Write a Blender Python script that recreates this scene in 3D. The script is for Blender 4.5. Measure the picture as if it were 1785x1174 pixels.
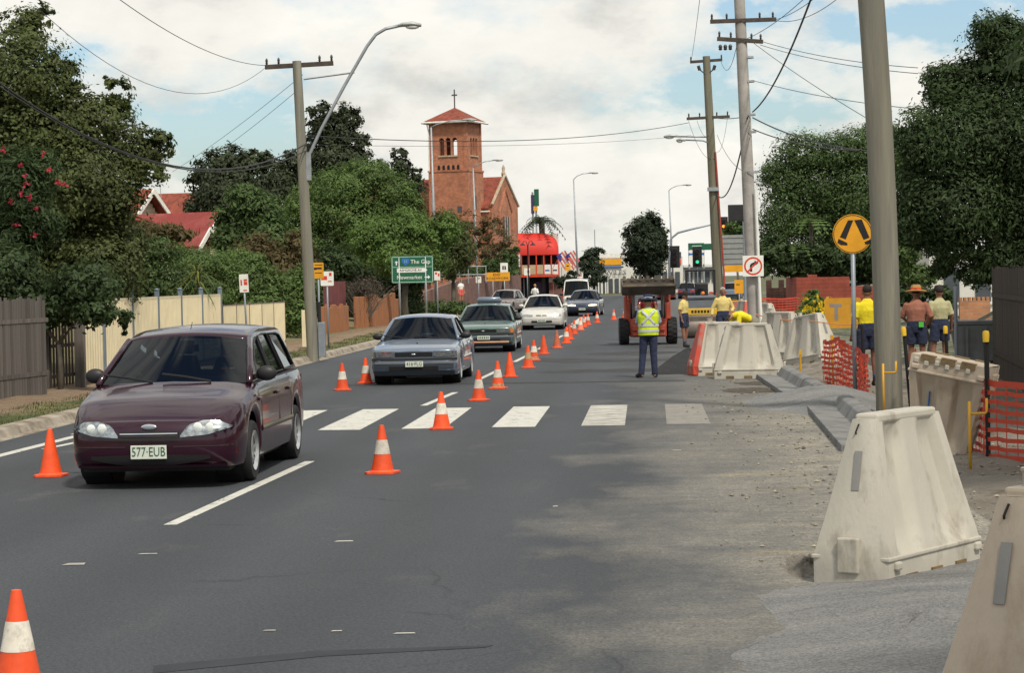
import bpy, bmesh, math, random
import numpy as np
from mathutils import Vector, Matrix, Euler, geometry
R = math.radians
random.seed(7)
for o in list(bpy.data.objects): bpy.data.objects.remove(o)
S = bpy.context.scene
COL = S.collection

# ------------------------------------------------------------------ camera
F = 4000.0; CX, CY = 892.5, 587.0; CAMH = 2.1
PITCH, YAW, ROLL = 1.43, 3.55, -1.2
cam_d = bpy.data.cameras.new('camera'); cam = bpy.data.objects.new('camera', cam_d); COL.objects.link(cam)
cam_d.sensor_width = 36; cam_d.lens = F/1785*36; cam_d.clip_start = .1; cam_d.clip_end = 6000
RM = Matrix.Rotation(R(YAW), 3, 'Z') @ Matrix.Rotation(R(90-PITCH), 3, 'X') @ Matrix.Rotation(R(ROLL), 3, 'Z')
cam.matrix_world = Matrix.Translation((0, 0, CAMH)) @ RM.to_4x4()
S.camera = cam
# ------------------------------------------------------------------ sky: broken cumulus over a pale blue
SUN_EL, SUN_AZ = 54, 150          # azimuth clockwise from +Y
W = bpy.data.worlds.new('World'); S.world = W; W.use_nodes = True
wn, wl = W.node_tree.nodes, W.node_tree.links; wn.clear()
def wnode(t, **k):
    n = wn.new(t)
    for a, b in k.items(): setattr(n, a, b)
    return n
sky = wnode('ShaderNodeTexSky', sky_type='NISHITA', sun_disc=False, sun_elevation=R(SUN_EL), sun_rotation=R(SUN_AZ), air_density=1.0, dust_density=1.5, ozone_density=1.4)
tc = wnode('ShaderNodeTexCoord'); mp = wnode('ShaderNodeMapping'); mp.inputs['Scale'].default_value = (1, 1, 2.0); mp.inputs['Location'].default_value = (.37, 1.24, .11)
wl.new(tc.outputs['Generated'], mp.inputs['Vector'])
def wnoise(scale, det, rough, loc=None):
    n = wnode('ShaderNodeTexNoise'); n.inputs['Scale'].default_value = scale; n.inputs['Detail'].default_value = det; n.inputs['Roughness'].default_value = rough
    if loc is None: wl.new(mp.outputs[0], n.inputs['Vector'])
    else:
        m2 = wnode('ShaderNodeMapping'); m2.inputs['Location'].default_value = loc; wl.new(mp.outputs[0], m2.inputs['Vector']); wl.new(m2.outputs[0], n.inputs['Vector'])
    return n
def wramp(src, pts):
    r = wnode('ShaderNodeValToRGB'); e = r.color_ramp.elements
    while len(e) < len(pts): e.new(.5)
    for i, (p, c) in enumerate(pts): e[i].position = p; e[i].color = (*c, 1)
    wl.new(src, r.inputs[0]); return r
n1 = wnoise(8.5, 10, .60); mask = wramp(n1.outputs[0], [(.395, (0,)*3), (.45, (.7,)*3), (.53, (1,)*3)])
n2 = wnoise(12, 10, .6, (0, 0, .045)); shade = wramp(n2.outputs[0], [(.34, (1.0, .98, .905)), (.52, (.91, .89, .82)), (.68, (.66, .655, .62))])
skym = wnode('ShaderNodeMixRGB', blend_type='MULTIPLY'); skym.inputs[0].default_value = 1; skym.inputs[2].default_value = (.130, .140, .144, 1); wl.new(sky.outputs[0], skym.inputs[1])
cm = wnode('ShaderNodeMixRGB'); wl.new(mask.outputs[0], cm.inputs[0]); wl.new(skym.outputs[0], cm.inputs[1]); wl.new(shade.outputs[0], cm.inputs[2])
bg = wnode('ShaderNodeBackground'); bg.inputs[1].default_value = 1.0; wl.new(cm.outputs[0], bg.inputs[0])
wo = wnode('ShaderNodeOutputWorld'); wl.new(bg.outputs[0], wo.inputs[0])
# ------------------------------------------------------------------ sun through thin cloud
sl = bpy.data.lights.new('sun', 'SUN'); sl.energy = 3.4; sl.angle = R(5); sl.color = (1, .93, .80)
sun = bpy.data.objects.new('sun', sl); COL.objects.link(sun)
sd = Vector((math.sin(R(SUN_AZ))*math.cos(R(SUN_EL)), math.cos(R(SUN_AZ))*math.cos(R(SUN_EL)), math.sin(R(SUN_EL))))
sun.rotation_euler = sd.to_track_quat('Z', 'Y').to_euler(); sun.location = sd*100
S.view_settings.view_transform = 'Standard'; S.view_settings.look = 'None'; S.view_settings.exposure = 0.0; S.view_settings.gamma = 1
S.render.engine = 'CYCLES'; S.render.resolution_x = 1024; S.render.resolution_y = 674

# ------------------------------------------------------------------ photo pixel -> place
def ray(px, py): return RM @ Vector(((px-CX)/F, -(py-CY)/F, -1))
CAM = Vector((0, 0, CAMH))
def G(px, py, z=0.0):                    # where that line of sight meets the ground at height z
    d = ray(px, py); return CAM + d*((z-CAMH)/d.z)
def D(px, py, d): return CAM + ray(px, py)*d       # at that depth
def DB(px, d, z=0.0):                    # a place on the ground at depth d under pixel column px
    p = D(px, 480, d); return Vector((p.x, p.y, z))
def PX(d): return d/F                    # metres per pixel at depth d
def ztop(base, px, py):                  # height of pixel (px,py) above a base point
    d = ray(px, py); t = math.hypot(base.x, base.y)/math.hypot(d.x, d.y); return CAMH + d.z*t

# ------------------------------------------------------------------ materials
MATS = {}
def mat(name, col, rough=.7, metal=0, var=.18, vs=3.0, bump=0, bs=60, spec=.4, col2=None, c2s=1.2, c2r=(.48, .62), coat=0, emit=0, transl=0, stretch=(1, 1, 1), island=0, speck=0, orand=0):
    if name in MATS: return MATS[name]
    m = bpy.data.materials.new(name); MATS[name] = m; m.use_nodes = True
    nt = m.node_tree; n, l = nt.nodes, nt.links
    b = n['Principled BSDF']; b.inputs['Roughness'].default_value = rough; b.inputs['Metallic'].default_value = metal
    b.inputs['Specular IOR Level'].default_value = spec
    if coat: b.inputs['Coat Weight'].default_value = coat; b.inputs['Coat Roughness'].default_value = .04
    t = n.new('ShaderNodeTexCoord'); mpn = n.new('ShaderNodeMapping'); mpn.inputs['Scale'].default_value = stretch; l.new(t.outputs['Object'], mpn.inputs[0])
    def noise(sc, det=5, ro=.6):
        q = n.new('ShaderNodeTexNoise'); q.inputs['Scale'].default_value = sc; q.inputs['Detail'].default_value = det; q.inputs['Roughness'].default_value = ro; l.new(mpn.outputs[0], q.inputs[0]); return q
    def mix(a, bb, f, mode='MIX'):
        q = n.new('ShaderNodeMixRGB'); q.blend_type = mode
        for s, v in ((0, f), (1, a), (2, bb)):
            if isinstance(v, (int, float)): q.inputs[s].default_value = v
            elif isinstance(v, tuple): q.inputs[s].default_value = (*v[:3], 1)
            else: l.new(v, q.inputs[s])
        return q.outputs[0]
    def rng(src, a, bb, lo=0, hi=1):
        q = n.new('ShaderNodeMapRange'); q.inputs[1].default_value = a; q.inputs[2].default_value = bb; q.inputs[3].default_value = lo; q.inputs[4].default_value = hi; l.new(src, q.inputs[0]); return q.outputs[0]
    c = (*col,) if len(col) == 3 else col
    out = mix(tuple(x*(1-var) for x in c), tuple(min(1, x*(1+var)) for x in c), rng(noise(vs).outputs[0], .3, .7))
    if col2: out = mix(out, col2, rng(noise(c2s, 6, .65).outputs[0], *c2r))
    if speck: out = mix(out, (1, 1, 1), rng(noise(180, 2).outputs[0], .3, .75, 1-speck, 1+speck), 'MULTIPLY') if False else mix(out, mix((1-speck,)*3, (1+speck,)*3, rng(noise(140, 3).outputs[0], .35, .65)), 1.0, 'MULTIPLY')
    if orand:
        oi = n.new('ShaderNodeObjectInfo'); out = mix(out, mix((1-orand,)*3, (1+orand,)*3, oi.outputs['Random']), 1.0, 'MULTIPLY')
    if island:
        g = n.new('ShaderNodeNewGeometry'); out = mix(out, mix((1-island,)*3, (1+island, 1+island, 1+island*.6), g.outputs['Random Per Island']), 1.0, 'MULTIPLY')
    l.new(out, b.inputs['Base Color'])
    if bump:
        bn = n.new('ShaderNodeBump'); bn.inputs['Strength'].default_value = bump; bn.inputs['Distance'].default_value = .02; l.new(noise(bs, 4).outputs[0], bn.inputs['Height']); l.new(bn.outputs[0], b.inputs['Normal'])
    if emit: l.new(out, b.inputs['Emission Color']); b.inputs['Emission Strength'].default_value = emit
    if transl:
        tr = n.new('ShaderNodeBsdfTranslucent'); l.new(out, tr.inputs[0]); ms = n.new('ShaderNodeMixShader'); ms.inputs[0].default_value = transl
        l.new(b.outputs[0], ms.inputs[1]); l.new(tr.outputs[0], ms.inputs[2]); l.new(ms.outputs[0], n['Material Output'].inputs[0])
    return m
def glass_mat(name, tint=(.32, .36, .36), refl=.32):
    m = bpy.data.materials.new(name); MATS[name] = m; m.use_nodes = True; n, l = m.node_tree.nodes, m.node_tree.links
    n.remove(n['Principled BSDF'])
    tr = n.new('ShaderNodeBsdfTransparent'); tr.inputs[0].default_value = (*tint, 1)
    gl = n.new('ShaderNodeBsdfGlossy'); gl.inputs['Roughness'].default_value = .03; gl.inputs[0].default_value = (.9, .95, 1, 1)
    lw = n.new('ShaderNodeLayerWeight'); lw.inputs[0].default_value = refl
    mx = n.new('ShaderNodeMixShader'); l.new(lw.outputs['Fresnel'], mx.inputs[0]); l.new(tr.outputs[0], mx.inputs[1]); l.new(gl.outputs[0], mx.inputs[2]); l.new(mx.outputs[0], n['Material Output'].inputs[0])
    return m
def brick_mat(name, c1, c2, mortar, scale=1.0, rough=.85):
    m = bpy.data.materials.new(name); MATS[name] = m; m.use_nodes = True; n, l = m.node_tree.nodes, m.node_tree.links
    b = n['Principled BSDF']; b.inputs['Roughness'].default_value = rough
    t = n.new('ShaderNodeTexCoord'); g = n.new('ShaderNodeNewGeometry')
    # brick courses follow x+y along any upright wall and z up it
    sx = n.new('ShaderNodeSeparateXYZ'); l.new(t.outputs['Object'], sx.inputs[0])
    ad = n.new('ShaderNodeMath'); l.new(sx.outputs[0], ad.inputs[0]); l.new(sx.outputs[1], ad.inputs[1])
    cb = n.new('ShaderNodeCombineXYZ'); l.new(ad.outputs[0], cb.inputs[0]); l.new(sx.outputs[2], cb.inputs[1])
    br = n.new('ShaderNodeTexBrick'); br.inputs['Scale'].default_value = scale; br.inputs['Brick Width'].default_value = .24; br.inputs['Row Height'].default_value = .086; br.inputs['Mortar Size'].default_value = .009; br.inputs['Bias'].default_value = 0
    br.inputs['Color1'].default_value = (*c1, 1); br.inputs['Color2'].default_value = (*c2, 1); br.inputs['Mortar'].default_value = (*mortar, 1); l.new(cb.outputs[0], br.inputs['Vector'])
    no = n.new('ShaderNodeTexNoise'); no.inputs['Scale'].default_value = 1.1; no.inputs['Detail'].default_value = 8; no.inputs['Roughness'].default_value = .7; l.new(t.outputs['Object'], no.inputs[0])
    rp = n.new('ShaderNodeMapRange'); rp.inputs[1].default_value = .3; rp.inputs[2].default_value = .7; rp.inputs[3].default_value = .65; rp.inputs[4].default_value = 1.3; l.new(no.outputs[0], rp.inputs[0])
    mu = n.new('ShaderNodeMixRGB'); mu.blend_type = 'MULTIPLY'; mu.inputs[0].default_value = 1; l.new(br.outputs[0], mu.inputs[1]); l.new(rp.outputs[0], mu.inputs[2]); l.new(mu.outputs[0], b.inputs['Base Color'])
    bp = n.new('ShaderNodeBump'); bp.inputs['Strength'].default_value = .5; bp.inputs['Distance'].default_value = .01; l.new(br.outputs['Fac'], bp.inputs['Height']); bp.invert = True; l.new(bp.outputs[0], b.inputs['Normal'])
    return m

# ------------------------------------------------------------------ mesh builder
class MB:
    def __init__(s): s.v = []; s.f = []; s.m = []
    def add(s, vs, fs, m=0):
        o = len(s.v); s.v += [tuple(v) for v in vs]
        for f in fs: s.f.append(tuple(i+o for i in f)); s.m.append(m)
        return s
    def box(s, c, d, rz=0, m=0, taper=1.0, rx=0, ry=0):
        hx, hy, hz = d[0]/2, d[1]/2, d[2]/2
        Rm = Euler((rx, ry, rz)).to_matrix(); c = Vector(c); vs = []
        for z in (-1, 1):
            k = taper if z > 0 else 1
            for x, y in ((-1, -1), (1, -1), (1, 1), (-1, 1)): vs.append(c + Rm @ Vector((x*hx*k, y*hy*k, z*hz)))
        return s.add(vs, [(3, 2, 1, 0), (4, 5, 6, 7), (0, 1, 5, 4), (1, 2, 6, 5), (2, 3, 7, 6), (3, 0, 4, 7)], m)
    def bbox(s, x0, x1, y0, y1, z0, z1, m=0): return s.box(((x0+x1)/2, (y0+y1)/2, (z0+z1)/2), (abs(x1-x0), abs(y1-y0), abs(z1-z0)), m=m)
    def tube(s, pts, r, n=8, m=0, cap=True, sq=None, right=None):
        pts = [Vector(p) for p in pts]; k = len(pts); rs = r if isinstance(r, (list, tuple)) else [r]*k
        vs = []; up = Vector(right) if right else None
        for i, p in enumerate(pts):
            t = (pts[min(i+1, k-1)]-pts[max(i-1, 0)]).normalized()
            if up is None: a = t.cross(Vector((0, 0, 1)) if abs(t.z) < .9 else Vector((0, 1, 0))).normalized()
            else: a = (up - t*up.dot(t)).normalized()
            if not right: up = a
            b = t.cross(a)
            q = rs[i]; ra, rb = q if isinstance(q, tuple) else (q, q*(sq or 1))
            for j in range(n):
                w = 2*math.pi*j/n; vs.append(p + a*ra*math.cos(w) + b*rb*math.sin(w))
        fs = [(i*n+j, i*n+(j+1) % n, (i+1)*n+(j+1) % n, (i+1)*n+j) for i in range(k-1) for j in range(n)]
        if cap: fs += [tuple(range(n-1, -1, -1)), tuple(range((k-1)*n, k*n))]
        return s.add(vs, fs, m)
    def ell(s, c, r, n=12, k=8, m=0, rot=None):
        vs = []; c = Vector(c); r = (r,)*3 if isinstance(r, (int, float)) else r
        for i in range(1, k):
            a = math.pi*i/k
            for j in range(n):
                w = 2*math.pi*j/n; p = Vector((math.sin(a)*math.cos(w)*r[0], math.sin(a)*math.sin(w)*r[1], -math.cos(a)*r[2])); vs.append(c+(rot @ p if rot else p))
        lo = Vector((0, 0, -r[2])); hi = Vector((0, 0, r[2])); vs += [c+(rot @ lo if rot else lo), c+(rot @ hi if rot else hi)]
        b, t = len(vs)-2, len(vs)-1
        fs = [(i*n+j, i*n+(j+1) % n, (i+1)*n+(j+1) % n, (i+1)*n+j) for i in range(k-2) for j in range(n)]
        fs += [(b, (j+1) % n, j) for j in range(n)] + [(t, (k-2)*n+j, (k-2)*n+(j+1) % n) for j in range(n)]
        return s.add(vs, fs, m)
    def lathe(s, prof, n=16, c=(0, 0, 0), axis='Z', m=0, cap=True):
        c = Vector(c); vs = []
        for r, h in prof:
            for j in range(n):
                w = 2*math.pi*j/n; a, b = r*math.cos(w), r*math.sin(w)
                vs.append(c+Vector({'Z': (a, b, h), 'Y': (a, h, b), 'X': (h, a, b)}[axis]))
        k = len(prof); fs = [(i*n+j, i*n+(j+1) % n, (i+1)*n+(j+1) % n, (i+1)*n+j) for i in range(k-1) for j in range(n)]
        if cap: fs += [tuple(range(n-1, -1, -1)), tuple(range((k-1)*n, k*n))]
        return s.add(vs, fs, m)
    def prism(s, poly, y0, y1, m=0, plane='XZ', T=None):
        n = len(poly)
        def P(a, b, y): return {'XZ': (a, y, b), 'XY': (a, b, y), 'YZ': (y, a, b)}[plane]
        vs = [P(a, b, y0) for a, b in poly]+[P(a, b, y1) for a, b in poly]
        if T: vs = [T @ Vector(v) for v in vs]
        return s.add(vs, [tuple(range(n)), tuple(range(2*n-1, n-1, -1))]+[(i, i+n, (i+1) % n+n, (i+1) % n) for i in range(n)], m)
    def grid(s, fn, nu, nv, m=0, skip=None):
        vs = [fn(i/nu, j/nv) for j in range(nv+1) for i in range(nu+1)]
        fs = [(j*(nu+1)+i, j*(nu+1)+i+1, (j+1)*(nu+1)+i+1, (j+1)*(nu+1)+i) for j in range(nv) for i in range(nu) if not (skip and skip(i, j))]
        return s.add(vs, fs, m)
    def mesh(s, name, mats, smooth=False, fix=True):
        me = bpy.data.meshes.new(name); me.from_pydata(s.v, [], s.f)
        for mm in (mats if isinstance(mats, (list, tuple)) else [mats]): me.materials.append(MATS[mm] if isinstance(mm, str) else mm)
        if any(s.m): me.polygons.foreach_set('material_index', s.m)
        if fix:
            bm = bmesh.new(); bm.from_mesh(me); bmesh.ops.recalc_face_normals(bm, faces=bm.faces); bm.to_mesh(me); bm.free()
        if smooth:
            me.polygons.foreach_set('use_smooth', [True]*len(me.polygons))
            if smooth is not True: me.set_sharp_from_angle(angle=R(smooth))
        return me
    def build(s, name, mats, parent=None, smooth=False, bevel=0, seg=2, **k):
        o = obj(name, s.mesh(name, mats, smooth), parent, **k)
        if bevel:
            b = o.modifiers.new('bevel', 'BEVEL'); b.width = bevel; b.segments = seg; b.limit_method = 'ANGLE'; b.angle_limit = R(35)
        return o
def obj(name, me, parent=None, loc=None, rz=None, label=None, cat=None, group=None, kind=None):
    o = bpy.data.objects.new(name, me); COL.objects.link(o)
    if parent: o.parent = parent
    if loc is not None: o.location = loc
    if rz is not None: o.rotation_euler[2] = rz
    return tag(o, label, cat, group, kind)
def tag(o, label=None, cat=None, group=None, kind=None):
    if label: o['label'] = label
    if cat: o['category'] = cat
    if group: o['group'] = group
    if kind: o['kind'] = kind
    return o
def thing(name, label, cat, loc=(0, 0, 0), rz=0, group=None):
    return obj(name, None, None, loc, rz, label, cat, group)
def copy_tree(o, parent=None):
    c = o.copy(); COL.objects.link(c); c.parent = parent
    for ch in o.children: copy_tree(ch, c)
    return c
def text_mesh(txt, size, ext=.002, align='CENTER'):
    cu = bpy.data.curves.new('lettering', 'FONT'); cu.body = txt; cu.size = size; cu.extrude = ext; cu.align_x = align; cu.align_y = 'CENTER'; cu.resolution_u = 2
    t = bpy.data.objects.new('lettering', cu); me = bpy.data.meshes.new_from_object(t); bpy.data.objects.remove(t); bpy.data.curves.remove(cu); return me
def text(parent, txt, size, loc, m, sx=1.0, rot=None, name='lettering'):   # upright, read from -Y
    me = text_mesh(txt, size); me.materials.append(MATS[m]); o = obj(name, me, parent, loc); o.rotation_euler = rot or (R(90), 0, 0); o.scale = (sx, 1, 1); return o
def facing(p): return math.atan2(-p.x, p.y)       # yaw that turns local -Y to the camera from place p
def L(pts, x):
    if x <= pts[0][0]: return pts[0][1]
    for (a, b), (c, d) in zip(pts, pts[1:]):
        if x <= c: return b+(d-b)*(x-a)/(c-a)
    return pts[-1][1]
def CR(pts, x):                         # smooth interpolation (monotone-ish cubic)
    n = len(pts)
    if x <= pts[0][0]: return pts[0][1]
    if x >= pts[-1][0]: return pts[-1][1]
    for i in range(n-1):
        if x <= pts[i+1][0]: break
    def sl(j):
        if j == 0 or j == n-1: return 0 if n > 2 and False else ((pts[min(j+1, n-1)][1]-pts[max(j-1, 0)][1])/(pts[min(j+1, n-1)][0]-pts[max(j-1, 0)][0]))
        a = (pts[j][1]-pts[j-1][1])/(pts[j][0]-pts[j-1][0]); b = (pts[j+1][1]-pts[j][1])/(pts[j+1][0]-pts[j][0])
        return 0 if a*b <= 0 else 2*a*b/(a+b)
    h = pts[i+1][0]-pts[i][0]; t = (x-pts[i][0])/h
    return (2*t**3-3*t*t+1)*pts[i][1]+(t**3-2*t*t+t)*h*sl(i)+(-2*t**3+3*t*t)*pts[i+1][1]+(t**3-t*t)*h*sl(i+1)
# ------------------------------------------------------------------ shared materials
mat('galv', (.33, .35, .37), .55, .5, .15, 6)
mat('post_grey', (.25, .28, .32), .5, .3, .12, 5)
mat('timber_pole', (.225, .212, .17), .9, 0, .3, 4, .5, 25, stretch=(1, 1, .06), col2=(.17, .165, .14), c2s=5)
mat('timber_dark', (.07, .055, .045), .9, 0, .3, 6, .3, 30)
mat('concrete_pole', (.36, .335, .31), .9, 0, .16, 2, .2, 60, col2=(.28, .26, .24), c2s=1.6)
mat('brown_pole', (.15, .14, .10), .9, 0, .3, 4, .4, 25, stretch=(1, 1, .08))
mat('insulator', (.05, .04, .035), .3); mat('wire', (.035, .035, .035), .6); mat('red_pipe', (.30, .045, .03), .6)
mat('black_rubber', (.018, .018, .019), .8, 0, .25, 20); mat('black_plastic', (.02, .02, .022), .5, 0, .2)
mat('black', (.012, .012, .013), .6); mat('white_paint', (.72, .72, .68), .5, 0, .08, 4)
mat('sign_white', (.75, .75, .70), .45, 0, .07); mat('sign_green', (.012, .105, .055), .45, 0, .15, 3); mat('sign_line', (.30, .45, .36), .5); mat('sign_yellow', (.72, .33, .018), .45, 0, .12, 3)
mat('sign_red', (.62, .05, .02), .5, 0, .1); mat('sign_blue', (.03, .14, .48), .5); mat('steel', (.45, .45, .45), .35, .8, .15); mat('chrome', (.7, .7, .7), .12, 1, .05)
mat('lamp_grey', (.42, .43, .42), .5, .3); mat('lens', (.75, .78, .75), .25)
# ------------------------------------------------------------------ ground, road, verge, kerbs
def nodes_of(name, rough=.9):
    m = bpy.data.materials.new(name); MATS[name] = m; m.use_nodes = True; nt = m.node_tree; b = nt.nodes['Principled BSDF']; b.inputs['Roughness'].default_value = rough
    return m, nt.nodes, nt.links, b
class NT:                                                        # short-hand for shader maths
    def __init__(s, n, l): s.n, s.l = n, l; s.t = n.new('ShaderNodeTexCoord').outputs['Object']; sp = n.new('ShaderNodeSeparateXYZ'); l.new(s.t, sp.inputs[0]); s.x, s.y, s.z = sp.outputs
    def _in(s, q, i, v):
        if isinstance(v, (int, float)): q.inputs[i].default_value = v
        elif isinstance(v, tuple): q.inputs[i].default_value = (*v, 1)
        else: s.l.new(v, q.inputs[i])
    def math(s, op, a, b=0.0, clamp=False):
        q = s.n.new('ShaderNodeMath'); q.operation = op; q.use_clamp = clamp; s._in(q, 0, a); s._in(q, 1, b); return q.outputs[0]
    def noise(s, sc, det=5, ro=.6, st=(1, 1, 1)):
        mp = s.n.new('ShaderNodeMapping'); mp.inputs['Scale'].default_value = st; s.l.new(s.t, mp.inputs[0])
        q = s.n.new('ShaderNodeTexNoise'); q.inputs['Scale'].default_value = sc; q.inputs['Detail'].default_value = det; q.inputs['Roughness'].default_value = ro; s.l.new(mp.outputs[0], q.inputs[0]); return q.outputs[0]
    def rng(s, v, a, b, lo=0.0, hi=1.0):
        q = s.n.new('ShaderNodeMapRange'); q.inputs[1].default_value = a; q.inputs[2].default_value = b; q.inputs[3].default_value = lo; q.inputs[4].default_value = hi; s.l.new(v, q.inputs[0]); return q.outputs[0]
    def mix(s, a, b, f, mode='MIX'):
        q = s.n.new('ShaderNodeMixRGB'); q.blend_type = mode; s._in(q, 0, f); s._in(q, 1, a); s._in(q, 2, b); return q.outputs[0]
    def bump(s, h, st, b, dist=.01):
        q = s.n.new('ShaderNodeBump'); q.inputs['Strength'].default_value = st; q.inputs['Distance'].default_value = dist; s.l.new(h, q.inputs['Height']); s.l.new(q.outputs[0], b.inputs['Normal'])
m, n, l, b = nodes_of('asphalt', .82); k = NT(n, l)
c = k.mix((.035, .040, .048), (.049, .054, .062), k.rng(k.noise(.5, 6, .6, (1, .25, 1)), .3, .7))
c = k.mix(c, (.085, .083, .078), k.rng(k.noise(1.3, 9, .7, (1, .12, 1)), .58, .80, 0, .5))
c = k.mix(c, (.033, .033, .036), k.rng(k.noise(.6, 8, .65, (.35, 1, 1)), .62, .74, 0, .5))           # oil and tar smears
trk = k.math('SINE', k.math('MULTIPLY', k.x, 3.6)); c = k.mix(c, k.mix((.88,)*3, (1.1,)*3, k.rng(trk, -1, 1)), .8, 'MULTIPLY')      # tyre-polished tracks
vo = n.new('ShaderNodeTexVoronoi'); vo.feature = 'DISTANCE_TO_EDGE'; vo.inputs['Scale'].default_value = .23; wv = n.new('ShaderNodeMixRGB'); wv.blend_type = 'ADD'; wv.inputs[0].default_value = .35; l.new(k.t, wv.inputs[1]); wn2 = n.new('ShaderNodeTexNoise'); wn2.inputs['Scale'].default_value = 1.6; wn2.inputs['Detail'].default_value = 6; l.new(k.t, wn2.inputs[0]); l.new(wn2.outputs['Color'], wv.inputs[2]); l.new(wv.outputs[0], vo.inputs['Vector'])
c = k.mix(c, (.014, .014, .015), k.math('MULTIPLY', k.rng(vo.outputs['Distance'], .0035, .001), k.rng(k.noise(.3, 3), .45, .6, 0, .8)))
dust = k.math('ADD', k.rng(k.x, -1.5, 2.1), k.rng(k.noise(.7, 8, .65, (1, .5, 1)), .3, .7, -.32, .32))
near = k.rng(k.y, 55, 30, .25, 1.0)
dust = k.math('MULTIPLY', k.rng(dust, .15, 1.05, 0, .92), near, True)
dcol = k.mix((.29, .265, .215), (.195, .185, .162), k.rng(k.noise(3, 8, .7, (.25, 1, 1)), .38, .62))
dcol = k.mix(dcol, (.40, .32, .17), k.rng(k.noise(.9, 5, .6, (.5, 1, 1)), .60, .72, 0, .6))          # yellow clay
c = k.mix(c, dcol, dust)
c = k.mix(c, k.mix((.62,)*3, (1.42,)*3, k.rng(k.noise(42, 6, .8), .41, .59)), 1.0, 'MULTIPLY')
vg = n.new('ShaderNodeTexVoronoi'); vg.inputs['Scale'].default_value = 26; l.new(k.t, vg.inputs['Vector']); sg_ = n.new('ShaderNodeSeparateColor'); l.new(vg.outputs['Color'], sg_.inputs[0]); c = k.mix(c, k.mix((.62,)*3, (1.45, 1.42, 1.36), k.rng(sg_.outputs[0], .15, .85)), k.math('ADD', k.math('MULTIPLY', dust, .5), .15, True), 'MULTIPLY')
c = k.mix(c, (.26, .26, .25), k.rng(k.noise(95, 2, .5), .70, .74, 0, .6))
l.new(c, b.inputs['Base Color']); k.bump(k.noise(90, 4, .7), .5, b, .01)
m, n, l, b = nodes_of('fresh_asphalt', .8); k = NT(n, l)
c = k.mix((.022, .022, .024), (.042, .042, .043), k.rng(k.noise(2, 7, .65), .35, .65)); c = k.mix(c, (.085, .083, .078), k.rng(k.noise(.8, 6, .6), .55, .75, 0, .7)); l.new(c, b.inputs['Base Color']); k.bump(k.noise(70, 4, .7), .8, b, .02)
m, n, l, b = nodes_of('left_verge', 1); k = NT(n, l)              # grass strip, worn dirt path, then garden earth
xe = k.math('ADD', k.x, k.rng(k.noise(.9, 6, .6, (1, .5, 1)), .3, .7, -.35, .35))
grass = k.mix((.055, .085, .022), (.10, .11, .036), k.rng(k.noise(3, 8, .7), .35, .65)); grass = k.mix(grass, (.26, .22, .10), k.rng(k.noise(.35, 6, .6), .52, .66, 0, .8))
grass = k.mix(grass, (.30, .25, .12), k.rng(k.y, 45, 75, 0, .45))
dirt = k.mix((.20, .135, .085), (.30, .215, .14), k.rng(k.noise(4, 8, .7), .35, .65)); dirt = k.mix(dirt, (.10, .065, .035), k.rng(k.noise(14, 6, .7), .56, .66, 0, .8))
dirtm = k.math('MULTIPLY', k.rng(xe, -10.45, -10.6), k.rng(xe, -12.5, -12.35)); c = k.mix(grass, dirt, dirtm); c = k.mix(c, (.16, .12, .06), k.math('MULTIPLY', k.rng(xe, -11.5, -11.8), k.rng(k.noise(9, 5), .45, .55)))
l.new(c, b.inputs['Base Color']); k.bump(k.noise(30, 6, .7), 1, b, .05)
m, n, l, b = nodes_of('right_verge', 1); k = NT(n, l)
c = k.mix((.21, .185, .15), (.31, .28, .235), k.rng(k.noise(1.3, 8, .7), .35, .65)); c = k.mix(c, (.13, .095, .06), k.rng(k.noise(.7, 7, .7), .54, .66, 0, .85)); c = k.mix(c, (.06, .085, .03), k.math('MULTIPLY', k.rng(k.x, 4.6, 6.2), k.rng(k.noise(1.2, 7, .7), .40, .55)))
l.new(c, b.inputs['Base Color']); k.bump(k.noise(25, 6, .75), 1, b, .05)
m, n, l, b = nodes_of('cement_spill', .95); k = NT(n, l)
c = k.mix((.15, .152, .152), (.245, .242, .235), k.rng(k.noise(1.6, 8, .7, (.3, 1, 1)), .35, .65)); c = k.mix(c, (.12, .118, .115), k.rng(k.noise(5, 7, .7, (.15, 1, 1)), .56, .70, 0, .7)); c = k.mix(c, k.mix((.68,)*3, (1.34,)*3, k.rng(k.noise(45, 5, .8), .41, .59)), 1.0, 'MULTIPLY')
l.new(c, b.inputs['Base Color']); k.bump(k.noise(22, 7, .75), .9, b, .03)
m, n, l, b = nodes_of('line_paint', .7); k = NT(n, l)
c = k.mix((.47, .46, .41), (.60, .59, .54), k.rng(k.noise(6, 6, .7), .35, .65)); c = k.mix(c, (.10, .10, .10), k.rng(k.noise(6, 10, .8, (.6, .5, 1)), .55, .62, 0, .9)); l.new(c, b.inputs['Base Color'])
m, n, l, b = nodes_of('worn_paint', .8); k = NT(n, l)
c = k.mix((.44, .42, .37), (.60, .58, .52), k.rng(k.noise(6, 6, .7), .35, .65)); c = k.mix(c, (.17, .16, .15), k.rng(k.noise(5, 9, .75, (.4, 1, 1)), .44, .60, 0, .95)); l.new(c, b.inputs['Base Color'])
m, n, l, b = nodes_of('faded_paint', .85); k = NT(n, l)
c = k.mix((.22, .21, .19), (.29, .275, .25), k.rng(k.noise(5, 8, .7), .35, .65)); c = k.mix(c, (.20, .185, .16), k.rng(k.noise(4, 9, .75), .42, .58)); l.new(c, b.inputs['Base Color'])
mat('tar', (.027, .030, .036), .8, 0, .2, 3)
mat('kerb_concrete', (.31, .27, .22), .95, 0, .25, 2, .4, 40, col2=(.16, .13, .09), c2s=1.5)
mat('new_concrete', (.20, .20, .195), .9, 0, .16, 2, .3, 60, col2=(.13, .13, .13), c2s=3)
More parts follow.
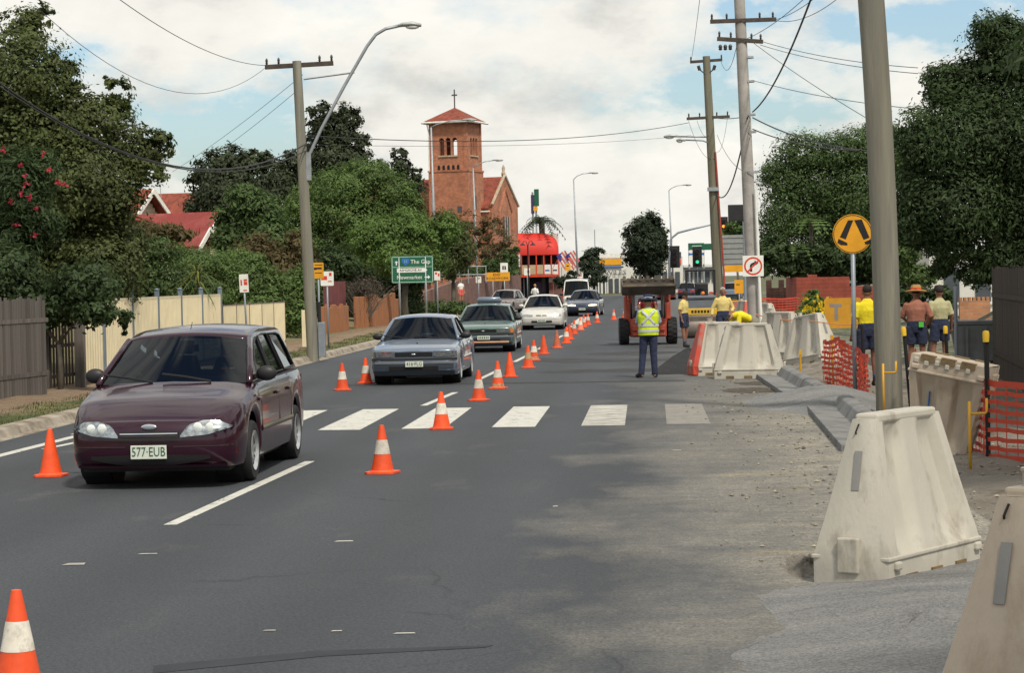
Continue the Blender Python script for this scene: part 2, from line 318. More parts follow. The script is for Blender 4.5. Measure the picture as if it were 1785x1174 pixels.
mat('earth', (.10, .10, .05), 1, 0, .35, .2, col2=(.06, .085, .03), c2s=.08)
g = MB(); g.add([(-2500, -300, 0), (2500, -300, 0), (2500, 4500, 0), (-2500, 4500, 0)], [(0, 1, 2, 3)]); g.build('ground', 'earth', loc=(0, 0, -.06), kind='structure')
road = MB(); road.add([(-9.1, -30, 0), (2.75, -30, 0), (2.75, 236, 0), (-9.1, 236, 0)], [(0, 1, 2, 3)])
road.add([(-90, 236, 0), (90, 236, 0), (90, 262, 0), (-90, 262, 0)], [(0, 1, 2, 3)])
road.add([(-24, 160, -.004), (-9.1, 150, -.004), (-9.1, 236, -.004), (-24, 236, -.004)], [(0, 1, 2, 3)])
road.add([(2.75, 200, -.004), (16, 225, -.004), (16, 236, -.004), (2.75, 236, -.004)], [(0, 1, 2, 3)])
road = road.build('road', 'asphalt', kind='structure')
def sheet(name, pts, m, z, parent=road): return MB().add([(p[0], p[1], z) for p in pts], [tuple(range(len(pts)))]).build(name, m, parent)
# zebra bars
for i, (x, mm) in enumerate([(-8.4, 'line_paint'), (-7.2, 'line_paint'), (-6.0, 'line_paint'), (-4.82, 'line_paint'), (-3.62, 'line_paint'), (-2.33, 'line_paint'), (-1.06, 'worn_paint'), (.15, 'faded_paint')]):
    sheet('crosswalk_bar', [(x, 32.45), (x+.62, 32.4), (x+.6, 37.55), (x, 37.6)], mm, .004)
def dash(x0, y0, x1, y1, w=.12, m='line_paint', z=.004): sheet('lane_line', [(x0-w/2, y0), (x0+w/2, y0), (x1+w/2, y1), (x1-w/2, y1)], m, z)
for a in [(-4.28, 19.9, -4.08, 26.8), (-3.9, 38.4, -3.74, 42.8), (-3.7, 48.3, -3.62, 52.5), (-3.55, 58, -3.48, 63), (-3.45, 68, -3.42, 72), (-3.38, 78.5, -3.36, 84)]: dash(*a)
dash(-3.55, 92, -3.6, 101); dash(-3.55, 104, -3.7, 122, .45); dash(-8.5, 20, -8.2, 32.2, .16, z=.005); dash(-8.0, 29.6, -7.75, 31.9, .12); dash(-1.9, 118, -.6, 121, .2); dash(-1.0, 175, 1.3, 196, .5, 'faded_paint'); dash(-2, 150, .9, 186, .25, 'faded_paint')
for q, w, hh in [((130, 985), .17, .07), ((258, 967), .16, .03), ((600, 945), .16, .04), ((470, 1101), .08, .02), ((587, 1102), .07, .02), ((705, 1106), .14, .02), ((968, 884), .05, .05), ((1180, 786), .12, .04)]:
    p = G(*q); sheet('paint_fleck', [(p.x-w/2, p.y-hh), (p.x+w/2, p.y-hh*.7), (p.x+w/2*.8, p.y+hh), (p.x-w/2*.7, p.y+hh*.8)], 'worn_paint', .005)
# darker patches of newer asphalt where the crew has worked
rr = random.Random(3)
def blob(cx, cy, rx, ry, n=26, j=.18): return [(cx+math.cos(2*math.pi*i/n)*rx*(1+rr.uniform(-j, j)), cy+math.sin(2*math.pi*i/n)*ry*(1+rr.uniform(-j, j))) for i in range(n)]
sheet('asphalt_patch', [(-3.0, 60.5), (-1.4, 59), (.9, 58.5), (.9, 57), (-2.2, 56.8), (-3.1, 58.5)], 'fresh_asphalt', .003)
sheet('asphalt_patch', [(-6.4, 46.9), (.6, 46.2), (.6, 45.75), (-2, 45.9), (-6.4, 46.3)], 'fresh_asphalt', .0025)
sheet('asphalt_patch', blob(-.9, 51.5, 1.6, 1.0), 'fresh_asphalt', .0022); sheet('asphalt_patch', blob(-.6, 63, 1.2, 1.4), 'fresh_asphalt', .0032)
mat('dug_earth', (.075, .06, .045), 1, 0, .5, 6, 1, 20)
sheet('dug_hole', blob(1.75, 41.6, .55, 1.0), 'dug_earth', .0045); sheet('dug_hole', blob(2.0, 38.9, .28, .35), 'dug_earth', .0045); sheet('dug_hole', blob(1.9, 44.2, .35, .7), 'dug_earth', .0045)
sheet('tar_smear', [(-2.75, 12.25), (-1.9, 12.75), (-1.0, 13.0), (-.95, 13.08), (-1.95, 12.95), (-2.8, 12.5)], 'tar', .0026)
# left kerb and verge
kb = thing('kerb', None, None); kb['kind'] = 'structure'
prof = [(-9.05, .0), (-9.2, .015), (-9.26, .11), (-9.32, .13), (-9.5, .135), (-9.5, -.05), (-9.05, -.05)]
y = -20.0
while y < 150:
    step = 2.4 if y < 80 else 12
    m_ = MB(); m_.add([(a, y+.012, h) for a, h in prof]+[(a, y+step-.012, h) for a, h in prof], [(i, i+7, (i+1) % 7+7, (i+1) % 7) for i in range(7)]+[tuple(range(7)), tuple(range(13, 6, -1))]); m_.build('kerb_stone', 'kerb_concrete', kb, smooth=30); y += step
v = MB(); rr2 = random.Random(5)
def vz(x, y): return .12+.04*math.sin(x*1.7+y*.23)*(x < -9.8)+(.02*math.sin(x*5+y*1.9))*(x < -9.8)+(0 if x > -13.5 else min(2.6, (-13.5-x)*.10))
xs = [-9.49, -9.8, -10.1, -10.4, -10.7, -11.1, -11.5, -12, -12.5, -13, -14, -16, -19, -24, -32, -45, -70]; ys = [-20+1.6*i for i in range(65)]+[85+6*i for i in range(14)]+[170, 190, 240, 300]
v.add([(x, y_, vz(x, y_)) for y_ in ys for x in xs], [(j*len(xs)+i, j*len(xs)+i+1, (j+1)*len(xs)+i+1, (j+1)*len(xs)+i) for j in range(len(ys)-1) for i in range(len(xs)-1) if not (ys[j] > 148 and xs[i] > -25)]).build('verge', 'left_verge', smooth=True, kind='structure')
# right verge: dug-up earth
xs = [2.7+.35*i for i in range(18)]+[9.5, 11, 14, 20, 30, 60]; ys = [-20+2*i for i in range(15)]+[10+.5*i for i in range(100)]+[60+3*i for i in range(50)]+[220]
rv = random.Random(9)
def rz_(x, y): return (-.02 if x < 2.72 else .03+.035*math.sin(x*3.1+y*1.3)+.03*math.sin(x*1.3-y*2.1)+rv.uniform(-.015, .015))+(0 if x < 7 else min(2.0, (x-7)*.12))
MB().add([(x, y_, rz_(x, y_)) for y_ in ys for x in xs], [(j*len(xs)+i, j*len(xs)+i+1, (j+1)*len(xs)+i+1, (j+1)*len(xs)+i) for j in range(len(ys)-1) for i in range(len(xs)-1)]).build('earth_verge', 'right_verge', smooth=True, kind='structure')
def heap(name, mm, outline, hfun, n=44, rings=14, seed=1, rough=.012, **kw):     # a spread heap: outline polygon, height by distance from its edge
    rq = random.Random(seed); cx = sum(p[0] for p in outline)/len(outline); cy = sum(p[1] for p in outline)/len(outline); vs = [(cx, cy, hfun(0, cx, cy))]; fs = []; ol = []
    m_ = len(outline)
    for i in range(n):
        t = i/n*m_; a = outline[int(t) % m_]; b_ = outline[(int(t)+1) % m_]; u = t-int(t); j = 1+rq.uniform(-.006, .006)+.025*math.sin(i*.21+seed)+.015*math.sin(i*.47); ol.append(((a[0]+(b_[0]-a[0])*u-cx)*j+cx, (a[1]+(b_[1]-a[1])*u-cy)*j+cy))
    for r_ in range(1, rings+1):
        q = r_/rings
        for i in range(n):
            x, y_ = cx+(ol[i][0]-cx)*q, cy+(ol[i][1]-cy)*q; h = hfun(q, x, y_); vs.append((x, y_, h+(rq.uniform(-rough, rough) if r_ < rings else 0)))
    for i in range(n):
        fs.append((0, 1+i, 1+(i+1) % n))
        for r_ in range(rings-1): a = 1+r_*n; fs.append((a+i, a+n+i, a+n+(i+1) % n, a+(i+1) % n))
    return MB().add(vs, fs).build(name, mm, smooth=True, **kw)
heap('cement_spill', 'cement_spill', [(.05, 9), (.3, 11.3), (.15, 12.6), (.62, 13.6), (.55, 15.2), (1.2, 15.9), (2.4, 17.2), (3.2, 17), (3.4, 12), (3.0, 9)], lambda q, x, y_: -.010+.13*(1-q**2)*min(1, max(.10, (x-.1)/1.5))+.005*math.sin(y_*9+x)*(1-q), 110, 40, 4, .004, kind='structure')
heap('cement_spill', 'cement_spill', [(1.5, 35.5), (1.3, 38), (1.9, 40.2), (2.6, 41.5), (3.6, 40.5), (3.9, 37.5), (3.4, 34.2), (2.5, 33.4)], lambda q, x, y_: -.010+.26*(1-q**2)*min(1, max(.08, (x-1.2)/1.6)), 90, 26, 5, .008, kind='structure')
heap('earth_heap', 'right_verge', [(2.7, 43), (2.7, 52), (4.2, 55), (5, 50), (4.4, 44)], lambda q, x, y_: -.01+.2*(1-q**2), 40, 12, 6, .035, kind='structure')
mat('hot_asphalt', (.016, .016, .017), .85, 0, .3, 10, 1, 25)
heap('asphalt_heap', 'hot_asphalt', [(-.1, 48.9), (1.0, 49.2), (1.6, 51.5), (1.4, 56), (.6, 57), (.1, 53)], lambda q, x, y_: -.01+.46*(1-q)**.8, 40, 12, 8, .02, label='heap of hot black asphalt beside the red-ended water barrier', cat='asphalt heap')
heap('gravel_heap', 'cement_spill', [(3.2, 17.5), (3.0, 20), (3.4, 22.5), (4.6, 22.5), (5, 18)], lambda q, x, y_: -.01+.42*(1-q)**.9, 40, 12, 11, .03, label='small grey gravel heap behind the near white barriers', cat='gravel heap')
heap('rubble', 'right_verge', [(.92, 15.8), (.86, 16.6), (1.0, 17.2), (1.3, 16.8), (1.3, 15.8)], lambda q, x, y_: -.01+.07*(1-q), 40, 12, 12, .022, kind='structure')
# new kerb and channel lengths, cast but not yet joined
def kchan(loc, ln, rz, label):
    t = thing('kerb_channel', label, 'concrete kerb', loc, rz, 'lengths of new kerb and channel')
    pr = [(-.45, -.05), (-.45, .07), (-.05, .04), (.04, .20), (.10, .22), (.22, .22), (.22, -.05)]; k_ = len(pr)
    MB().add([(a, 0, h) for a, h in pr]+[(a, ln, h) for a, h in pr], [(i, i+k_, (i+1) % k_+k_, (i+1) % k_) for i in range(k_)]+[tuple(range(k_)), tuple(range(2*k_-1, k_-1, -1))]).build('channel', 'new_concrete', t, bevel=.015)
    return t
kchan((2.60, 27.0, .02), 8.2, R(-1), 'length of new grey kerb and channel beside the big timber pole')
kchan((2.62, 38.6, .02), 10.6, R(1), 'length of new grey kerb and channel running to the white barriers')
# grass blades and leaf litter on the left verge
def scatter(name, mm, n, fn, size, seed, up=1.0, **kw):
    q = np.random.default_rng(seed); P = np.array([fn(q) for _ in range(n)]); a = q.uniform(0, 6.283, n); s = size*q.uniform(.5, 1.3, n)
    d = np.stack([np.cos(a), np.sin(a), np.zeros(n)], 1); e = np.stack([-np.sin(a), np.cos(a), np.zeros(n)], 1)
    h = np.stack([q.normal(0, .35, n), q.normal(0, .35, n), np.full(n, up)], 1)
    V = np.stack([P-d*s[:, None]*.12, P+d*s[:, None]*.12, P+h*s[:, None]+e*s[:, None]*(.1 if up > .3 else .8)], 1).reshape(-1, 3)
    me = bpy.data.meshes.new(name); me.from_pydata(V.tolist(), [], np.arange(3*n).reshape(-1, 3).tolist()); me.materials.append(MATS[mm]); return obj(name, me, **kw)
mat('grass', (.07, .09, .028), .9, 0, .4, .8, island=.5, transl=.2); mat('dry_leaf', (.22, .13, .05), .9, 0, .5, 2, island=.5)
def gp(q):
    x = q.uniform(-10.7, -9.5); y_ = q.uniform(27, 95)**1.0; return (x, y_, vz(x, y_)-.01)
scatter('grass', 'grass', 14000, gp, .055, 1, kind='stuff', label='short green grass strip behind the left kerb', cat='grass')
def lp(q):
    x = q.uniform(-12.6, -9.1) if q.random() < .85 else q.uniform(-9.3, -9.0); y_ = q.uniform(28, 62); return (x, y_, vz(x, y_)+.012 if x < -9.5 else .14 if x < -9.3 else .01)
scatter('leaf_litter', 'dry_leaf', 5000, lp, .07, 2, up=.12, kind='stuff', label='dry brown leaf litter on the dirt path by the fence', cat='leaves')
mat('stone_chip', (.22, .20, .17), .95, 0, .4, 3, island=.5)
q_ = np.random.default_rng(3); N_ = 3200; X_ = q_.beta(2.2, 1.6, N_)*4.4+.3; Y_ = 16.5+45*q_.random(N_)**1.4; Z_ = np.where(X_ < 2.7, .0, .04); r_ = .008+.022*q_.random(N_)**2.5
oc = np.array([(1, 0, 0), (0, 1, 0), (-1, 0, 0), (0, -1, 0), (0, 0, .7), (0, 0, -.5)]); V_ = (oc[None]*(r_[:, None]*q_.uniform(.7, 1.3, (N_, 6)))[:, :, None]+np.stack([X_, Y_, Z_+r_*.3], 1)[:, None]).reshape(-1, 3); fo = np.array([(0, 1, 4), (1, 2, 4), (2, 3, 4), (3, 0, 4), (1, 0, 5), (2, 1, 5), (3, 2, 5), (0, 3, 5)])
me = bpy.data.meshes.new('gravel'); me.from_pydata(V_.tolist(), [], (fo[None]+6*np.arange(N_)[:, None, None]).reshape(-1, 3).tolist()); me.materials.append(MATS['stone_chip']); obj('gravel', me, kind='stuff', label='loose gravel strewn over the dug-up road edge', cat='gravel')
# ------------------------------------------------------------------ cars.  local: nose at y=0 pointing to -Y, tail at +Y, x sideways, z up
glass_mat('car_glass', (.15, .18, .21), .26); glass_mat('lamp_glass', (.9, .92, .92), .25); glass_mat('side_glass', (.12, .14, .15), .5)
mat('interior', (.022, .024, .028), .85, 0, .3, 8); mat('seat_cloth', (.05, .055, .065), .95, 0, .3, 10); mat('skin_far', (.36, .19, .12), .7)
mat('amber_lens', (.75, .22, .03), .25); mat('red_lens', (.45, .02, .015), .25); mat('reflector', (.50, .51, .52), .15, .85, .45, 22); mat('plate', (.62, .66, .58), .5, 0, .08); mat('plate_green', (.03, .10, .06), .5)
mat('alloy', (.55, .56, .57), .35, .7, .2, 12); mat('hubcap', (.42, .43, .44), .4, .5, .2, 12)
mat('lit_lamp', (1, .80, .45), .3, emit=2.2)
def paint(name, col, rough=.28, var=.05): return mat(name, col, rough, .15, var, 1.5, spec=.5, coat=.9)
def wheel(parent, x, y, r=.315, w=.2, style='alloy', spokes=7):
    sgn = 1 if x > 0 else -1
    t = MB(); hw = w/2; t.lathe([(r*.64, -hw*.8), (r*.72, -hw), (r*.92, -hw*.98), (r*.985, -hw*.75), (r, -hw*.3), (r, hw*.3), (r*.985, hw*.75), (r*.92, hw*.98), (r*.72, hw), (r*.64, hw*.8), (r*.64, -hw*.8)], 28, (0, 0, 0), 'X', cap=False)
    e = obj('wheel', None, parent, (x, y, r)); t.build('tyre', 'black_rubber', e, smooth=40)
    q = MB(); o = hw*.55*sgn; q.lathe([(.0, o), (r*.2, o+.02*sgn), (r*.55, o+.005*sgn), (r*.60, o+.03*sgn), (r*.66, o+.05*sgn), (r*.66, -o)], 28, (0, 0, 0), 'X', cap=False); q.build('rim', style, e, smooth=30)
    h = MB()
    for i in range(spokes):
        a = 2*math.pi*i/spokes; b_ = a+.24; f = o+.017*sgn
        pts = [(r*.27, a-.17), (r*.5, a-.24), (r*.5, b_-.02), (r*.27, b_-.12)]
        h.add([(f+.006*sgn, p*math.cos(w_), p*math.sin(w_)) for p, w_ in pts], [(0, 1, 2, 3)])
    h.build('rim_slot', 'black', e)
def car(P):
    """P: dimensions and curves; s runs from the nose (0) to the tail (Ln)."""
    T = thing('car' if not P.get('name') else P['name'], P['label'], P.get('cat', 'car'), P['loc'], P.get('rz', 0), P.get('group'))
    Ln, A1, A2, wr = P['L'], P['fa'], P['ra'], P.get('wr', .315); ar = wr+P.get('gap', .045); body = P['paint']
    plan, top, sh = P['plan'], P['top'], P['sh']; sill = P.get('sill', .22); nose, tail = P['nose'], P['tail']
    def zl(s):
        z = sill+.0*s
        if s < A1: z = L([(0, P.get('bz', .2)), (.3, P.get('bz', .2)), (A1, sill)], s)
        for a in (A1, A2):
            d = abs(s-a)
            if d < ar: z = max(z, wr+math.sqrt(ar*ar-d*d)*.98)
        return z
    ss = [0, .012, .03, .06, .1, .15, .2, .26, .33]
    s = .4
    while s < Ln-.36: ss.append(s); s += .055
    ss += [Ln-q for q in (.33, .26, .2, .15, .1, .06, .03, .012, 0)]
    def shear(s, z):                                     # nose and tail lean by height
        return L(nose, z)*max(0, 1-s/.55)-L(tail, z)*max(0, 1-(Ln-s)/.5)
    K = 15
    def ring(s):
        w, zb, zt, z0 = CR(plan, s), CR(sh, s), CR(top, s), zl(s); out = []
        tuck = P.get('tuck', .035)
        pts = [(0, w-tuck, z0), (.16, w-.008, z0+.18*(zb-z0)), (.34, w, z0+.45*(zb-z0)), (.5, w-.004, z0+.68*(zb-z0)), (.62, w-.022, zb-.075), (.69, w-.045, zb-.02), (.75, w-.085, zb+.004), (.86, w*.62, zb+(zt-zb)*.72), (1, 0, zt)]
        for i in range(K):
            u = i/(K-1); x = CR([(a, b) for a, b, c_ in pts], u); z = CR([(a, c_) for a, b, c_ in pts], u); out.append((x, s+shear(s, z), z))
        return out
    rings = [ring(s) for s in ss]; b = MB(); cab0, cab1 = P['cab'][0], P['cab'][-1]
    N = 2*K-1; vs = []
    for rg in rings: vs += [(-x, y, z) for x, y, z in rg]+[(x, y, z) for x, y, z in reversed(rg[:-1])]
    fs = []; ms = []
    for j in range(len(ss)-1):
        for i in range(N-1):
            fs.append((j*N+i, j*N+i+1, (j+1)*N+i+1, (j+1)*N+i)); ii = min(i, N-2-i); ms.append(1 if (cab0+.1 < ss[j] < cab1-.1 and ii >= 10 and not P.get('deckpaint')) else 0)
    o_ = len(b.v); b.add(vs, []); b.f += fs; b.m += ms
    def endcap(j, sg):
        rg = rings[j]; n = 14
        for i in range(K-1):
            def row(q):
                x, y, z = q; return [(-x+2*x*k_/n, y-sg*P.get('bulge', .05)*(1-(2*k_/n-1)**2)*min(1, x/.3), z) for k_ in range(n+1)]
            a, c_ = row(rg[i]), row(rg[i+1]); b.add(a+c_, [(k_, k_+1, n+2+k_, n+1+k_) for k_ in range(n)])
    endcap(0, 1); endcap(len(ss)-1, -1)
    bm_mesh = b.mesh('body', [body, 'interior'], fix=False); bm = bmesh.new(); bm.from_mesh(bm_mesh); bmesh.ops.remove_doubles(bm, verts=bm.verts, dist=.0015); bmesh.ops.recalc_face_normals(bm, faces=bm.faces); bm.to_mesh(bm_mesh); bm.free()
    bm_mesh.polygons.foreach_set('use_smooth', [True]*len(bm_mesh.polygons)); bm_mesh.set_sharp_from_angle(angle=R(38)); body_o = obj('body', bm_mesh, T)
    # underbody and wheel wells
    u = MB(); w0 = CR(plan, Ln/2); u.bbox(-w0+.16, w0-.16, .25, Ln-.25, .17, .5); u.build('underbody', 'black', T)
    for a in (A1, A2):
        for sg in (-1, 1): w = MB(); w.lathe([(ar+.012, -.16), (ar+.012, .13)], 20, (sg*(w0-.22), a, wr), 'X', cap=False); w.lathe([(.0, 0), (ar+.012, 0)], 20, (sg*(w0-.37), a, wr), 'X', cap=False); w.build('wheel_well', 'black', T)
    tr = P.get('track', w0-.115)
    for a in (A1, A2):
        for sg in (-1, 1): wheel(T, sg*tr, a, wr, P.get('tw', .2), P.get('rim', 'hubcap'), P.get('spokes', 7))
    # front-surface patches (lamps, grille, bumper strips) follow the skin
    inv = sorted([(CR(plan, s_), s_) for s_ in [i*.01 for i in range(0, 70)]])
    w00 = CR(plan, 0)
    def fs_(x, z, off=.006):
        ax = abs(x); s_ = -P.get('bulge', .05)*(1-(ax/w00)**2) if ax < w00 else L(inv, ax)
        return (x, s_+shear(max(0, s_), z)-off, z)
    def rs_(x, z, off=.006):
        ax = abs(x); inv2 = sorted([(CR(plan, Ln-q*.01), q*.01) for q in range(0, 60)]); w1 = CR(plan, Ln); s_ = P.get('bulge', .05)*(1-(ax/w1)**2) if ax < w1 else -L(inv2, ax)
        return (x, Ln+s_+shear(min(Ln, Ln+s_), z)+off, z)
    def patch(name, m, x0, x1, lo, hi, off=.006, mirror=False, nx=10, nz=4, f=None, par=None):
        f = f or fs_
        for sg in ((1, -1) if mirror else (1,)):
            q = MB(); g = lambda u, v, o: f(sg*(x0+(x1-x0)*u), (lambda xx: (L(lo, xx) if isinstance(lo, list) else lo)*(1-v)+(L(hi, xx) if isinstance(hi, list) else hi)*v)(x0+(x1-x0)*u), o)
            q.grid(lambda u, v: g(u, v, off), nx, nz)
            n0 = (nx+1)*(nz+1); edge = [(i, 0) for i in range(nx)]+[(nx, j) for j in range(nz)]+[(nx-i, nz) for i in range(nx)]+[(0, nz-j) for j in range(nz)]
            fr = [g(i/nx, j/nz, off) for i, j in edge]; bk = [g(i/nx, j/nz, -.02) for i, j in edge]; k_ = len(edge); q.add(fr+bk, [(i, (i+1) % k_, (i+1) % k_+k_, i+k_) for i in range(k_)])
            q.build(name, m, par or T, smooth=30)
    P['_patch'] = patch; P['_fs'] = fs_
    for a in P.get('front', []): patch(*a[:6], **(a[6] if len(a) > 6 else {}))
    for a in P.get('rear', []): patch(*a[:6], f=rs_, **(a[6] if len(a) > 6 else {}))
    # cabin
    cs = P['cabside']; wb, wt, zb0, zt0 = P['wb'], P['wt'], P['zb'], P['zt']
    def yside(s, z): return (wb+(wt-wb)*((z-zb0)/(zt0-zb0))**1.15*1.0 if z > zb0 else wb)-(.05*max(0, (s-(Ln*.62))/(Ln*.3))**2)
    for sg in (-1, 1):
        m_ = MB(); outer = [Vector((a, c_, 0)) for a, c_ in cs]; holes = [[Vector((a, c_, 0)) for a, c_ in h] for h in P['windows']]
        tris = geometry.tessellate_polygon([outer]+holes); allp = outer+[p for h in holes for p in h]
        m_.add([(sg*yside(p.x, p.y), p.x, p.y) for p in allp], [tuple(t) for t in tris])
        m_.add([(sg*(yside(p.x, p.y)-.05), p.x, p.y) for p in allp], [tuple(t) for t in tris], 1)
        for h in holes:
            k_ = len(h); m_.add([(sg*yside(p.x, p.y), p.x, p.y) for p in h]+[(sg*(yside(p.x, p.y)-.05), p.x, p.y) for p in h], [(i, (i+1) % k_, (i+1) % k_+k_, i+k_) for i in range(k_)], 1)
        m_.build('side_frame', [body, 'interior'], T, smooth=30)
        for h in holes:
            q = MB(); q.add([(sg*(yside(p.x, p.y)-.012), p.x, p.y) for p in h], [tuple(range(len(h)))]); q.build('side_window', 'side_glass', T)
            q = MB(); pts = [(sg*(yside(p.x, p.y)+.002), p.x, p.y) for p in h]; q.tube(pts+[pts[0]], .011, 5); q.build('window_seal', 'black_plastic', T)
    i0, i1 = P['roofi']                                       # cabside indices from windscreen head to tailgate head
    rp = cs[i0:i1+1]; fine = [rp[0][0]+(rp[-1][0]-rp[0][0])*i/16 for i in range(17)]; zr = lambda s_: CR(rp, s_)
    m_ = MB(); m_.grid(lambda u, v: ((lambda s_, x: (x, s_, zr(s_)+.045*(1-(2*v-1)**2)))(fine[round(u*16)]-.06*(1-(2*v-1)**2)*(1 if u == 0 else 0)+.05*(1-(2*v-1)**2)*(1 if u == 1 else 0), (2*v-1)*(yside(fine[round(u*16)], zr(fine[round(u*16)]))))), 16, 14)
    ro = m_.build('roof', body, T, smooth=True); sf = ro.modifiers.new('thick', 'SOLIDIFY'); sf.thickness = .03; sf.offset = -1
    def screen(name, s0, z0, s1, z1, bulge, m, zmargin=0):
        q = MB(); q.grid(lambda u, v: ((lambda s_, z_: ((2*u-1)*(yside(s_, z_)-.015), s_+bulge*(1-(2*u-1)**2), z_+.045*v*(1-(2*u-1)**2)))(s0+(s1-s0)*v, z0+(z1-z0)*v)), 14, 6); q.build(name, m, T, smooth=True)
    a0, a1 = cs[P['screen'][0]], cs[P['screen'][1]]; screen('windscreen', a0[0], a0[1], a1[0], a1[1], -.07, 'car_glass')
    for sg in (-1, 1):
        q = MB(); pts = [(sg*(yside(a0[0]+(a1[0]-a0[0])*t, a0[1]+(a1[1]-a0[1])*t)-.012), a0[0]+(a1[0]-a0[0])*t-.006, a0[1]+(a1[1]-a0[1])*t) for t in (0, .35, .7, 1)]; q.tube(pts, [.034]*4, 8); q.build('windscreen_pillar', body, T, smooth=True)
    if 'rscreen' in P: r0, r1 = cs[P['rscreen'][0]], cs[P['rscreen'][1]]; screen('rear_window', r1[0], r1[1], r0[0], r0[1], .06, 'car_glass')
    # wipers, mirrors, mirror inside
    for x in (.42, -.22):
        q = MB(); y0, z0 = a0[0]-.04, a0[1]+.02; q.tube([(x, y0-.02, z0), (x-.28, y0+.02, z0+.045), (x-.55, y0+.06, z0+.075)], .012, 5); q.build('wiper', 'black', T)
    ms_ = P.get('mirror', (.5, .02))
    for sg in (-1, 1):
        q = MB(); mx = yside(a0[0]+.35, P['zb']+.06); q.ell((sg*(mx+.13), a0[0]+.38, P['zb']+.07), (.115, .06, .075), 14, 8); q.box((sg*(mx+.0), a0[0]+.4, P['zb']+.04), (.12, .05, .05)); q.build('wing_mirror', P.get('mirmat', 'black_plastic'), T, smooth=40)
    q = MB(); q.box((0, a1[0]-.08, a1[1]-.08), (.24, .03, .07)); q.build('rear_view_mirror', 'black_plastic', T)
    # interior
    q = MB(); q.box((0, a0[0]+.38, P['zb']-.03), (wb*1.8, .5, .12), rx=R(-8)); q.build('dashboard', 'interior', T, bevel=.03)
    for x in (-.37, .37):
        for sy in P.get('seats', (cs[P['screen'][1]][0]+.55,)):
            q = MB(); q.tube([(x, sy, P['zb']-.2), (x, sy+.05, P['zb']+.05), (x, sy+.1, P['zb']+.2)], [(.24, .07), (.23, .06), (.17, .04)], 12, right=(1, 0, 0)); q.box((x, sy+.12, P['zb']+.29), (.24, .07, .14)); q.build('seat', 'seat_cloth', T, smooth=40, bevel=.02)
    dx = -.37                                               # right-hand drive: driver on the car's right = image left when it faces us
    q = MB(); c_ = Vector((dx, a0[0]+.62, P['zb']+.03)); q.tube([c_+Vector((.185*math.cos(t), -.09*math.sin(t)*1, .165*math.sin(t))) for t in [i*math.pi/10 for i in range(21)]], .013, 6); q.tube([c_+Vector((-.18, 0, 0)), c_, c_+Vector((.18, 0, 0))], .014, 5); q.build('steering_wheel', 'black_plastic', T)
    if P.get('driver', True):
        sy = cs[P['screen'][1]][0]+.45; z0 = P['zb']; d = MB(); d.tube([(dx, sy, z0-.25), (dx, sy, z0), (dx, sy-.02, z0+.13), (dx, sy-.02, z0+.2)], [(.2, .12), (.22, .12), (.16, .08), (.06, .06)], 12, right=(1, 0, 0)); d.ell((dx, sy-.04, z0+.29), (.078, .095, .115), 12, 8)
        for sg in (-1, 1): d.tube([(dx+sg*.2, sy, z0+.05), (dx+sg*.26, sy-.12, z0-.14), (dx+sg*.15, a0[0]+.64, z0+.06)], [.055, .05, .035], 8)
        D_ = thing('person', P.get('dlabel', 'driver sitting behind the wheel of the '+P['short']), 'person', P['loc'], P.get('rz', 0), 'drivers in the queued cars')
        hd = d.build('body', 'skin_far', D_, smooth=True)
        c2 = MB(); c2.tube([(dx, sy+.005, z0-.26), (dx, sy+.005, z0), (dx, sy-.015, z0+.14)], [(.21, .13), (.23, .13), (.15, .09)], 12, right=(1, 0, 0)); c2.build('shirt', P.get('dshirt', 'seat_cloth'), D_, smooth=True)
        hh = MB(); hh.ell((dx, sy-.015, z0+.325), (.084, .095, .095), 12, 8); hh.build('hair', 'black', D_, smooth=True)
    # doors: shut lines and handles
    for sg in (-1, 1):
        for dl in P.get('doors', []):
            q = MB(); q.tube([(sg*(CR(plan, dl)-.033+.002), dl, sill+.06), (sg*(CR(plan, dl)+.001), dl, .52), (sg*(CR(plan, dl)-.012), dl, .78), (sg*(CR(plan, dl)-.055), dl+.01, CR(sh, dl)-.01)], .006, 4); q.build('shut_line', 'black', T)
            q = MB(); q.box((sg*(CR(plan, dl)+.004), dl-.16, CR(sh, dl)-.15), (.03, .17, .035)); q.build('door_handle', P.get('handle', body), T, bevel=.008)
        if P.get('strip'): zz = P['strip']; q = MB(); q.tube([(sg*(CR(plan, s_)+.004), s_, zz) for s_ in [A1+ar+.06+(A2-A1-2*ar-.12)*i/8 for i in range(9)]], [(.014, .03)]*9, 6, right=(1, 0, 0)); q.build('side_strip', P.get('stripmat', 'black_plastic'), T)
    # number plate
    px_, pz, pw, ph, ptxt = P['plate']; y_ = fs_(0, pz, .03)[1]
    pl = MB(); pl.box((px_, y_, pz), (pw, .012, ph)); pl = pl.build('number_plate', 'plate', T, bevel=.004)
    if ptxt: t_ = text(pl, ptxt, ph*.98, (px_, y_-.008, pz), 'plate_green', .82)
    else:
        for i in range(6): q = MB(); q.box((px_-pw*.36+i*pw*.145, y_-.009, pz), (pw*.075, .004, ph*.55)); q.build('plate_mark', 'plate_green', pl)
    return T
mat('burgundy', (.024, .0032, .012), .2, .1, .05, 1.5, spec=.4, coat=.42); paint('sky_blue', (.135, .175, .24), .3); paint('sea_green', (.085, .15, .13), .35); paint('white_car', (.62, .60, .54), .3); paint('navy', (.018, .028, .065), .25); paint('silver_van', (.50, .51, .50), .35); paint('mauve_grey', (.26, .21, .20), .4); paint('far_red', (.25, .03, .03), .4); paint('dark_bumper', (.05, .065, .085), .45); paint('maroon_dark', (.035, .012, .016), .4)
flat = [(0, 0), (2, 0)]
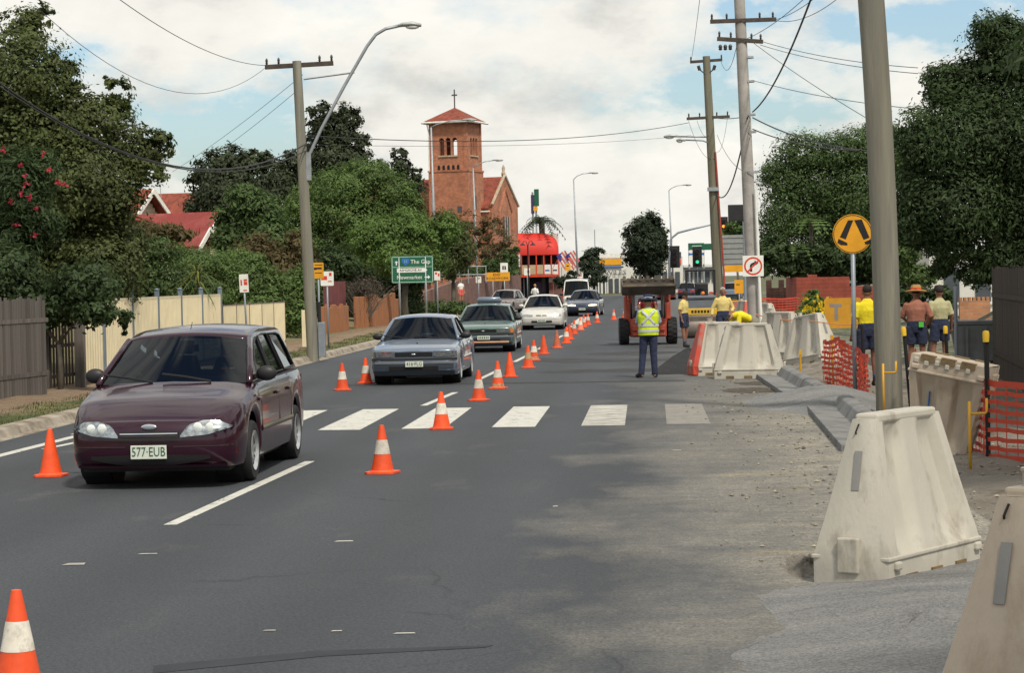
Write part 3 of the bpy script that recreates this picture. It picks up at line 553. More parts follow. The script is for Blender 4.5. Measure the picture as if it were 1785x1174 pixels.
# burgundy station wagon
Wg = dict(name='station_wagon', short='burgundy wagon', label='burgundy station wagon driving past the centre-line cones', cat='station wagon', loc=(-5.22, 23.42, 0), rz=0, L=4.98, fa=.95, ra=3.90, wr=.325, tw=.215, rim='alloy', spokes=9, paint='burgundy', bz=.22, sill=.24, bulge=.075, cab=(1.25, 4.8),
  plan=[(0, .66), (.04, .755), (.12, .825), (.25, .875), (.5, .912), (1.2, .93), (3.6, .93), (4.4, .905), (4.8, .86), (4.94, .78), (4.98, .70)],
  top=[(0, .655), (.05, .69), (.18, .745), (.5, .835), (.9, .905), (1.35, .985), (4.9, .97), (4.98, .95)], sh=[(0, .645), (.06, .675), (.2, .72), (.5, .795), (.9, .865), (1.35, .935), (2.8, .955), (4.8, .965), (4.98, .93)],
  nose=[(.2, .08), (.28, .02), (.36, 0), (.5, .0), (.58, .015), (.63, .06), (.72, .12), (1, .16)], tail=[(.2, .06), (.35, 0), (.55, .0), (.62, .06), (1.0, .12)],
  cabside=[(1.22, .945), (1.36, 1.02), (1.72, 1.195), (2.1, 1.345), (2.4, 1.405), (2.9, 1.435), (3.5, 1.44), (4.1, 1.425), (4.42, 1.395), (4.62, 1.25), (4.86, .96)], roofi=(3, 8), screen=(0, 3), rscreen=(10, 8), wb=.84, wt=.65, zb=.95, zt=1.44,
  windows=[[(1.72, .985), (1.83, 1.13), (2.14, 1.285), (2.42, 1.355), (2.50, 1.36), (2.55, .985)], [(2.64, .985), (2.60, 1.365), (2.9, 1.38), (3.2, 1.378), (3.46, .99)], [(3.58, .995), (3.32, 1.375), (3.9, 1.37), (4.22, 1.345), (4.44, 1.18), (4.58, 1.0)]],
  seats=(2.55, 3.45), doors=[1.42, 2.58, 3.42], strip=.50, stripmat='burgundy',
  front=[('headlight', 'reflector', .325, .835, [(.325, .505), (.6, .525), (.835, .585)], [(.325, .52), (.40, .615), (.55, .655), (.70, .652), (.835, .595)], dict(off=.012, mirror=True, nx=16, nz=6)),
         ('grille', 'black', -.31, .31, [(-.31, .500), (0, .497), (.31, .500)], [(-.31, .555), (0, .57), (.31, .555)], dict(off=.034)), ('grille_bar', 'chrome', -.30, .30, .538, .548, dict(off=.044, nz=1)),
         ('air_intake', 'black', -.62, .62, [(-.62, .305), (-.3, .25), (.3, .25), (.62, .305)], [(-.62, .335), (0, .352), (.62, .335)], dict(off=.026)), ('bumper_groove', 'maroon_dark', -.84, -.25, .415, .425, dict(off=.006, nz=1, mirror=True)), ('bumper_lip', 'burgundy', -.78, .78, .224, .250, dict(off=.03, nz=1)), ('grille_slat', 'maroon_dark', -.29, .29, .516, .524, dict(off=.042, nz=1))],
  rear=[('tail_light', 'red_lens', .62, .85, .6, .9, dict(mirror=True))], plate=(0, .375, .375, .125, '577·EUB'))
wag = car(Wg)
Wg['_patch']('headlight_cover', 'lamp_glass', .325, .835, [(.325, .505), (.6, .525), (.835, .585)], [(.325, .52), (.40, .615), (.55, .655), (.70, .652), (.835, .595)], off=.03, mirror=True, nx=16, nz=6)
for sg in (-1, 1):
    for cx_, r_ in ((.50, .052), (.62, .048)): q = MB(); p = Wg['_fs'](sg*cx_, .585, .014); q.ell(p, (r_, .012, r_), 16, 6); q.build('headlight_bowl', 'lens', wag, smooth=True)
q = MB(); p = Wg['_fs'](0, .60, .02); q.ell(p, (.085, .010, .030), 20, 6); bd = q.build('badge', 'chrome', wag, smooth=True); q = MB(); q.ell((p[0], p[1]-.006, p[2]), (.07, .007, .021), 20, 6); q.build('badge_field', 'post_grey', bd, smooth=True)
q = MB(); q.box((.50, 1.53, 1.075), (.085, .004, .035), rx=R(-64)); q.build('label_sticker', 'sign_red', wag); q = MB(); q.box((.585, 1.53, 1.075), (.06, .004, .035), rx=R(-64)); q.build('label_sticker', 'plate', wag)
q = MB(); q.tube([(0, 2.2, 1.45), (.0, 2.3, 1.52)], .004, 5); q.build('aerial', 'black', wag)
def zmap(o):                                     # the wagon stands taller than the curves above: stretch all but its wheels
    for c in o.children:
        if c.name.split('.')[0] in ('wheel', 'wheel_well', 'underbody'): continue
        c.location.z *= 1
        if c.data and c.name.split('.')[0] != 'lettering':
            co = np.empty(len(c.data.vertices)*3); c.data.vertices.foreach_get('co', co); co = co.reshape(-1, 3); z = co[:, 2]; co[:, 2] = np.where(z > .22, .22+(z-.22)*1.13, z); c.data.vertices.foreach_set('co', co.reshape(-1)); c.data.update()
        elif c.data: c.location.z = .22+(c.location.z-.22)*1.13; c.scale = (c.scale[0], 1.12, 1)
        zmap(c)
zmap(wag)
for o_ in bpy.data.objects:
    if o_.get('label', '').startswith('driver') and 'burgundy' in o_['label']: zmap(o_)
# 1980s square sedans (blue, green)
def boxy(short, label, loc, pnt, plate_txt, lamp_amber, dshirt, lower):
    P = dict(name='sedan', short=short, label=label, cat='sedan', loc=loc, rz=0, L=4.8, fa=.86, ra=3.65, wr=.305, tw=.19, rim='hubcap', paint=pnt, bz=.2, sill=.22, bulge=.05, cab=(1.35, 4.0), group='cars queued in the oncoming lane',
      plan=[(0, .70), (.03, .80), (.1, .855), (.25, .885), (.6, .905), (3.8, .905), (4.5, .88), (4.72, .83), (4.8, .72)], top=[(0, .70), (.04, .745), (.15, .775), (.6, .835), (1.45, .915), (3.9, .93), (4.7, .93), (4.8, .88)], sh=[(0, .68), (.06, .715), (.2, .745), (.6, .79), (1.45, .86), (3.9, .895), (4.7, .895), (4.8, .84)],
      nose=[(.2, .08), (.3, .0), (.47, -.03), (.50, .06), (.56, .06), (.72, .03), (.8, .06), (1, .1)], tail=[(.2, .06), (.35, -.02), (.5, 0), (.9, .04)],
      cabside=[(1.36, .885), (1.5, .97), (1.8, 1.15), (2.08, 1.30), (2.3, 1.345), (2.7, 1.365), (3.1, 1.36), (3.38, 1.33), (3.6, 1.22), (4.0, .90)], roofi=(3, 7), screen=(0, 3), rscreen=(9, 7), wb=.81, wt=.60, zb=.885, zt=1.36,
      windows=[[(1.78, .93), (1.84, 1.06), (2.18, 1.26), (2.42, 1.295), (2.46, .93)], [(2.56, .93), (2.52, 1.30), (2.9, 1.31), (3.12, 1.28), (3.30, .94)], [(3.38, .95), (3.24, 1.25), (3.40, 1.2), (3.58, .97)]], seats=(2.5, 3.2), doors=[1.5, 2.5, 3.3], strip=.52, stripmat='chrome',
      front=[('headlight', 'reflector', .40, .78, .575, .685, dict(off=.012, mirror=True)), ('grille', 'black_plastic', -.38, .38, .575, .665, dict(off=.008)), ('side_lamp', lamp_amber, .785, .865, .575, .68, dict(off=.012, mirror=True, nx=4)),
             ('bumper_strip', 'black_plastic', -.87, .87, .49, .545, dict(off=.03, nx=24)), ('bumper_face', lower, -.86, .86, .34, .485, dict(off=.012, nx=24)), ('bumper_line', 'steel', -.80, .80, .432, .448, dict(off=.018, nx=24, nz=1)), ('air_intake', 'black', -.5, .5, .30, .385, dict(off=.016)), ('apron', lower, -.82, .82, .205, .295, dict(off=.008, nx=24))],
      rear=[('tail_light', 'red_lens', .45, .82, .6, .8, dict(mirror=True))], plate=(.02, .43, .36, .115, plate_txt), dshirt=dshirt)
    t = car(P); q = MB(); p = P['_fs'](0, .62, .014); q.ell(p, (.05, .008, .022), 14, 6); q.build('badge', 'chrome', t, smooth=True)
    q = MB(); q.box((.02, .55, .835), (.035, .03, .02)); q.build('bonnet_jet', 'black', t)
    return t
boxy('blue sedan', 'light blue square-cut sedan with dark bumper leading the queue', (-4.86, 46.1, 0), 'sky_blue', '416·FLG', 'reflector', 'sky_blue', 'dark_bumper')
mat('peach_strip', (.55, .28, .16), .5)
gs = boxy('green sedan', 'green square-cut sedan with amber corner lamps behind the blue sedan', (-4.93, 66.0, 0), 'sea_green', None, 'amber_lens', 'white_paint', 'dark_bumper')
q = MB(); q.tube([(-.75, -.05, .30), (0, -.09, .30), (.75, -.05, .30)], [(.02, .03)]*3, 6); q.build('bumper_trim', 'peach_strip', gs)
q = MB(); q.tube([(-.35, 2.7, 1.43), (-.3, 2.7, 1.5), (.3, 2.7, 1.5), (.35, 2.7, 1.43)], [.05, .09, .09, .05], 10); q.build('roof_of_car_behind', 'sky_blue', gs, smooth=True)  # stands in for the roof of a light-blue car behind, added on this roof
# rounder 1990s sedans (white, navy)
def rounded(short, label, loc, pnt, lamp, dark_low, rz=0):
    P = dict(name='sedan', short=short, label=label, cat='sedan', loc=loc, rz=rz, L=4.86, fa=.9, ra=3.65, wr=.31, tw=.2, rim='alloy', paint=pnt, bz=.2, sill=.22, bulge=.08, cab=(1.35, 4.1), group='cars queued in the oncoming lane',
      plan=[(0, .64), (.04, .75), (.12, .81), (.28, .86), (.6, .895), (3.8, .895), (4.5, .87), (4.78, .8), (4.86, .68)], top=[(0, .66), (.06, .70), (.2, .75), (.6, .83), (1.4, .94), (4.0, .97), (4.75, .96), (4.86, .9)], sh=[(0, .635), (.06, .665), (.2, .70), (.6, .77), (1.4, .88), (4.0, .92), (4.75, .91), (4.86, .85)],
      nose=[(.2, .08), (.3, .01), (.42, 0), (.55, .02), (.65, .07), (.8, .12), (1, .15)], tail=[(.2, .06), (.35, 0), (.5, 0), (.9, .06)],
      cabside=[(1.3, .91), (1.45, 1.0), (1.8, 1.20), (2.1, 1.34), (2.35, 1.385), (2.7, 1.40), (3.1, 1.39), (3.4, 1.35), (3.7, 1.22), (4.15, .94)], roofi=(3, 7), screen=(0, 3), rscreen=(9, 7), wb=.80, wt=.57, zb=.91, zt=1.40,
      windows=[[(1.75, .95), (1.84, 1.09), (2.18, 1.29), (2.42, 1.335), (2.46, .95)], [(2.56, .95), (2.52, 1.34), (2.9, 1.345), (3.15, 1.31), (3.42, .97)]], seats=(2.5, 3.2), doors=[1.48, 2.5, 3.4],
      front=[('headlight', lamp, .36, .80, [(.36, .555), (.8, .575)], [(.36, .625), (.6, .66), (.8, .63)], dict(off=.012, mirror=True)), ('grille', 'black', -.22, .22, .575, .615, dict(off=.006)), ('grille_divider', pnt, -.025, .025, .565, .625, dict(off=.016, nx=2)),
             ('air_intake', 'black', -.42, .42, .30, .385, dict(off=.008)), ('bumper_line', dark_low, -.82, .82, .455, .475, dict(off=.012, nx=24, nz=1)), ('apron', dark_low, -.80, .80, .205, .26, dict(off=.01, nx=24))], rear=[('tail_light', 'red_lens', .5, .82, .6, .85, dict(mirror=True))], plate=(.0, .39, .36, .115, None), dshirt='sea_green', mirmat=pnt)
    return car(P)
rounded('white sedan', 'cream-white sedan third behind the blue sedan', (-4.58, 93.6, 0), 'white_car', 'reflector', 'white_car')
nv = rounded('navy sedan', 'navy blue sedan with its headlights switched on', (-3.9, 125.2, 0), 'navy', 'lit_lamp', 'black_plastic', R(-3))
# vans, older car and far traffic
def van(label, loc, pnt, rz=0, name='van', H=1.9, group=None, cat='van', driver=True):
    P = dict(name=name, short='white van', label=label, cat=cat, loc=loc, rz=rz, L=4.4, fa=.75, ra=3.2, wr=.32, paint=pnt, bz=.25, sill=.28, bulge=.06, cab=(.55, 4.2), group=group, driver=driver,
      plan=[(0, .68), (.05, .76), (.2, .82), (.5, .84), (4.2, .84), (4.4, .78)], top=[(0, .9), (.1, 1.0), (.6, 1.06), (4.4, 1.06)], sh=[(0, .87), (.1, .95), (.6, 1.0), (4.4, 1.0)], nose=[(.2, .04), (.4, 0), (.6, 0), (1, .05)], tail=[(.2, .03), (.5, 0), (1, .02)],
      cabside=[(.5, 1.02), (.62, 1.12), (.85, 1.42), (1.08, H-.12), (1.3, H-.05), (2.0, H), (3.5, H), (4.1, H-.03), (4.22, H-.1), (4.3, 1.02)], roofi=(3, 7), screen=(0, 3), rscreen=(9, 7), wb=.80, wt=.70, zb=1.02, zt=H,
      windows=[[(.98, 1.08), (1.06, 1.32), (1.3, H-.22), (1.7, H-.2), (1.7, 1.08)], [(1.85, 1.1), (1.85, H-.2), (2.9, H-.2), (2.9, 1.1)], [(3.0, 1.1), (3.0, H-.2), (4.0, H-.2), (4.05, 1.1)]], seats=(1.6,), doors=[.9, 1.78], front=[('headlight', 'reflector', .45, .72, .66, .80, dict(mirror=True)), ('grille', 'black_plastic', -.4, .4, .68, .78), ('bumper', 'black_plastic', -.76, .76, .36, .52, dict(off=.04))], rear=[('tail_light', 'red_lens', .6, .76, .6, 1.0, dict(mirror=True)), ('bumper', 'black_plastic', -.7, .7, .35, .5, dict(off=.04))], plate=(0, .6, .36, .11, None))
    return car(P)
van('white van following close behind the navy sedan', (-4.75, 141, .0), 'white_car', H=2.0)
P_old = dict(name='sedan', short='mauve car', label='dusty mauve-grey sedan parked by the red-awning building', cat='sedan', loc=(-9.7, 142, 0), rz=R(-12), L=4.5, fa=.8, ra=3.4, wr=.3, paint='mauve_grey', bz=.22, sill=.24, bulge=.05, cab=(1.3, 3.9), driver=False,
  plan=[(0, .66), (.05, .76), (.2, .82), (.6, .85), (4.1, .84), (4.5, .74)], top=[(0, .74), (.1, .80), (.6, .86), (1.4, .93), (4.4, .93), (4.5, .85)], sh=[(0, .7), (.1, .76), (.6, .81), (1.4, .88), (4.4, .88), (4.5, .8)], nose=[(.2, .05), (.4, 0), (.7, 0), (1, .05)], tail=[(.2, .04), (.5, 0), (1, .04)],
  cabside=[(1.3, .9), (1.4, .98), (1.7, 1.2), (1.9, 1.36), (2.2, 1.42), (2.6, 1.44), (3.0, 1.43), (3.3, 1.38), (3.5, 1.25), (3.85, .92)], roofi=(3, 7), screen=(0, 3), rscreen=(9, 7), wb=.76, wt=.58, zb=.9, zt=1.44, windows=[[(1.66, .95), (1.9, 1.26), (2.3, 1.36), (2.34, .95)], [(2.44, .95), (2.42, 1.37), (3.0, 1.34), (3.3, .96)]], seats=(2.3,), doors=[1.45, 2.4],
  front=[('headlight', 'reflector', .5, .74, .58, .72, dict(mirror=True)), ('grille', 'black_plastic', -.45, .45, .58, .70), ('bumper', 'chrome', -.78, .78, .40, .5, dict(off=.05))], rear=[('tail_light', 'red_lens', .5, .76, .6, .75, dict(mirror=True))], plate=(0, .45, .36, .11, None), mirror=(.4, .0))
car(P_old)
def far_car(label, loc, pnt, rz):
    P = dict(P_old); P.update(label=label, loc=loc, paint=pnt, rz=rz, short='far car', rear=[('tail_light', 'red_lens', .35, .78, .6, .75, dict(mirror=True)), ('bumper', 'black_plastic', -.78, .78, .36, .5, dict(off=.05))], name='sedan'); return car(P)
far_car('dark blue sedan with red tail lights driving away at the junction', (3.3, 213, 0), 'navy', R(176))
far_car('grey sedan beside the dark blue one at the junction', (.4, 224, 0), 'silver_van', R(183))
far_car('dark red sedan waiting by the signal mast at the junction', (1.0, 206, 0), 'far_red', R(182))
far_car('blue sedan parked behind the grey sign board', (7.0, 190, .0), 'sky_blue', R(170))
# ------------------------------------------------------------------ cones
mat('cone_orange', (.76, .085, .02), .5, 0, .16, 6, col2=(.36, .06, .025), c2s=9, c2r=(.58, .72), orand=.18); mat('cone_white', (.62, .58, .50), .6, 0, .14, 9, col2=(.33, .29, .24), c2s=11, c2r=(.5, .68), orand=.2); mat('cone_dirty', (.42, .30, .17), .7, 0, .3, 9, col2=(.35, .09, .03), c2s=9); mat('cone_pink', (.85, .22, .13), .5); mat('cone_dull', (.55, .11, .05), .7, 0, .25, 9, col2=(.25, .16, .10), c2s=8)
def cone_mesh(h=.5):
    r0, r1 = .125*h/.5, .026
    rr_ = lambda t: r0+(r1-r0)*t
    def seg(a, b_, off, top=False):
        m_ = MB(); pr = [(rr_(a)+off, a*h+.028), (rr_(b_)+off, b_*h+.028)] + ([(rr_(1)*.6, h+.03)] if top else []); m_.lathe(pr, 22, cap=top or a == 0); return m_
    base = MB(); w = .165; pts = [(-w, -w+.04), (-w+.04, -w), (w-.04, -w), (w, -w+.04), (w, w-.04), (w-.04, w), (-w+.04, w), (-w, w-.04)]; base.prism(pts, 0, .022, plane='XY'); base.lathe([(r0+.02, .02), (r0, .04)], 22, cap=False)
    return base, seg(0, 1, 0, True), seg(.37, .68, .002)
b_, c_, w_ = cone_mesh(); base_me = b_.mesh('cone_base', 'cone_orange', 30); cone_me = c_.mesh('cone_body', 'cone_orange', 40); band_me = w_.mesh('reflective_band', 'cone_white', True)
def recol(me, m): q = me.copy(); q.materials.clear(); q.materials.append(MATS[m]); return q
mk = dict(b=recol(band_me, 'cone_dirty'), d=recol(cone_me, 'cone_dull'), k=recol(cone_me, 'cone_pink'))
def cone(px, py, kind, label, group):
    p = G(px, py+1); t = thing('traffic_cone', label, 'traffic cone', (p.x, p.y, .003), random.uniform(-.3, .3), group)
    obj('cone_base', base_me, t); obj('cone_body', mk['d'] if kind == 'd' else mk['k'] if kind == 'k' else cone_me, t)
    if kind in 'wfk': obj('reflective_band', band_me, t)
    if kind == 'b': obj('reflective_band', mk['b'], t)
    if kind == 'f': q = MB(); q.lathe([(.128, .03), (.112, .10)], 22, cap=False); q.build('dirty_foot', 'cone_dirty', t, smooth=True)
    return t
gl = 'cones along the centre line'
cone(33, 1205, 'w', 'white-banded orange cone with scuffed dirty band on open asphalt before the wagon', gl)
cone(667, 825, 'w', 'white-banded orange cone beside the long painted lane line', gl)
cone(770, 748, 'w', 'white-banded orange cone standing on a white zebra bar', gl)
for q in ((835, 698), (987.6, 598), (1001, 582), (1018, 570), (1025, 566), (1041, 562), (1070, 557), (1089, 553)): cone(*q, 'w', 'clean white-banded orange cone in the centre-line row beyond the zebra', gl)
cone(868, 677, 'f', 'white-banded orange cone with muddy foot beyond the zebra', gl); cone(931, 628, 'f', 'white-banded orange cone with muddy foot beyond the zebra', gl)
cone(889, 657, 'p', 'plain orange cone without a band in the centre-line row', gl); cone(948, 617, 'p', 'plain orange cone without a band in the centre-line row', gl); cone(993, 591, 'p', 'plain orange cone without a band in the centre-line row', gl)
cone(921, 641, 'b', 'orange cone with brown dirty band in the centre-line row', gl); cone(971, 606, 'd', 'dull brownish weathered cone in the centre-line row', gl); cone(1012, 575, 'k', 'faded pink banded cone in the centre-line row', gl)
t = cone(89, 830, 'p', 'plain orange cone with thin black ring by the left kerb', 'cones along the kerb side'); q = MB(); q.lathe([(.066, .325), (.061, .35)], 22, cap=False); q.build('black_ring', 'black', t)
cone(597, 680, 'w', 'white-banded orange cone by the kerb in front of the blue sedan', 'cones along the kerb side'); cone(638, 668, 'w', 'white-banded orange cone by the kerb in front of the blue sedan', 'cones along the kerb side')
# ------------------------------------------------------------------ water-filled barriers
mat('barrier_white', (.52, .49, .42), .5, 0, .08, 2, .2, 30, col2=(.27, .235, .185), c2s=3.2, c2r=(.55, .74), transl=.12, stretch=(1, 1, .45)); mat('barrier_beige', (.50, .42, .33), .55, 0, .1, 2, .2, 30, col2=(.34, .26, .19), c2s=3.5, c2r=(.52, .74), transl=.1, stretch=(1, 1, .45)); mat('barrier_red', (.50, .055, .03), .55, 0, .15, 3, col2=(.36, .16, .12), c2s=4); mat('reflect_grey', (.22, .215, .205), .4); mat('notch_dark', (.17, .12, .06), .95, 0, .3, 12)
def barrier(loc, rz, label, m='barrier_white', L0=1.45, L1=.92, H=1.08, red=None, neck=True, rx=0, ry=0):
    T = thing('water_barrier', label, 'barrier', loc, rz, 'plastic water-filled barriers'); T.rotation_euler = (rx, ry, rz)
    B0, B1 = .56, .17; sk = .20                      # skirt height, widths
    def fl(u):                                       # flutes along the long faces: two deep recesses between ribs
        t = abs(u)
        return 0 if t > .80 else (-.07 if .34 < t < .70 else (-.012 if t < .22 else -.07+(.058)*((.34-t)/.12) if t < .34 else -.07*((.80-t)/.10)))
    b_ = MB(); nz = 12; NU = 40
    def P(u, v, side):
        z = H*v; k = 0 if z < sk else (z-sk)/(H-sk); hl = (L0+(L1-L0)*k)/2; hw = (B0+(B1-B0)*k**.9)/2
        f = fl(u)*(0 if v < .2 else min(1, (v-.2)/.06))*min(1, (1-v)/.12) if v < 1 else 0
        return (u*hl, side*(hw+f), z)
    for sd_ in (-1, 1): b_.grid(lambda u, v: P(2*u-1, v, sd_), NU, nz)
    for e in (-1, 1): b_.grid(lambda u, v: ((lambda q: (q[0]+e*.04*(1-(2*u-1)**2)*(1-v*.5), q[1]*(2*u-1), q[2]))(P(e, v, 1))), 6, nz)
    b_.add([P(-1, 1, -1), P(1, 1, -1), P(1, 1, 1), P(-1, 1, 1)], [(0, 1, 2, 3)]); b_.add([P(-1, 0, -1), P(1, 0, -1), P(1, 0, 1), P(-1, 0, 1)], [(3, 2, 1, 0)])
    o = b_.build('shell', m, T, smooth=28); o.data.name = 'shell'
    w = MB(); w.bbox(-L1/2+.04, L1/2-.05, -B1/2-.004, B1/2+.004, H-.03, H+.035); w.build('top_rail', m, T, bevel=.018)
    for sd_ in (-1, 1):
        for x in (-.42, .46): q = MB(); q.box((x*L0, sd_*(B0/2+.005), .13), (.085, .05, .06)); q.build('lug', m, T, bevel=.015)
        for x in (-.27, .0, .27): q = MB(); q.box((x*L0, sd_*(B0/2-.02), .022), (.16, .07, .075)); q.build('fork_slot', 'notch_dark', T)  # shade inside the hollow fork notches put in as dark brown blocks
    for e in (-1, 1):
        q = MB(); q.box((e*(L0/2+.035), 0, .20), (.04, .16, .24)); q.build('end_lug', m, T, bevel=.012)
        q = MB(); hl = (L0+(L1-L0)*.62)/2; q.box((e*(hl+.03), .0, .76), (.006, .055, .27), ry=-e*math.atan((L0-L1)/2/(H-sk))); q.build('reflective_strip', 'reflect_grey', T)
        q = MB(); q.tube([(e*(L1/2+.035), .02, H-.03), (e*(L1/2+.06), .03, H-.08), (e*(L1/2+.04), .04, H-.10)], .006, 5); q.build('link_wire', 'black', T)
    q = MB(); q.bbox(-L0/2-.012, L0/2+.012, -B0/2-.012, B0/2+.012, sk-.035, sk-.005); q.build('skirt_ledge', m, T, bevel=.008)
    if neck: q = MB(); q.lathe([(.052, H+.03), (.052, H+.095), (.060, H+.10), (.060, H+.115), (.042, H+.115), (.042, H+.05)], 18, (-L1/2+.16, 0, 0), cap=False); q.build('filler_neck', m, T, smooth=40); q = MB(); q.lathe([(0, H+.055), (.042, H+.055)], 16, (-L1/2+.16, 0, 0), cap=False); q.build('filler_hole', 'black', T)
    if red: e = red; q = MB(); hl0, hl1 = L0/2, L1/2; q.prism([(e*(hl0+.055), .01), (e*(hl0+.055), sk), (e*(hl1+.05), H+.015), (e*(hl1-.06), H+.015), (e*(hl0-.06), sk), (e*(hl0-.06), .01)], -.305, .305); 
    if red:
        for i, v_ in enumerate(q.v): k_ = max(0, (v_[2]-sk)/(H-sk)); q.v[i] = (v_[0], v_[1]*(1-k_*.62), v_[2])
        q.build('red_end_cap', 'barrier_red', T, bevel=.02)
    return T
barrier((1.67, 16.07, .0), R(58), 'scuffed cream-white barrier standing alone on the spilt grey cement', H=1.1, neck=False, L1=1.0)
barrier((1.84, 10.42, .03), R(52), 'beige-white barrier with open filler neck beside the spilt cement', m='barrier_beige')
bt = barrier((3.36, 25.9, 1.10), R(-24), 'beige barrier turned upside down with blue paint daubs beside the capped picket', m='barrier_beige', L0=.86, L1=.62, H=1.06, neck=False, rx=R(180), ry=R(11))
mat('blue_daub', (.03, .13, .40), .6)
for (x, z, rx_, rz_2) in ((-.25, .66, .05, .08), (-.13, .66, .05, .05)): q = MB(); q.ell((x, .118, z), (rx_, .014, rz_2), 12, 6); q.build('blue_daub', 'blue_daub', bt, smooth=True)
q = MB(); q.box((-.18, .155, .50), (.014, .012, .22), rx=R(12)); q.build('blue_daub', 'blue_daub', bt)
for i in range(6): q = MB(); q.box((-.36+i*.12, .285, .06+.02*(i % 2)), (.055, .03, .06)); q.build('base_lug', 'barrier_white', bt, bevel=.012)
barrier((1.42, 48.4, 0), R(12), 'white barrier with a red end cap beside the asphalt heap', red=-1, L0=1.3, L1=.84)
barrier((1.90, 46.6, 0), R(-6), 'white barrier with dark notched feet overlapping the red-ended barrier', neck=False, L0=1.36, L1=.86)
barrier((2.92, 53.6, .10), R(-50), 'white barrier end-on behind the dark-footed barrier, orange tape over its top')
barrier((3.45, 50.6, .08), R(-58), 'white barrier leaning on the dug earth beside the orange mesh bundle', ry=R(-7))
barrier((3.5, 74, .05), R(-60), 'far white barrier standing in front of the red block wall')
barrier((3.2, 82, .05), R(-75), 'small far barrier with a red end beyond the others', red=1)
# ------------------------------------------------------------------ poles
def ins(m_, p, s_=.06): m_.lathe([(s_*.3, 0), (s_*.6, .03), (s_*.45, .07), (s_*.65, .1), (s_*.4, .16), (.0, .18)], 10, p)
def crossarm(T, c, half, dirv, r=.055, pins=(-.95, -.55, .55, .95), m='timber_dark', under=False):
    d = Vector(dirv).normalized(); q = MB(); q.box(c, (2*half, .10, .12), rz=math.atan2(d.y, d.x), ry=-math.asin(d.z)); a = q.build('crossarm', m, T)
    for s_ in pins: q = MB(); p = Vector(c)+d*half*s_+Vector((0, 0, .06)); ins(q, p); q.build('insulator', 'insulator', a, smooth=True)
    return a
def pole(name, label, base, top, r0, r1, m, n=20, bow=None):
    T = thing(name, label, 'power pole', base); base = Vector(base); tv = Vector(top)-base; pts = [tv*t+(Vector(bow)*math.sin(math.pi*t) if bow else Vector()) for t in [i/12 for i in range(13)]]
    q = MB(); q.tube([Vector((0, 0, -.1))]+pts[1:], [r0+(r1-r0)*i/12 for i in range(13)], n); q.build('shaft', m, T, smooth=60); return T, pts
# big near timber pole (right)
b0 = G(1551, 725); hz = ztop(b0, 1515, -60); tp = D(1513, -60, b0.y); T1, _ = pole('power_pole', 'thick grey timber power pole on the footpath edge beside the walking-legs sign', (b0.x, b0.y, 0), (b0.x-.40, b0.y, 9.4), .195, .19, 'timber_pole', bow=(.10, 0, 0))
# tall concrete pole behind the barriers
b0 = DB(1315, 70); ht = ztop(b0, 1292, -120); T2, pts2 = pole('power_pole', 'tall pale concrete power pole rising behind the white barriers', (b0.x, b0.y, 0), (b0.x-.36, b0.y, ht), .205, .155, 'concrete_pole')
def onp(T, px, py, d): return D(px, py, d)-Vector(T.location)
A = onp(T2, 1238, 34, 69.7); B = onp(T2, 1353, 30, 69.7); crossarm(T2, (A+B)/2-Vector((0, 0, .06)), (B-A).length/2, B-A, pins=(-.95, -.5, .5, .9))
A = onp(T2, 1250, 64, 69.7); B = onp(T2, 1330, 69, 69.7); ca = crossarm(T2, (A+B)/2-Vector((0, 0, .06)), (B-A).length/2, B-A, pins=(-.9, -.4, .5, .9))
q = MB()
for dx in (-.6, -.45, -.3): ins(q, (A+B)/2+Vector((dx, 0, -.35)), .1)
q.build('insulator_cluster', 'insulator', T2, smooth=True)
q = MB(); pA = onp(T2, 1317, 330, 69.68); pB = onp(T2, 1327, 572, 69.68); q.tube([pA, pB], .045, 8); q.build('white_conduit', 'white_paint', T2)
for py in (100, 142, 200, 230, 300): q = MB(); p = onp(T2, 1300+py*.03, py, 69.9); q.lathe([(.18+py*.0001, -.03), (.18+py*.0001, .03)], 18, p, cap=False); q.build('strap', 'steel', T2)
# leaning brown pole further back
b0 = DB(1254, 100); tpz = ztop(b0, 1231, 98); tpp = D(1231, 98, 100); T3, pts3 = pole('power_pole', 'leaning brown timber power pole with a red cable pipe, behind the roller', (b0.x, b0.y, 0), (tpp.x, b0.y, tpz), .24, .16, 'brown_pole')
def arm3(a, b_, pins, d=99.75): A = onp(T3, *a, d); B = onp(T3, *b_, d); crossarm(T3, (A+B)/2, (B-A).length/2, B-A, pins=pins)
arm3((1203, 108), (1259, 104), (-.95, .95)); arm3((1197, 207), (1272, 203), (-.9, -.4, .4, .9))
for sx in (-1, 1): q = MB(); c0 = onp(T3, 1232, 131, 99.7); q.tube([c0, c0+Vector((sx*.3, 0, .25))], .03, 6); q.tube([c0+Vector((sx*.3, 0, .22)), c0+Vector((sx*.36, 0, .42))], .07, 8); q.build('fuse_arm', 'insulator', T3)
q = MB(); q.tube([onp(T3, 1247, 265, 99.7), onp(T3, 1255, 380, 99.7), onp(T3, 1262, 475, 99.7), onp(T3, 1264, 560, 99.7)], .04, 8); q.build('red_pipe', 'red_pipe', T3)
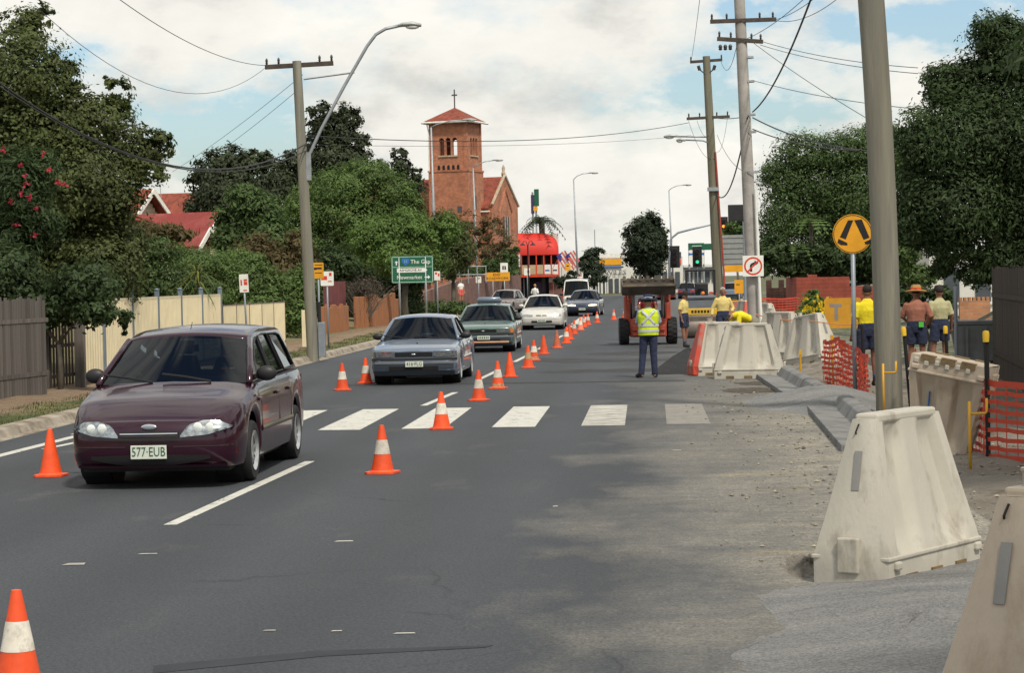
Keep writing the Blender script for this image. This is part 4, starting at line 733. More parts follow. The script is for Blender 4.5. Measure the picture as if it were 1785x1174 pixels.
def lum(T, pts, r, head, hl=.55, hw=.2, dirx=-1, name='lamp_arm'):
    q = MB(); q.tube(pts, r, 8); q.build(name, 'galv', T, smooth=True); h = MB(); c = Vector(head); h.tube([c, c+Vector((dirx*.12, 0, .03)), c+Vector((dirx*hl*.6, 0, .04)), c+Vector((dirx*hl, 0, .0))], [(.05, .04), (hw*.6, .06), (hw*.62, .075), (hw*.35, .045)], 12, right=(0, 1, 0)); hd = h.build('lamp_head', 'lamp_grey', T, smooth=True)
    g_ = MB(); g_.ell(c+Vector((dirx*hl*.62, 0, -.04)), (hl*.3, hw*.45, .06), 12, 6); g_.build('lamp_lens', 'lens', hd, smooth=True)
lum(T3, [onp(T3, 1238, 239, 99.8), onp(T3, 1183, 238, 99.8)], .035, onp(T3, 1183, 238, 99.8), .65, .28); lum(T3, [onp(T3, 1240, 251, 99.8), onp(T3, 1225, 245, 99.8), onp(T3, 1195, 244, 99.8)], .035, onp(T3, 1195, 245, 99.8), .4, .22)
q = MB(); p = onp(T3, 1243, 330, 99.7); q.box(p, (.5, .2, .16)); q.build('cable_bracket', 'galv', T3)
# left timber pole with its street lamp
b0 = G(546, 624, .1); ht = ztop(b0, 522, 106); tpp = D(522, 106, b0.length); T4, pts4 = pole('power_pole', 'grey timber power pole with crossarm and swan-neck street lamp by the kerb', (b0.x, b0.y, .1), (b0.x-.26, b0.y, ht), .165, .12, 'timber_pole'); d4 = (b0-CAM).dot(RM @ Vector((0, 0, -1)))
A = onp(T4, 462, 117, d4-.15); B = onp(T4, 581, 110, d4-.15); crossarm(T4, (A+B)/2, (B-A).length/2, B-A, pins=(-.95, -.6, .6, .95))
lp_ = [onp(T4, x, y_, d4-.17) for x, y_ in ((537, 300), (537, 274), (560, 225), (600, 150), (640, 80), (655, 60), (672, 50), (694, 45))]
lum(T4, lp_, .045, lp_[-1], .62, .26, 1); q = MB(); q.tube([onp(T4, 529, 138, d4-.16), onp(T4, 618, 126, d4-.17)], .028, 6); q.build('brace', 'galv', T4)
q = MB(); p = onp(T4, 538, 290, d4-.18); q.box(p, (.13, .08, .75)); q.build('lamp_bracket', 'galv', T4)
q = MB(); q.bbox(.16, .34, -.1, .1, .02, .95); q.build('meter_box', 'post_grey', T4, bevel=.015); q = MB(); q.tube([(.2, -.03, .95), (.19, -.05, 1.5)], .05, 8); q.build('conduit', 'black_plastic', T4)
# column street lamps
def street_lamp(bp, top, arm, head, label, dirx, base_z=0):
    d = bp; b_ = DB(top[0]+8, d, base_z); T = thing('street_lamp', label, 'street lamp', b_, 0, 'steel column street lamps'); dz = ztop(b_, *top)-base_z
    q = MB(); tx = (D(top[0], top[1], d)-b_).x; q.tube([(0, 0, -.05), (tx*.5, 0, dz*.5), (tx, 0, dz)], [.11, .085, .055], 12); q.build('column', 'galv', T, smooth=True)
    pts = [Vector((tx, 0, dz))]+[Vector(((D(x, y_, d)-b_).x, 0, ztop(b_, x, y_)-base_z)) for x, y_ in arm]; lum(T, pts, .035, pts[-1], .9, .32, dirx); return T
street_lamp(138, (752, 222), [(762, 217), (785, 211), (806, 210)], None, 'steel street lamp column in front of the church tower, left of its corner', 1, .1)
street_lamp(185, (825, 293), [(833, 287), (845, 282), (858, 280)], None, 'shorter street lamp column in front of the church tower with a small white notice', 1, .1)
street_lamp(212, (1000, 313), [(1006, 307), (1016, 303), (1026, 302)], None, 'street lamp column beside the striped flags', 1)
street_lamp(235, (1166, 332), [(1171, 328), (1180, 324), (1190, 323)], None, 'slim street lamp column beside the round tree at the junction', 1)
# ------------------------------------------------------------------ wires
def wire(name, pts, r, label, m='wire', grp='overhead wires'):
    o = Vector(pts[0]); q = MB(); n = 22
    if len(pts) == 3 and not isinstance(pts[2], Vector):
        a, b_, sag = Vector(pts[0]), Vector(pts[1]), pts[2]; P_ = [a.lerp(b_, i/n)-Vector((0, 0, 4*sag*(i/n)*(1-i/n))) for i in range(n+1)]
    else: P_ = [Vector(p) for p in pts]
    q.tube([p-o for p in P_], r, 5, cap=False); return q.build(name, m, label=label, cat='wire', group=grp, loc=o)
W4 = lambda x, y_: D(x, y_, d4-.1); W2 = lambda x, y_: D(x, y_, 69.6); W3 = lambda x, y_: D(x, y_, 99.7)
wire('service_cable', (W4(535, 250), D(-60, 100, 40), 1.25), .02, 'thick twin cable sagging from the lamp-post over the left garden'); wire('service_cable', (W4(535, 262), D(-60, 108, 40), 1.15), .014, 'thinner cable sagging just below the thick one over the left garden')
wire('power_wire', (W4(464, 114), D(190, -15, 40), .30), .008, 'wire rising from the left crossarm to the upper edge of sky'); wire('power_wire', (W4(465, 116), D(60, 8, 40), 1.1), .006, 'thin slack wire from the left crossarm over the garden tree')
wire('power_wire', (W4(527, 150), D(330, 300, 90), .1), .007, 'thin service wire dropping from the left pole to the red-roofed house'); wire('power_wire', (W4(528, 130), D(300, 300, 90), .1), .007, 'second service wire dropping from the left pole to the red-roofed house')
wire('power_wire', (W4(530, 236), W3(1200, 214), .42), .013, 'long wire crossing the road between the left and the brown pole'); wire('power_wire', (W4(530, 252), W3(1205, 236), .2), .006, 'thin lower wire crossing the road to the brown pole')
wire('power_wire', (W3(1250, 206), W2(1305, 202), .05), .015, 'short cable joining the brown and the concrete pole'); wire('power_wire', (W2(1312, 205), D(1560, 265, 55), .25), .02, 'dark cable from the concrete pole into the right-hand trees'); wire('power_wire', (W2(1312, 225), D(1500, 262, 55), .15), .018, 'lower dark cable from the concrete pole into the right-hand trees')
wire('power_wire', (W2(1312, 195), D(1420, -20, 45), .35), .022, 'heavy cable rising from the concrete pole to the upper edge of sky'); wire('power_wire', (W3(1250, 340), W2(1303, 205), .9), .025, 'looping heavy cable between the brown and the concrete pole')
for i, (a, b_, s_) in enumerate((((1328, 72), (1600, 118), .12), ((1325, 78), (1600, 128), .12), ((1352, 34), (1440, -20), .1), ((1345, 34), (1480, -20), .3), ((1310, 72), (1570, 240), .1), ((1312, 140), (1600, 190), .1), ((1290, 72), (1420, -20), .15))): wire('power_wire', (W2(*a), D(*b_, 52), s_), .009, ['upper thin wire running right from the lower crossarm', 'lower thin wire running right from the lower crossarm', 'wire rising steeply from the end of the top crossarm', 'slack wire rising from the top crossarm', 'thin wire slanting down right behind the thick timber pole', 'thin level wire right of the concrete pole', 'wire rising from the lower crossarm to the sky'][i])
wire('power_wire', (W3(1205, 105), D(1222, -20, 60), .1), .008, 'fine wire rising straight up from the brown pole arm'); wire('power_wire', (W3(1256, 104), W2(1292, 36), .9), .010, 'slack looping wire from the brown pole top to the concrete pole'); wire('power_wire', (W3(1250, 235), W2(1300, 300), .3), .010, 'short wire slanting between brown pole and concrete pole')
for a, b_, s_, lb in (((1200, 210), (1248, 275), .6, 'long jumper loop hanging from the brown pole lower arm'), ((1215, 210), (1242, 225), .5, 'short jumper loop hanging from the brown pole lower arm'), ((1268, 206), (1250, 265), .4, 'jumper loop on the right side of the brown pole')): wire('jumper_wire', (W3(*a), W3(*b_), s_), .008, lb)
# ------------------------------------------------------------------ signs
def sign(name, label, cat, d, px, py, w, h, face, base_z=.0, posts=(0,), shape='rect', base=None, pr=.03, pm='galv', grp=None, up=.05):
    b_ = base or DB(px, d, base_z); zc = ztop(b_, px, py)-b_.z; T = thing(name, label, cat, b_, facing(b_), grp)
    for x in posts: q = MB(); q.tube([(x, .03, -.1), (x, .03, zc+h/2-up)], pr, 10); q.build('post', pm, T, smooth=True)
    q = MB()
    if shape == 'disc': q.lathe([(0, -.012), (w/2, -.012), (w/2, .0), (0, .0)], 40, (0, 0, zc), 'Y', cap=False)
    else:
        r_ = min(w, h)*.08; pts = []
        for cx, cz, a0 in ((w/2-r_, h/2-r_, 0), (-w/2+r_, h/2-r_, 90), (-w/2+r_, -h/2+r_, 180), (w/2-r_, -h/2+r_, 270)): pts += [(cx+r_*math.cos(R(a0+t)), zc+cz+r_*math.sin(R(a0+t))) for t in (0, 30, 60, 90)]
        q.prism(pts, -.012, .0)
    P_ = q.build('face', face, T, smooth=30); T['zc'] = zc; return T, zc, P_
def plate(T, m, pts, zc, y=-.016, th=.004, name='marking'): q = MB(); q.prism([(a, zc+b_) for a, b_ in pts], y, y+th); return q.build(name, m, T)
def ringm(T, m, r0, r1, zc, y=-.016, n=40, name='ring'): q = MB(); q.lathe([(r0, y), (r1, y), (r1, y+.004), (r0, y+.004), (r0, y)], n, (0, 0, zc), 'Y', cap=False); return q.build(name, m, T)
rect = lambda x0, x1, z0, z1: [(x0, z0), (x1, z0), (x1, z1), (x0, z1)]
# walking-legs warning disc
T, zc, f = sign('pedestrian_sign', 'round yellow walking-legs sign on a grey post beside the thick pole', 'road sign', 38, 1484, 408, .67, .67, 'sign_yellow', 0, shape='disc', base=G(1491, 690), pr=.038, pm='post_grey', up=.2)
ringm(f, 'black', .312, .322, zc)
def legp(pts): return [((x-468)*.0041, (143-y_)*.0041) for x, y_ in pts]
plate(f, 'black', legp([(450, 86), (472, 86), (440, 165), (416, 155)]), zc, name='leg_symbol'); plate(f, 'black', legp([(476, 86), (507, 84), (537, 160), (513, 168)]), zc, name='leg_symbol')
plate(f, 'black', legp([(410, 162), (446, 180), (446, 190), (420, 188), (405, 178)]), zc, name='foot_symbol'); plate(f, 'black', legp([(516, 178), (545, 165), (552, 172), (550, 184), (520, 188)]), zc, name='foot_symbol')
# no right turn on the concrete pole
bp = Vector(T2.location); b_ = Vector((bp.x, bp.y-.36, 0)); pz = ztop(b_, 1312, 464); T = thing('no_turn_sign', 'white square no-right-turn sign strapped to the concrete pole', 'road sign', (D(1312, 464, b_.y).x, b_.y, pz), 0)
q = MB(); q.box((0, 0, 0), (.63, .012, .63)); f = q.build('face', 'sign_white', T, bevel=.004); q = MB(); q.box((0, .05, 0), (.2, .1, .1)); q.build('bracket', 'steel', T)
ringm(f, 'sign_red', .225, .275, 0, -.011); plate(f, 'black', [(-.10, -.17), (-.03, -.17), (-.03, .02), (.05, .06), (.05, .01), (.16, .09), (.05, .17), (.05, .125), (-.06, .08), (-.10, .02)], 0, -.011, name='arrow'); plate(f, 'sign_red', [(-.195, -.165), (-.165, -.195), (.195, .165), (.165, .195)], 0, -.016, name='slash')
# green direction sign
bs = DB(719, 104, .1); T, zc, f = sign('direction_sign', 'green direction sign for The Gap and Newmarket on two posts', 'road sign', 104, 719, 470, 1.92, 1.24, 'sign_green', .1, (-.60, .60), base=bs, pr=.05)
T.rotation_euler[2] += R(3)
w, h = .93, .59
for a in ((-w, w, h-.035, h), (-w, w, -h, -h+.035), (-w, -w+.035, -h, h), (w-.035, w, -h, h), (-w, w, .10, .13)): plate(f, 'sign_line', rect(*a), zc, name='border')
plate(f, 'sign_white', [(-.72, .40), (-.80, .32), (-.745, .32), (-.745, .2), (-.695, .2), (-.695, .32), (-.64, .32)], zc, name='arrow'); plate(f, 'sign_blue', [(-.46, .50), (-.14, .50), (-.13, .40), (-.17, .28), (-.30, .18), (-.43, .28), (-.47, .40)], zc, name='route_shield')
text(f, '31', .17, (-.30, -.022, zc+.36), 'sign_line'); text(f, 'The Gap', .27, (.37, -.018, zc+.34), 'sign_white', .95)
plate(f, 'sign_white', [(-.70, -.12), (.56, -.12), (.68, -.005), (.56, .055), (-.70, .055)] if False else [(-.70, -.13), (.56, -.13), (.68, -.035), (.56, .06), (-.70, .06)], zc, name='name_panel'); text(f, 'ASHGROVE AV', .16, (-.08, -.022, zc-.035), 'black', .95)
text(f, 'Newmarket', .25, (-.14, -.018, zc-.36), 'sign_white', .95); plate(f, 'sign_white', [(.80, -.36), (.70, -.27), (.70, -.335), (.55, -.335), (.55, -.385), (.70, -.385), (.70, -.45)], zc, name='arrow')
# kerbside plates
def kerb_sign(d, px, py, w, h, label, marks, face='sign_white', z0=.1, grp=None, name='parking_sign', lean=0):
    T, zc, f = sign(name, label, 'road sign', d, px, py, w, h, face, z0, grp=grp, pr=.028, pm='post_grey'); T.rotation_euler[1] = lean
    for m_, r_ in marks: plate(f, m_, rect(*r_), zc)
    return T
no_stop = lambda w, h: [('sign_red', (-.36*w, -.2*w, -.12*h, .2*h)), ('sign_red', (.0, .38*w, -.10*h, .22*h)), ('sign_white', (.05*w, .33*w, .08*h, .12*h)), ('sign_red', (-.1*w, .3*w, -.42*h, -.36*h))]
kerb_sign(68, 429, 494, .27, .54, 'tall white no-stopping plate on a grey post before the brown-topped fence', no_stop(.27, .54), lean=R(-2))
kerb_sign(66, 555, 472, .31, .46, 'yellow bus stop plate on a grey post beside the left pole', [('black', (-.12, .1, .04, .09)), ('black', (-.12, -.05, .02, .04)), ('black', (-.1, .12, .15, .17)), ('black', (-.1, .1, -.08, -.06))], 'sign_yellow', name='bus_stop_sign')
kerb_sign(70, 570, 486, .40, .44, 'white parking plate with red symbols beside the yellow bus plate', [('sign_red', (-.18, .0, -.04, .08)), ('sign_red', (.06, .14, .08, .18)), ('sign_red', (.02, .14, -.1, -.07))])
kerb_sign(106, 762, 481, .28, .42, 'small white parking plate next to the green direction sign', [('sign_red', (-.1, .0, .06, .16)), ('sign_red', (.03, .11, -.02, .1))])
kerb_sign(150, 834, 488, .36, .42, 'small white notice on the shorter lamp column', [('black', (-.1, .1, .1, .13)), ('black', (-.1, .06, .02, .05))])
kerb_sign(151, 879, 468, .5, .72, 'white speed limit plate above the yellow end-roadwork board', [('black', (-.12, -.02, -.1, .16)), ('black', (.02, .12, -.1, .16))]); 
b_ = DB(867, 149, .1); T, zc, f = sign('roadwork_sign', 'yellow END ROADWORK board on two thin posts', 'road sign', 149, 867, 482.5, 1.62, .56, 'sign_yellow', .1, (-.3, .45), base=b_, pr=.03); text(f, 'END', .24, (-.05, -.018, zc+.12), 'black'); text(f, 'ROADWORK', .235, (0, -.018, zc-.12), 'black', 1.05)
kerb_sign(190, 919, 474, .5, .6, 'white and red plate under the twin-headed black lamp', [('sign_red', (.0, .2, -.1, .1))]); kerb_sign(205, 1009, 481, .75, .45, 'white plate with red lettering marks at the lamp beside the flags', [('sign_red', (-.2, .25, -.05, .08))])
kerb_sign(200, 990, 466, .48, .65, 'yellow warning plate in front of the pale wall by the flags', [('black', (-.1, .1, .05, .15))], 'sign_yellow'); kerb_sign(160, 992, 516, .52, .72, 'yellow warning board low beside the white van', [('black', (-.1, .08, -.05, .1))], 'sign_yellow')
T, zc, f = sign('street_name_sign', 'pale street-name fingerboards on a post before the brick retaining wall', 'road sign', 140, 790, 470, .9, .15, 'sign_white', .1, (.1,), pr=.03); q = MB(); q.box((.35, -.02, zc+.16), (.7, .02, .14)); q.build('finger_board', 'sign_white', T)
# ribbed back of a big sign with yellow plate
mat('sign_back', (.30, .31, .30), .5, .4, .1); T, zc, f = sign('sign_board', 'grey ribbed back of a large sign board between the two power poles', 'road sign', 110, 1280, 437, 1.35, 1.5, 'sign_back', 0, (-.62, .55), pr=.06)
for i in range(6): q = MB(); q.box((0, -.03, zc-.62+i*.25), (1.34, .03, .03)); q.build('rib', 'steel', f)
q = MB(); q.box((.05, -.03, zc-.87), (1.0, .02, .32)); q.build('yellow_plate', 'sign_yellow', T)
T, zc, f = sign('site_sign', 'small yellow site plate over the orange mesh behind the white-haired worker', 'road sign', 105, 1288, 500, .42, .62, 'sign_yellow', 0); q = MB(); q.box((-.05, -.02, zc+.1), (.16, .01, .03)); q.build('marking', 'black', T)
mat('board_yellow_shaded', (.52, .25, .02), .5, 0, .15, 3)  # sign yellow taken darker: shade on the work board is in its colour
# yellow work board with T on trestle legs
b_ = DB(1468, 62); T, zc, f = sign('work_board', 'yellow roadwork board showing a blue T behind the orange mesh', 'road sign', 62, 1470, 546, .98, .82, 'board_yellow_shaded', 0, (-.42, .42), base=b_, pr=.02, pm='sign_yellow'); plate(f, 'reflect_grey', rect(-.35, -.02, .17, .25), zc); plate(f, 'reflect_grey', rect(-.22, -.13, -.2, .17), zc); plate(f, 'reflect_grey', rect(.22, .32, -.2, .25), zc)
# traffic signals at the junction
def signal(T, p, lit=None, s_=1.0):
    q = MB(); q.box(p, (.36*s_, .2, 1.05*s_)); b_ = q.build('signal_head', 'black', T, bevel=.03); q = MB(); q.box((p[0], p[1]+.1, p[2]), (.62*s_, .02, 1.35*s_)); q.build('backing_board', 'black', T)
    for i, m_ in enumerate(('lens_dark', 'lens_dark', 'lens_dark')):
        c_ = (p[0], p[1]-.1, p[2]+(.33-.33*i)*s_); q = MB(); q.lathe([(0, -.01), (.11*s_, -.01), (.11*s_, .02)], 14, c_, 'Y', cap=False); q.build('lens', lit[1] if lit and lit[0] == i else m_, b_); q = MB(); q.lathe([(.12*s_, -.2), (.12*s_, 0)], 12, c_, 'Y', cap=False); q.build('visor', 'black', b_)
mat('lens_dark', (.05, .02, .02), .3); mat('lit_green', (.05, .75, .35), .3, emit=1.0); mat('lit_amber', (1, .30, .03), .3, emit=2.0)
b_ = DB(1167, 212); T = thing('traffic_signal', 'mast-arm traffic signal with curved grey arm at the junction', 'traffic light', b_)
def on(px, py): v_ = D(px, py, 212)-b_; return Vector((v_.x, 0, v_.z))
q = MB(); q.tube([(0, 0, -.1), on(1167, 455), on(1170, 416), on(1182, 406), on(1205, 400), on(1258, 388)], [.13, .12, .11, .1, .09, .06], 10); q.build('mast_arm', 'post_grey', T, smooth=True); signal(T, on(1176, 448)+Vector((0, -.2, 0)), None, 1.5); signal(T, on(1259, 395)+Vector((.1, -.2, 0)), (1, 'lit_amber'), 1.3)
b_ = DB(1216, 225); T = thing('traffic_signal', 'short post traffic signal showing green at the junction', 'traffic light', b_); z_ = ztop(b_, 1216, 448); q = MB(); q.tube([(0, 0, -.1), (0, 0, z_+.5)], .06, 8); q.build('post', 'post_grey', T); signal(T, Vector((0, -.15, z_)), (2, 'lit_green'), 1.5)
b_ = DB(1290, 95); T = thing('signal_board', 'dark backing board of a traffic signal behind the concrete pole', 'traffic light', b_); z_ = ztop(b_, 1290, 371); q = MB(); q.tube([(.2, .05, -.1), (.2, .05, z_)], .06, 8); q.build('post', 'post_grey', T); q = MB(); q.box((.05, 0, z_), (1.0, .08, .68)); q.build('board', 'black_plastic', T, bevel=.03)
# twin-headed black heritage lamp
b_ = DB(921, 188); T = thing('heritage_lamp', 'black twin-headed heritage lamp before the red awning', 'street lamp', b_); z_ = ztop(b_, 921, 428); q = MB(); q.tube([(0, 0, -.1), (0, 0, z_)], .06, 8); q.build('post', 'black_plastic', T)
for sx in (-1, 1): q = MB(); q.tube([(0, 0, z_-.1), (sx*.12, 0, z_+.3), (sx*.32, 0, z_+.35), (sx*.42, 0, z_+.2)], .03, 6); a_ = q.build('arm', 'black_plastic', T); q = MB(); q.lathe([(.05, .2), (.24, .02), (.22, 0)], 12, (sx*.42, 0, z_)); q.build('shade', 'black_plastic', a_)
# ------------------------------------------------------------------ fences on the left
mat('paling_grey', (.115, .10, .09), .95, 0, .35, 3, .3, 30, stretch=(4, 4, .3), orand=.28); mat('paling_brown', (.045, .032, .025), .95, 0, .3, 3); mat('cream_steel', (.70, .61, .41), .55, 0, .08, 2, col2=(.52, .44, .28), c2s=1.3, c2r=(.55, .8), orand=.05); mat('steel_blue', (.17, .22, .27), .5, .2, .1); mat('fence_cap', (.10, .07, .06), .6); mat('maroon_steel', (.17, .055, .055), .6, 0, .2, 2); mat('rust_timber', (.36, .145, .06), .95, 0, .3, 3, .3, 20, stretch=(3, 3, .3), col2=(.20, .10, .06), c2s=3)
rf = random.Random(21)
def run(a, b_, n): return [Vector(a).lerp(Vector(b_), i/n) for i in range(n+1)]
gz = .12
B = G(84, 687, gz); A = B+(G(-60, 700, gz)-B).normalized()*2.2; A = Vector((A.x-1.1, A.y-16, gz)); T = thing('paling_fence', 'weathered grey paling fence under the flowering tree', 'fence', A); dv = B-A; n = int(dv.length/.125); an = math.atan2(dv.y, dv.x)
pm_ = MB(); pm_.box((0, 0, .9), (.112, .018, 1.86)); pme = pm_.mesh('paling', 'paling_grey')
for i in range(n): p = dv*(i/n); o = obj('paling', pme, T, (p.x, p.y+rf.uniform(-.008, .008), rf.uniform(-.07, .03)), an); o.rotation_euler[1] = rf.uniform(-.012, .012)
for z in (.4, 1.4): q = MB(); q.box((dv.x/2, dv.y/2+.05, z), (dv.length, .05, .08), rz=an); q.build('rail', 'paling_grey', T)
A, B = G(88, 680, gz), G(131, 674, gz); T = thing('picket_gate', 'dark brown picket gate between paling fence and cream fence', 'gate', A); dv = B-A; an = math.atan2(dv.y, dv.x); pk = MB(); pk.prism([(-.035, .05), (.035, .05), (.035, 1.52), (.02, 1.57), (-.02, 1.57), (-.035, 1.52)], -.01, .01); pke = pk.mesh('picket', 'paling_brown')
for i in range(8): p = dv*((i+.3)/8); obj('picket', pke, T, (p.x, p.y, 0), an)
for z in (.25, .85, 1.38): q = MB(); q.box((dv.x/2, dv.y/2+.03, z), (dv.length, .03, .07), rz=an); q.build('rail', 'paling_brown', T)
q = MB(); q.box((dv.x+.12, dv.y, .9), (.2, .14, 1.95)); q.build('gate_post', 'paling_grey', T)
q = MB(); q.box((-.06, 0, .85), (.1, .1, 1.75)); q.build('gate_post', 'paling_grey', T)
def steel_fence(name, label, A, B, n, hgt, panel_m, post_m, cap=None, postr=.035, extra=.12, mid=0, capm='fence_cap', slope=0):
    T = thing(name, label, 'fence', A); dv = B-A; an = math.atan2(dv.y, dv.x); seg = dv.length/n; pw = seg-.09
    q = MB(); rb = 18; pts = []
    for i in range(rb): x = -pw/2+pw*i/rb; s_ = pw/rb; pts += [(x, 0), (x+s_*.35, 0), (x+s_*.5, -.028), (x+s_*.85, -.028)]
    pts.append((pw/2, 0)); q.add([(x, y_, z) for z in (.05, hgt) for x, y_ in pts], [(i, i+1, len(pts)+i+1, len(pts)+i) for i in range(len(pts)-1)]); pme = q.mesh('panel', panel_m)
    for i in range(n):
        p = dv*((i+.5)/n); obj('panel', pme, T, (p.x, p.y, slope*(i+.5)), an)
        for z in (.04, hgt): q = MB(); q.box((p.x, p.y, z+slope*(i+.5)), (pw+.05, .05, .045), rz=an); q.build('rail', cap if (cap and z > 1) else panel_m if not cap else capm, T)
    for i in range(n+1): p = dv*(i/n); q = MB(); q.box((p.x, p.y-.01, (hgt+extra)/2+slope*i), (postr*2, postr*2, hgt+extra), rz=an); q.lathe([(postr*1.2, 0), (postr*1.5, .03), (0, .07)], 8, (p.x, p.y-.01, hgt+extra+slope*i)); q.build('post', post_m, T)
    return T
steel_fence('steel_fence', 'cream ribbed steel fence with blue-grey posts behind the wagon', G(182, 664, gz), G(386, 622, gz), 5, 1.72, 'cream_steel', 'steel_blue', postr=.05, extra=.16)
A = G(140, 674, gz); B = G(180, 664, gz); T = thing('steel_fence', 'short cream ribbed panel between the picket gate and blue-grey post', 'fence', A); dv = B-A; an = math.atan2(dv.y, dv.x); q = MB(); pts = []; pw = dv.length
for i in range(9): x = pw*i/9; pts += [(x, 0), (x+pw*.04, 0), (x+pw*.055, -.028), (x+pw*.095, -.028)]
q.add([(x, y_, z) for z in (.1, 1.62) for x, y_ in pts], [(i, i+1, len(pts)+i+1, len(pts)+i) for i in range(len(pts)-1)]); o = q.build('panel', 'cream_steel', T); o.rotation_euler[2] = an
steel_fence('panel_fence', 'low cream panel fence with brown capping beyond the blue-grey posts', G(389, 612, gz), G(497, 597, gz), 5, 1.36, 'cream_steel', 'fence_cap', cap='fence_cap', postr=.03, extra=.0)
p = G(534, 605, gz); q = MB(); q.bbox(-.12, .12, -.08, .08, 0, 1.15); q.build('letter_box', 'cream_steel', loc=p, label='narrow cream post standing between panel fence and timber pole', cat='gate post', bevel=.01)
A, B = DB(563, 92, gz), DB(601, 98, gz); T = thing('tin_fence', 'tall maroon corrugated tin fence behind the bus stop', 'fence', A); dv = B-A; an = math.atan2(dv.y, dv.x)
for j in range(3): q = MB(); w = dv.length/3; q.grid(lambda u, v: (w*j+u*w*.985, -.02*math.sin(u*w*2*math.pi/.09), v*2.05), 60, 1); o = q.build('tin_sheet', 'maroon_steel', T, smooth=True); o.rotation_euler[2] = an
def stake_fence(label, A, B, n, h0, h1, name='timber_fence', m='rust_timber', w=.18, gap=.12):
    T = thing(name, label, 'fence', A); dv = B-A; an = math.atan2(dv.y, dv.x)
    for i in range(n): p = dv*((i+.5)/n); h = rf.uniform(h0, h1); q = MB(); q.box((p.x, p.y, h/2-.03), (dv.length/n*(1-gap), .12, h+.06), rz=an); q.build('stake', m, T, bevel=.02)
    q = MB(); q.box((dv.x/2, dv.y/2+.07, h0*.55), (dv.length, .04, .1), rz=an); q.build('rail', m, T)
stake_fence('low rust-brown timber fence in front of the maroon tin', DB(560, 90, gz), DB(604, 95, gz), 14, .95, 1.15, gap=.03)
stake_fence('broad rust-brown slab fence posts beside the bare shrub', DB(616, 97, gz), DB(640, 99, gz), 3, 1.3, 1.42, gap=.25); stake_fence('gap-toothed rust-brown slab fence left of the green direction sign', DB(644, 100, gz), DB(692, 108, gz), 8, 1.1, 1.5, gap=.12)
# ------------------------------------------------------------------ orange mesh, star pickets, hooks on the right
def mesh_mat():
    m = bpy.data.materials.new('orange_mesh'); MATS['orange_mesh'] = m; b_ = m.node_tree if False else None; m.use_nodes = True; p = m.node_tree.nodes['Principled BSDF']; p.inputs['Base Color'].default_value = (.52, .06, .028, 1); p.inputs['Roughness'].default_value = .55
mesh_mat(); mat('orange_tape', (.80, .25, .05), .5); mat('cap_yellow', (.72, .45, .03), .5); mat('hook_yellow', (.62, .33, .02), .5)
def mesh_fence(label, pts, h, sags, lean=0, rows=9, grp='orange safety mesh', bunch=0, name='safety_mesh'):
    """pts: ground points; h: heights at each point. Woven bands: broad strips along, thin strands across."""
    P_ = [Vector(p) for p in pts]; T = thing(name, label, 'mesh fence', P_[0], 0, grp); rq = random.Random(len(label)); seg = []
    for i in range(len(P_)-1):
        n = max(6, int((P_[i+1]-P_[i]).length/.16)); seg += [(P_[i].lerp(P_[i+1], j/n), h[i]+(h[i+1]-h[i])*j/n-sags*4*(j/n)*(1-j/n)) for j in range(n)]
    seg.append((P_[-1], h[-1])); k_ = len(seg); wob = [[rq.uniform(-1, 1) for _ in range(k_)] for _ in range(rows)]
    def pt(i, r_, dz=0): p, hh = seg[i]; return (p.x-P_[0].x+.02*wob[r_][i]+bunch*math.sin(i*2.2+r_), p.y-P_[0].y+.03*math.sin(i*1.3)+bunch*math.cos(i*1.9), .05+(hh-.05)*r_/(rows-1)+dz+.008*wob[r_][i])
    for r_ in range(rows):
        q = MB(); w = .036 if r_ in (0, rows-1) else .024; a = [pt(i, r_, -w) for i in range(k_)]; c_ = [pt(i, r_, w) for i in range(k_)]
        q.add(a+c_, [(i, i+1, k_+i+1, k_+i) for i in range(k_-1)]); q.build('mesh_band', 'orange_mesh', T)
    q = MB()
    for i in range(0, k_):
        a, c_ = Vector(pt(i, 0)), Vector(pt(i, rows-1)); q.add([a-Vector((.006, 0, 0)), a+Vector((.006, 0, 0)), c_+Vector((.006, 0, 0)), c_-Vector((.006, 0, 0))], [(0, 1, 2, 3)])
    q.build('mesh_strands', 'orange_mesh', T); return T
def picket(px, py_top, base, label, cap=True, m='black', lean=0, grp='black star pickets'):
    zt = ztop(base, px, py_top)-base.z; T = thing('star_picket', label, 'fence post', base, 0, grp); lx = (D(px, py_top, 1)-CAM).normalized(); 
    q = MB()
    for a in (0, 120, 240): q.box((math.cos(R(a))*.015, math.sin(R(a))*.015, zt/2-.05), (.034, .007, zt+.1), rz=R(a))
    q.build('picket', m, T)
    if cap: q = MB(); q.lathe([(.034, zt-.09), (.038, zt), (.03, zt+.03), (0, zt+.035)], 12); q.build('yellow_cap', 'cap_yellow', T, smooth=40)
    T.rotation_euler = (0, lean, 0); return T
b1 = G(1722, 806); b2 = DB(1585, 31.5); b3 = DB(1650, 36); b4 = G(1508, 690); b5 = G(1489, 682)
picket(1729, 582, b1, 'black picket with yellow cap holding the mesh beside the tipped barrier'); picket(1577, 574, b2, 'black picket with yellow cap in front of the brown-shirted worker', lean=R(-4)); picket(1642, 572, b3, 'black picket with yellow cap in front of the cream-shirted worker', lean=R(-1.5)); picket(1499, 568, b4, 'plain black picket just left of the thick timber pole', False, lean=R(-2)); picket(1486, 562, b5, 'plain black picket behind the walking-legs sign post', False)
b_ = DB(1665, 42); q = MB(); q.tube([(0, 0, -.1), (0, 0, ztop(b_, 1665, 500))], .035, 8); q.build('steel_post', 'post_grey', loc=b_, label='plain grey steel post right of the cream-shirted worker', cat='fence post')
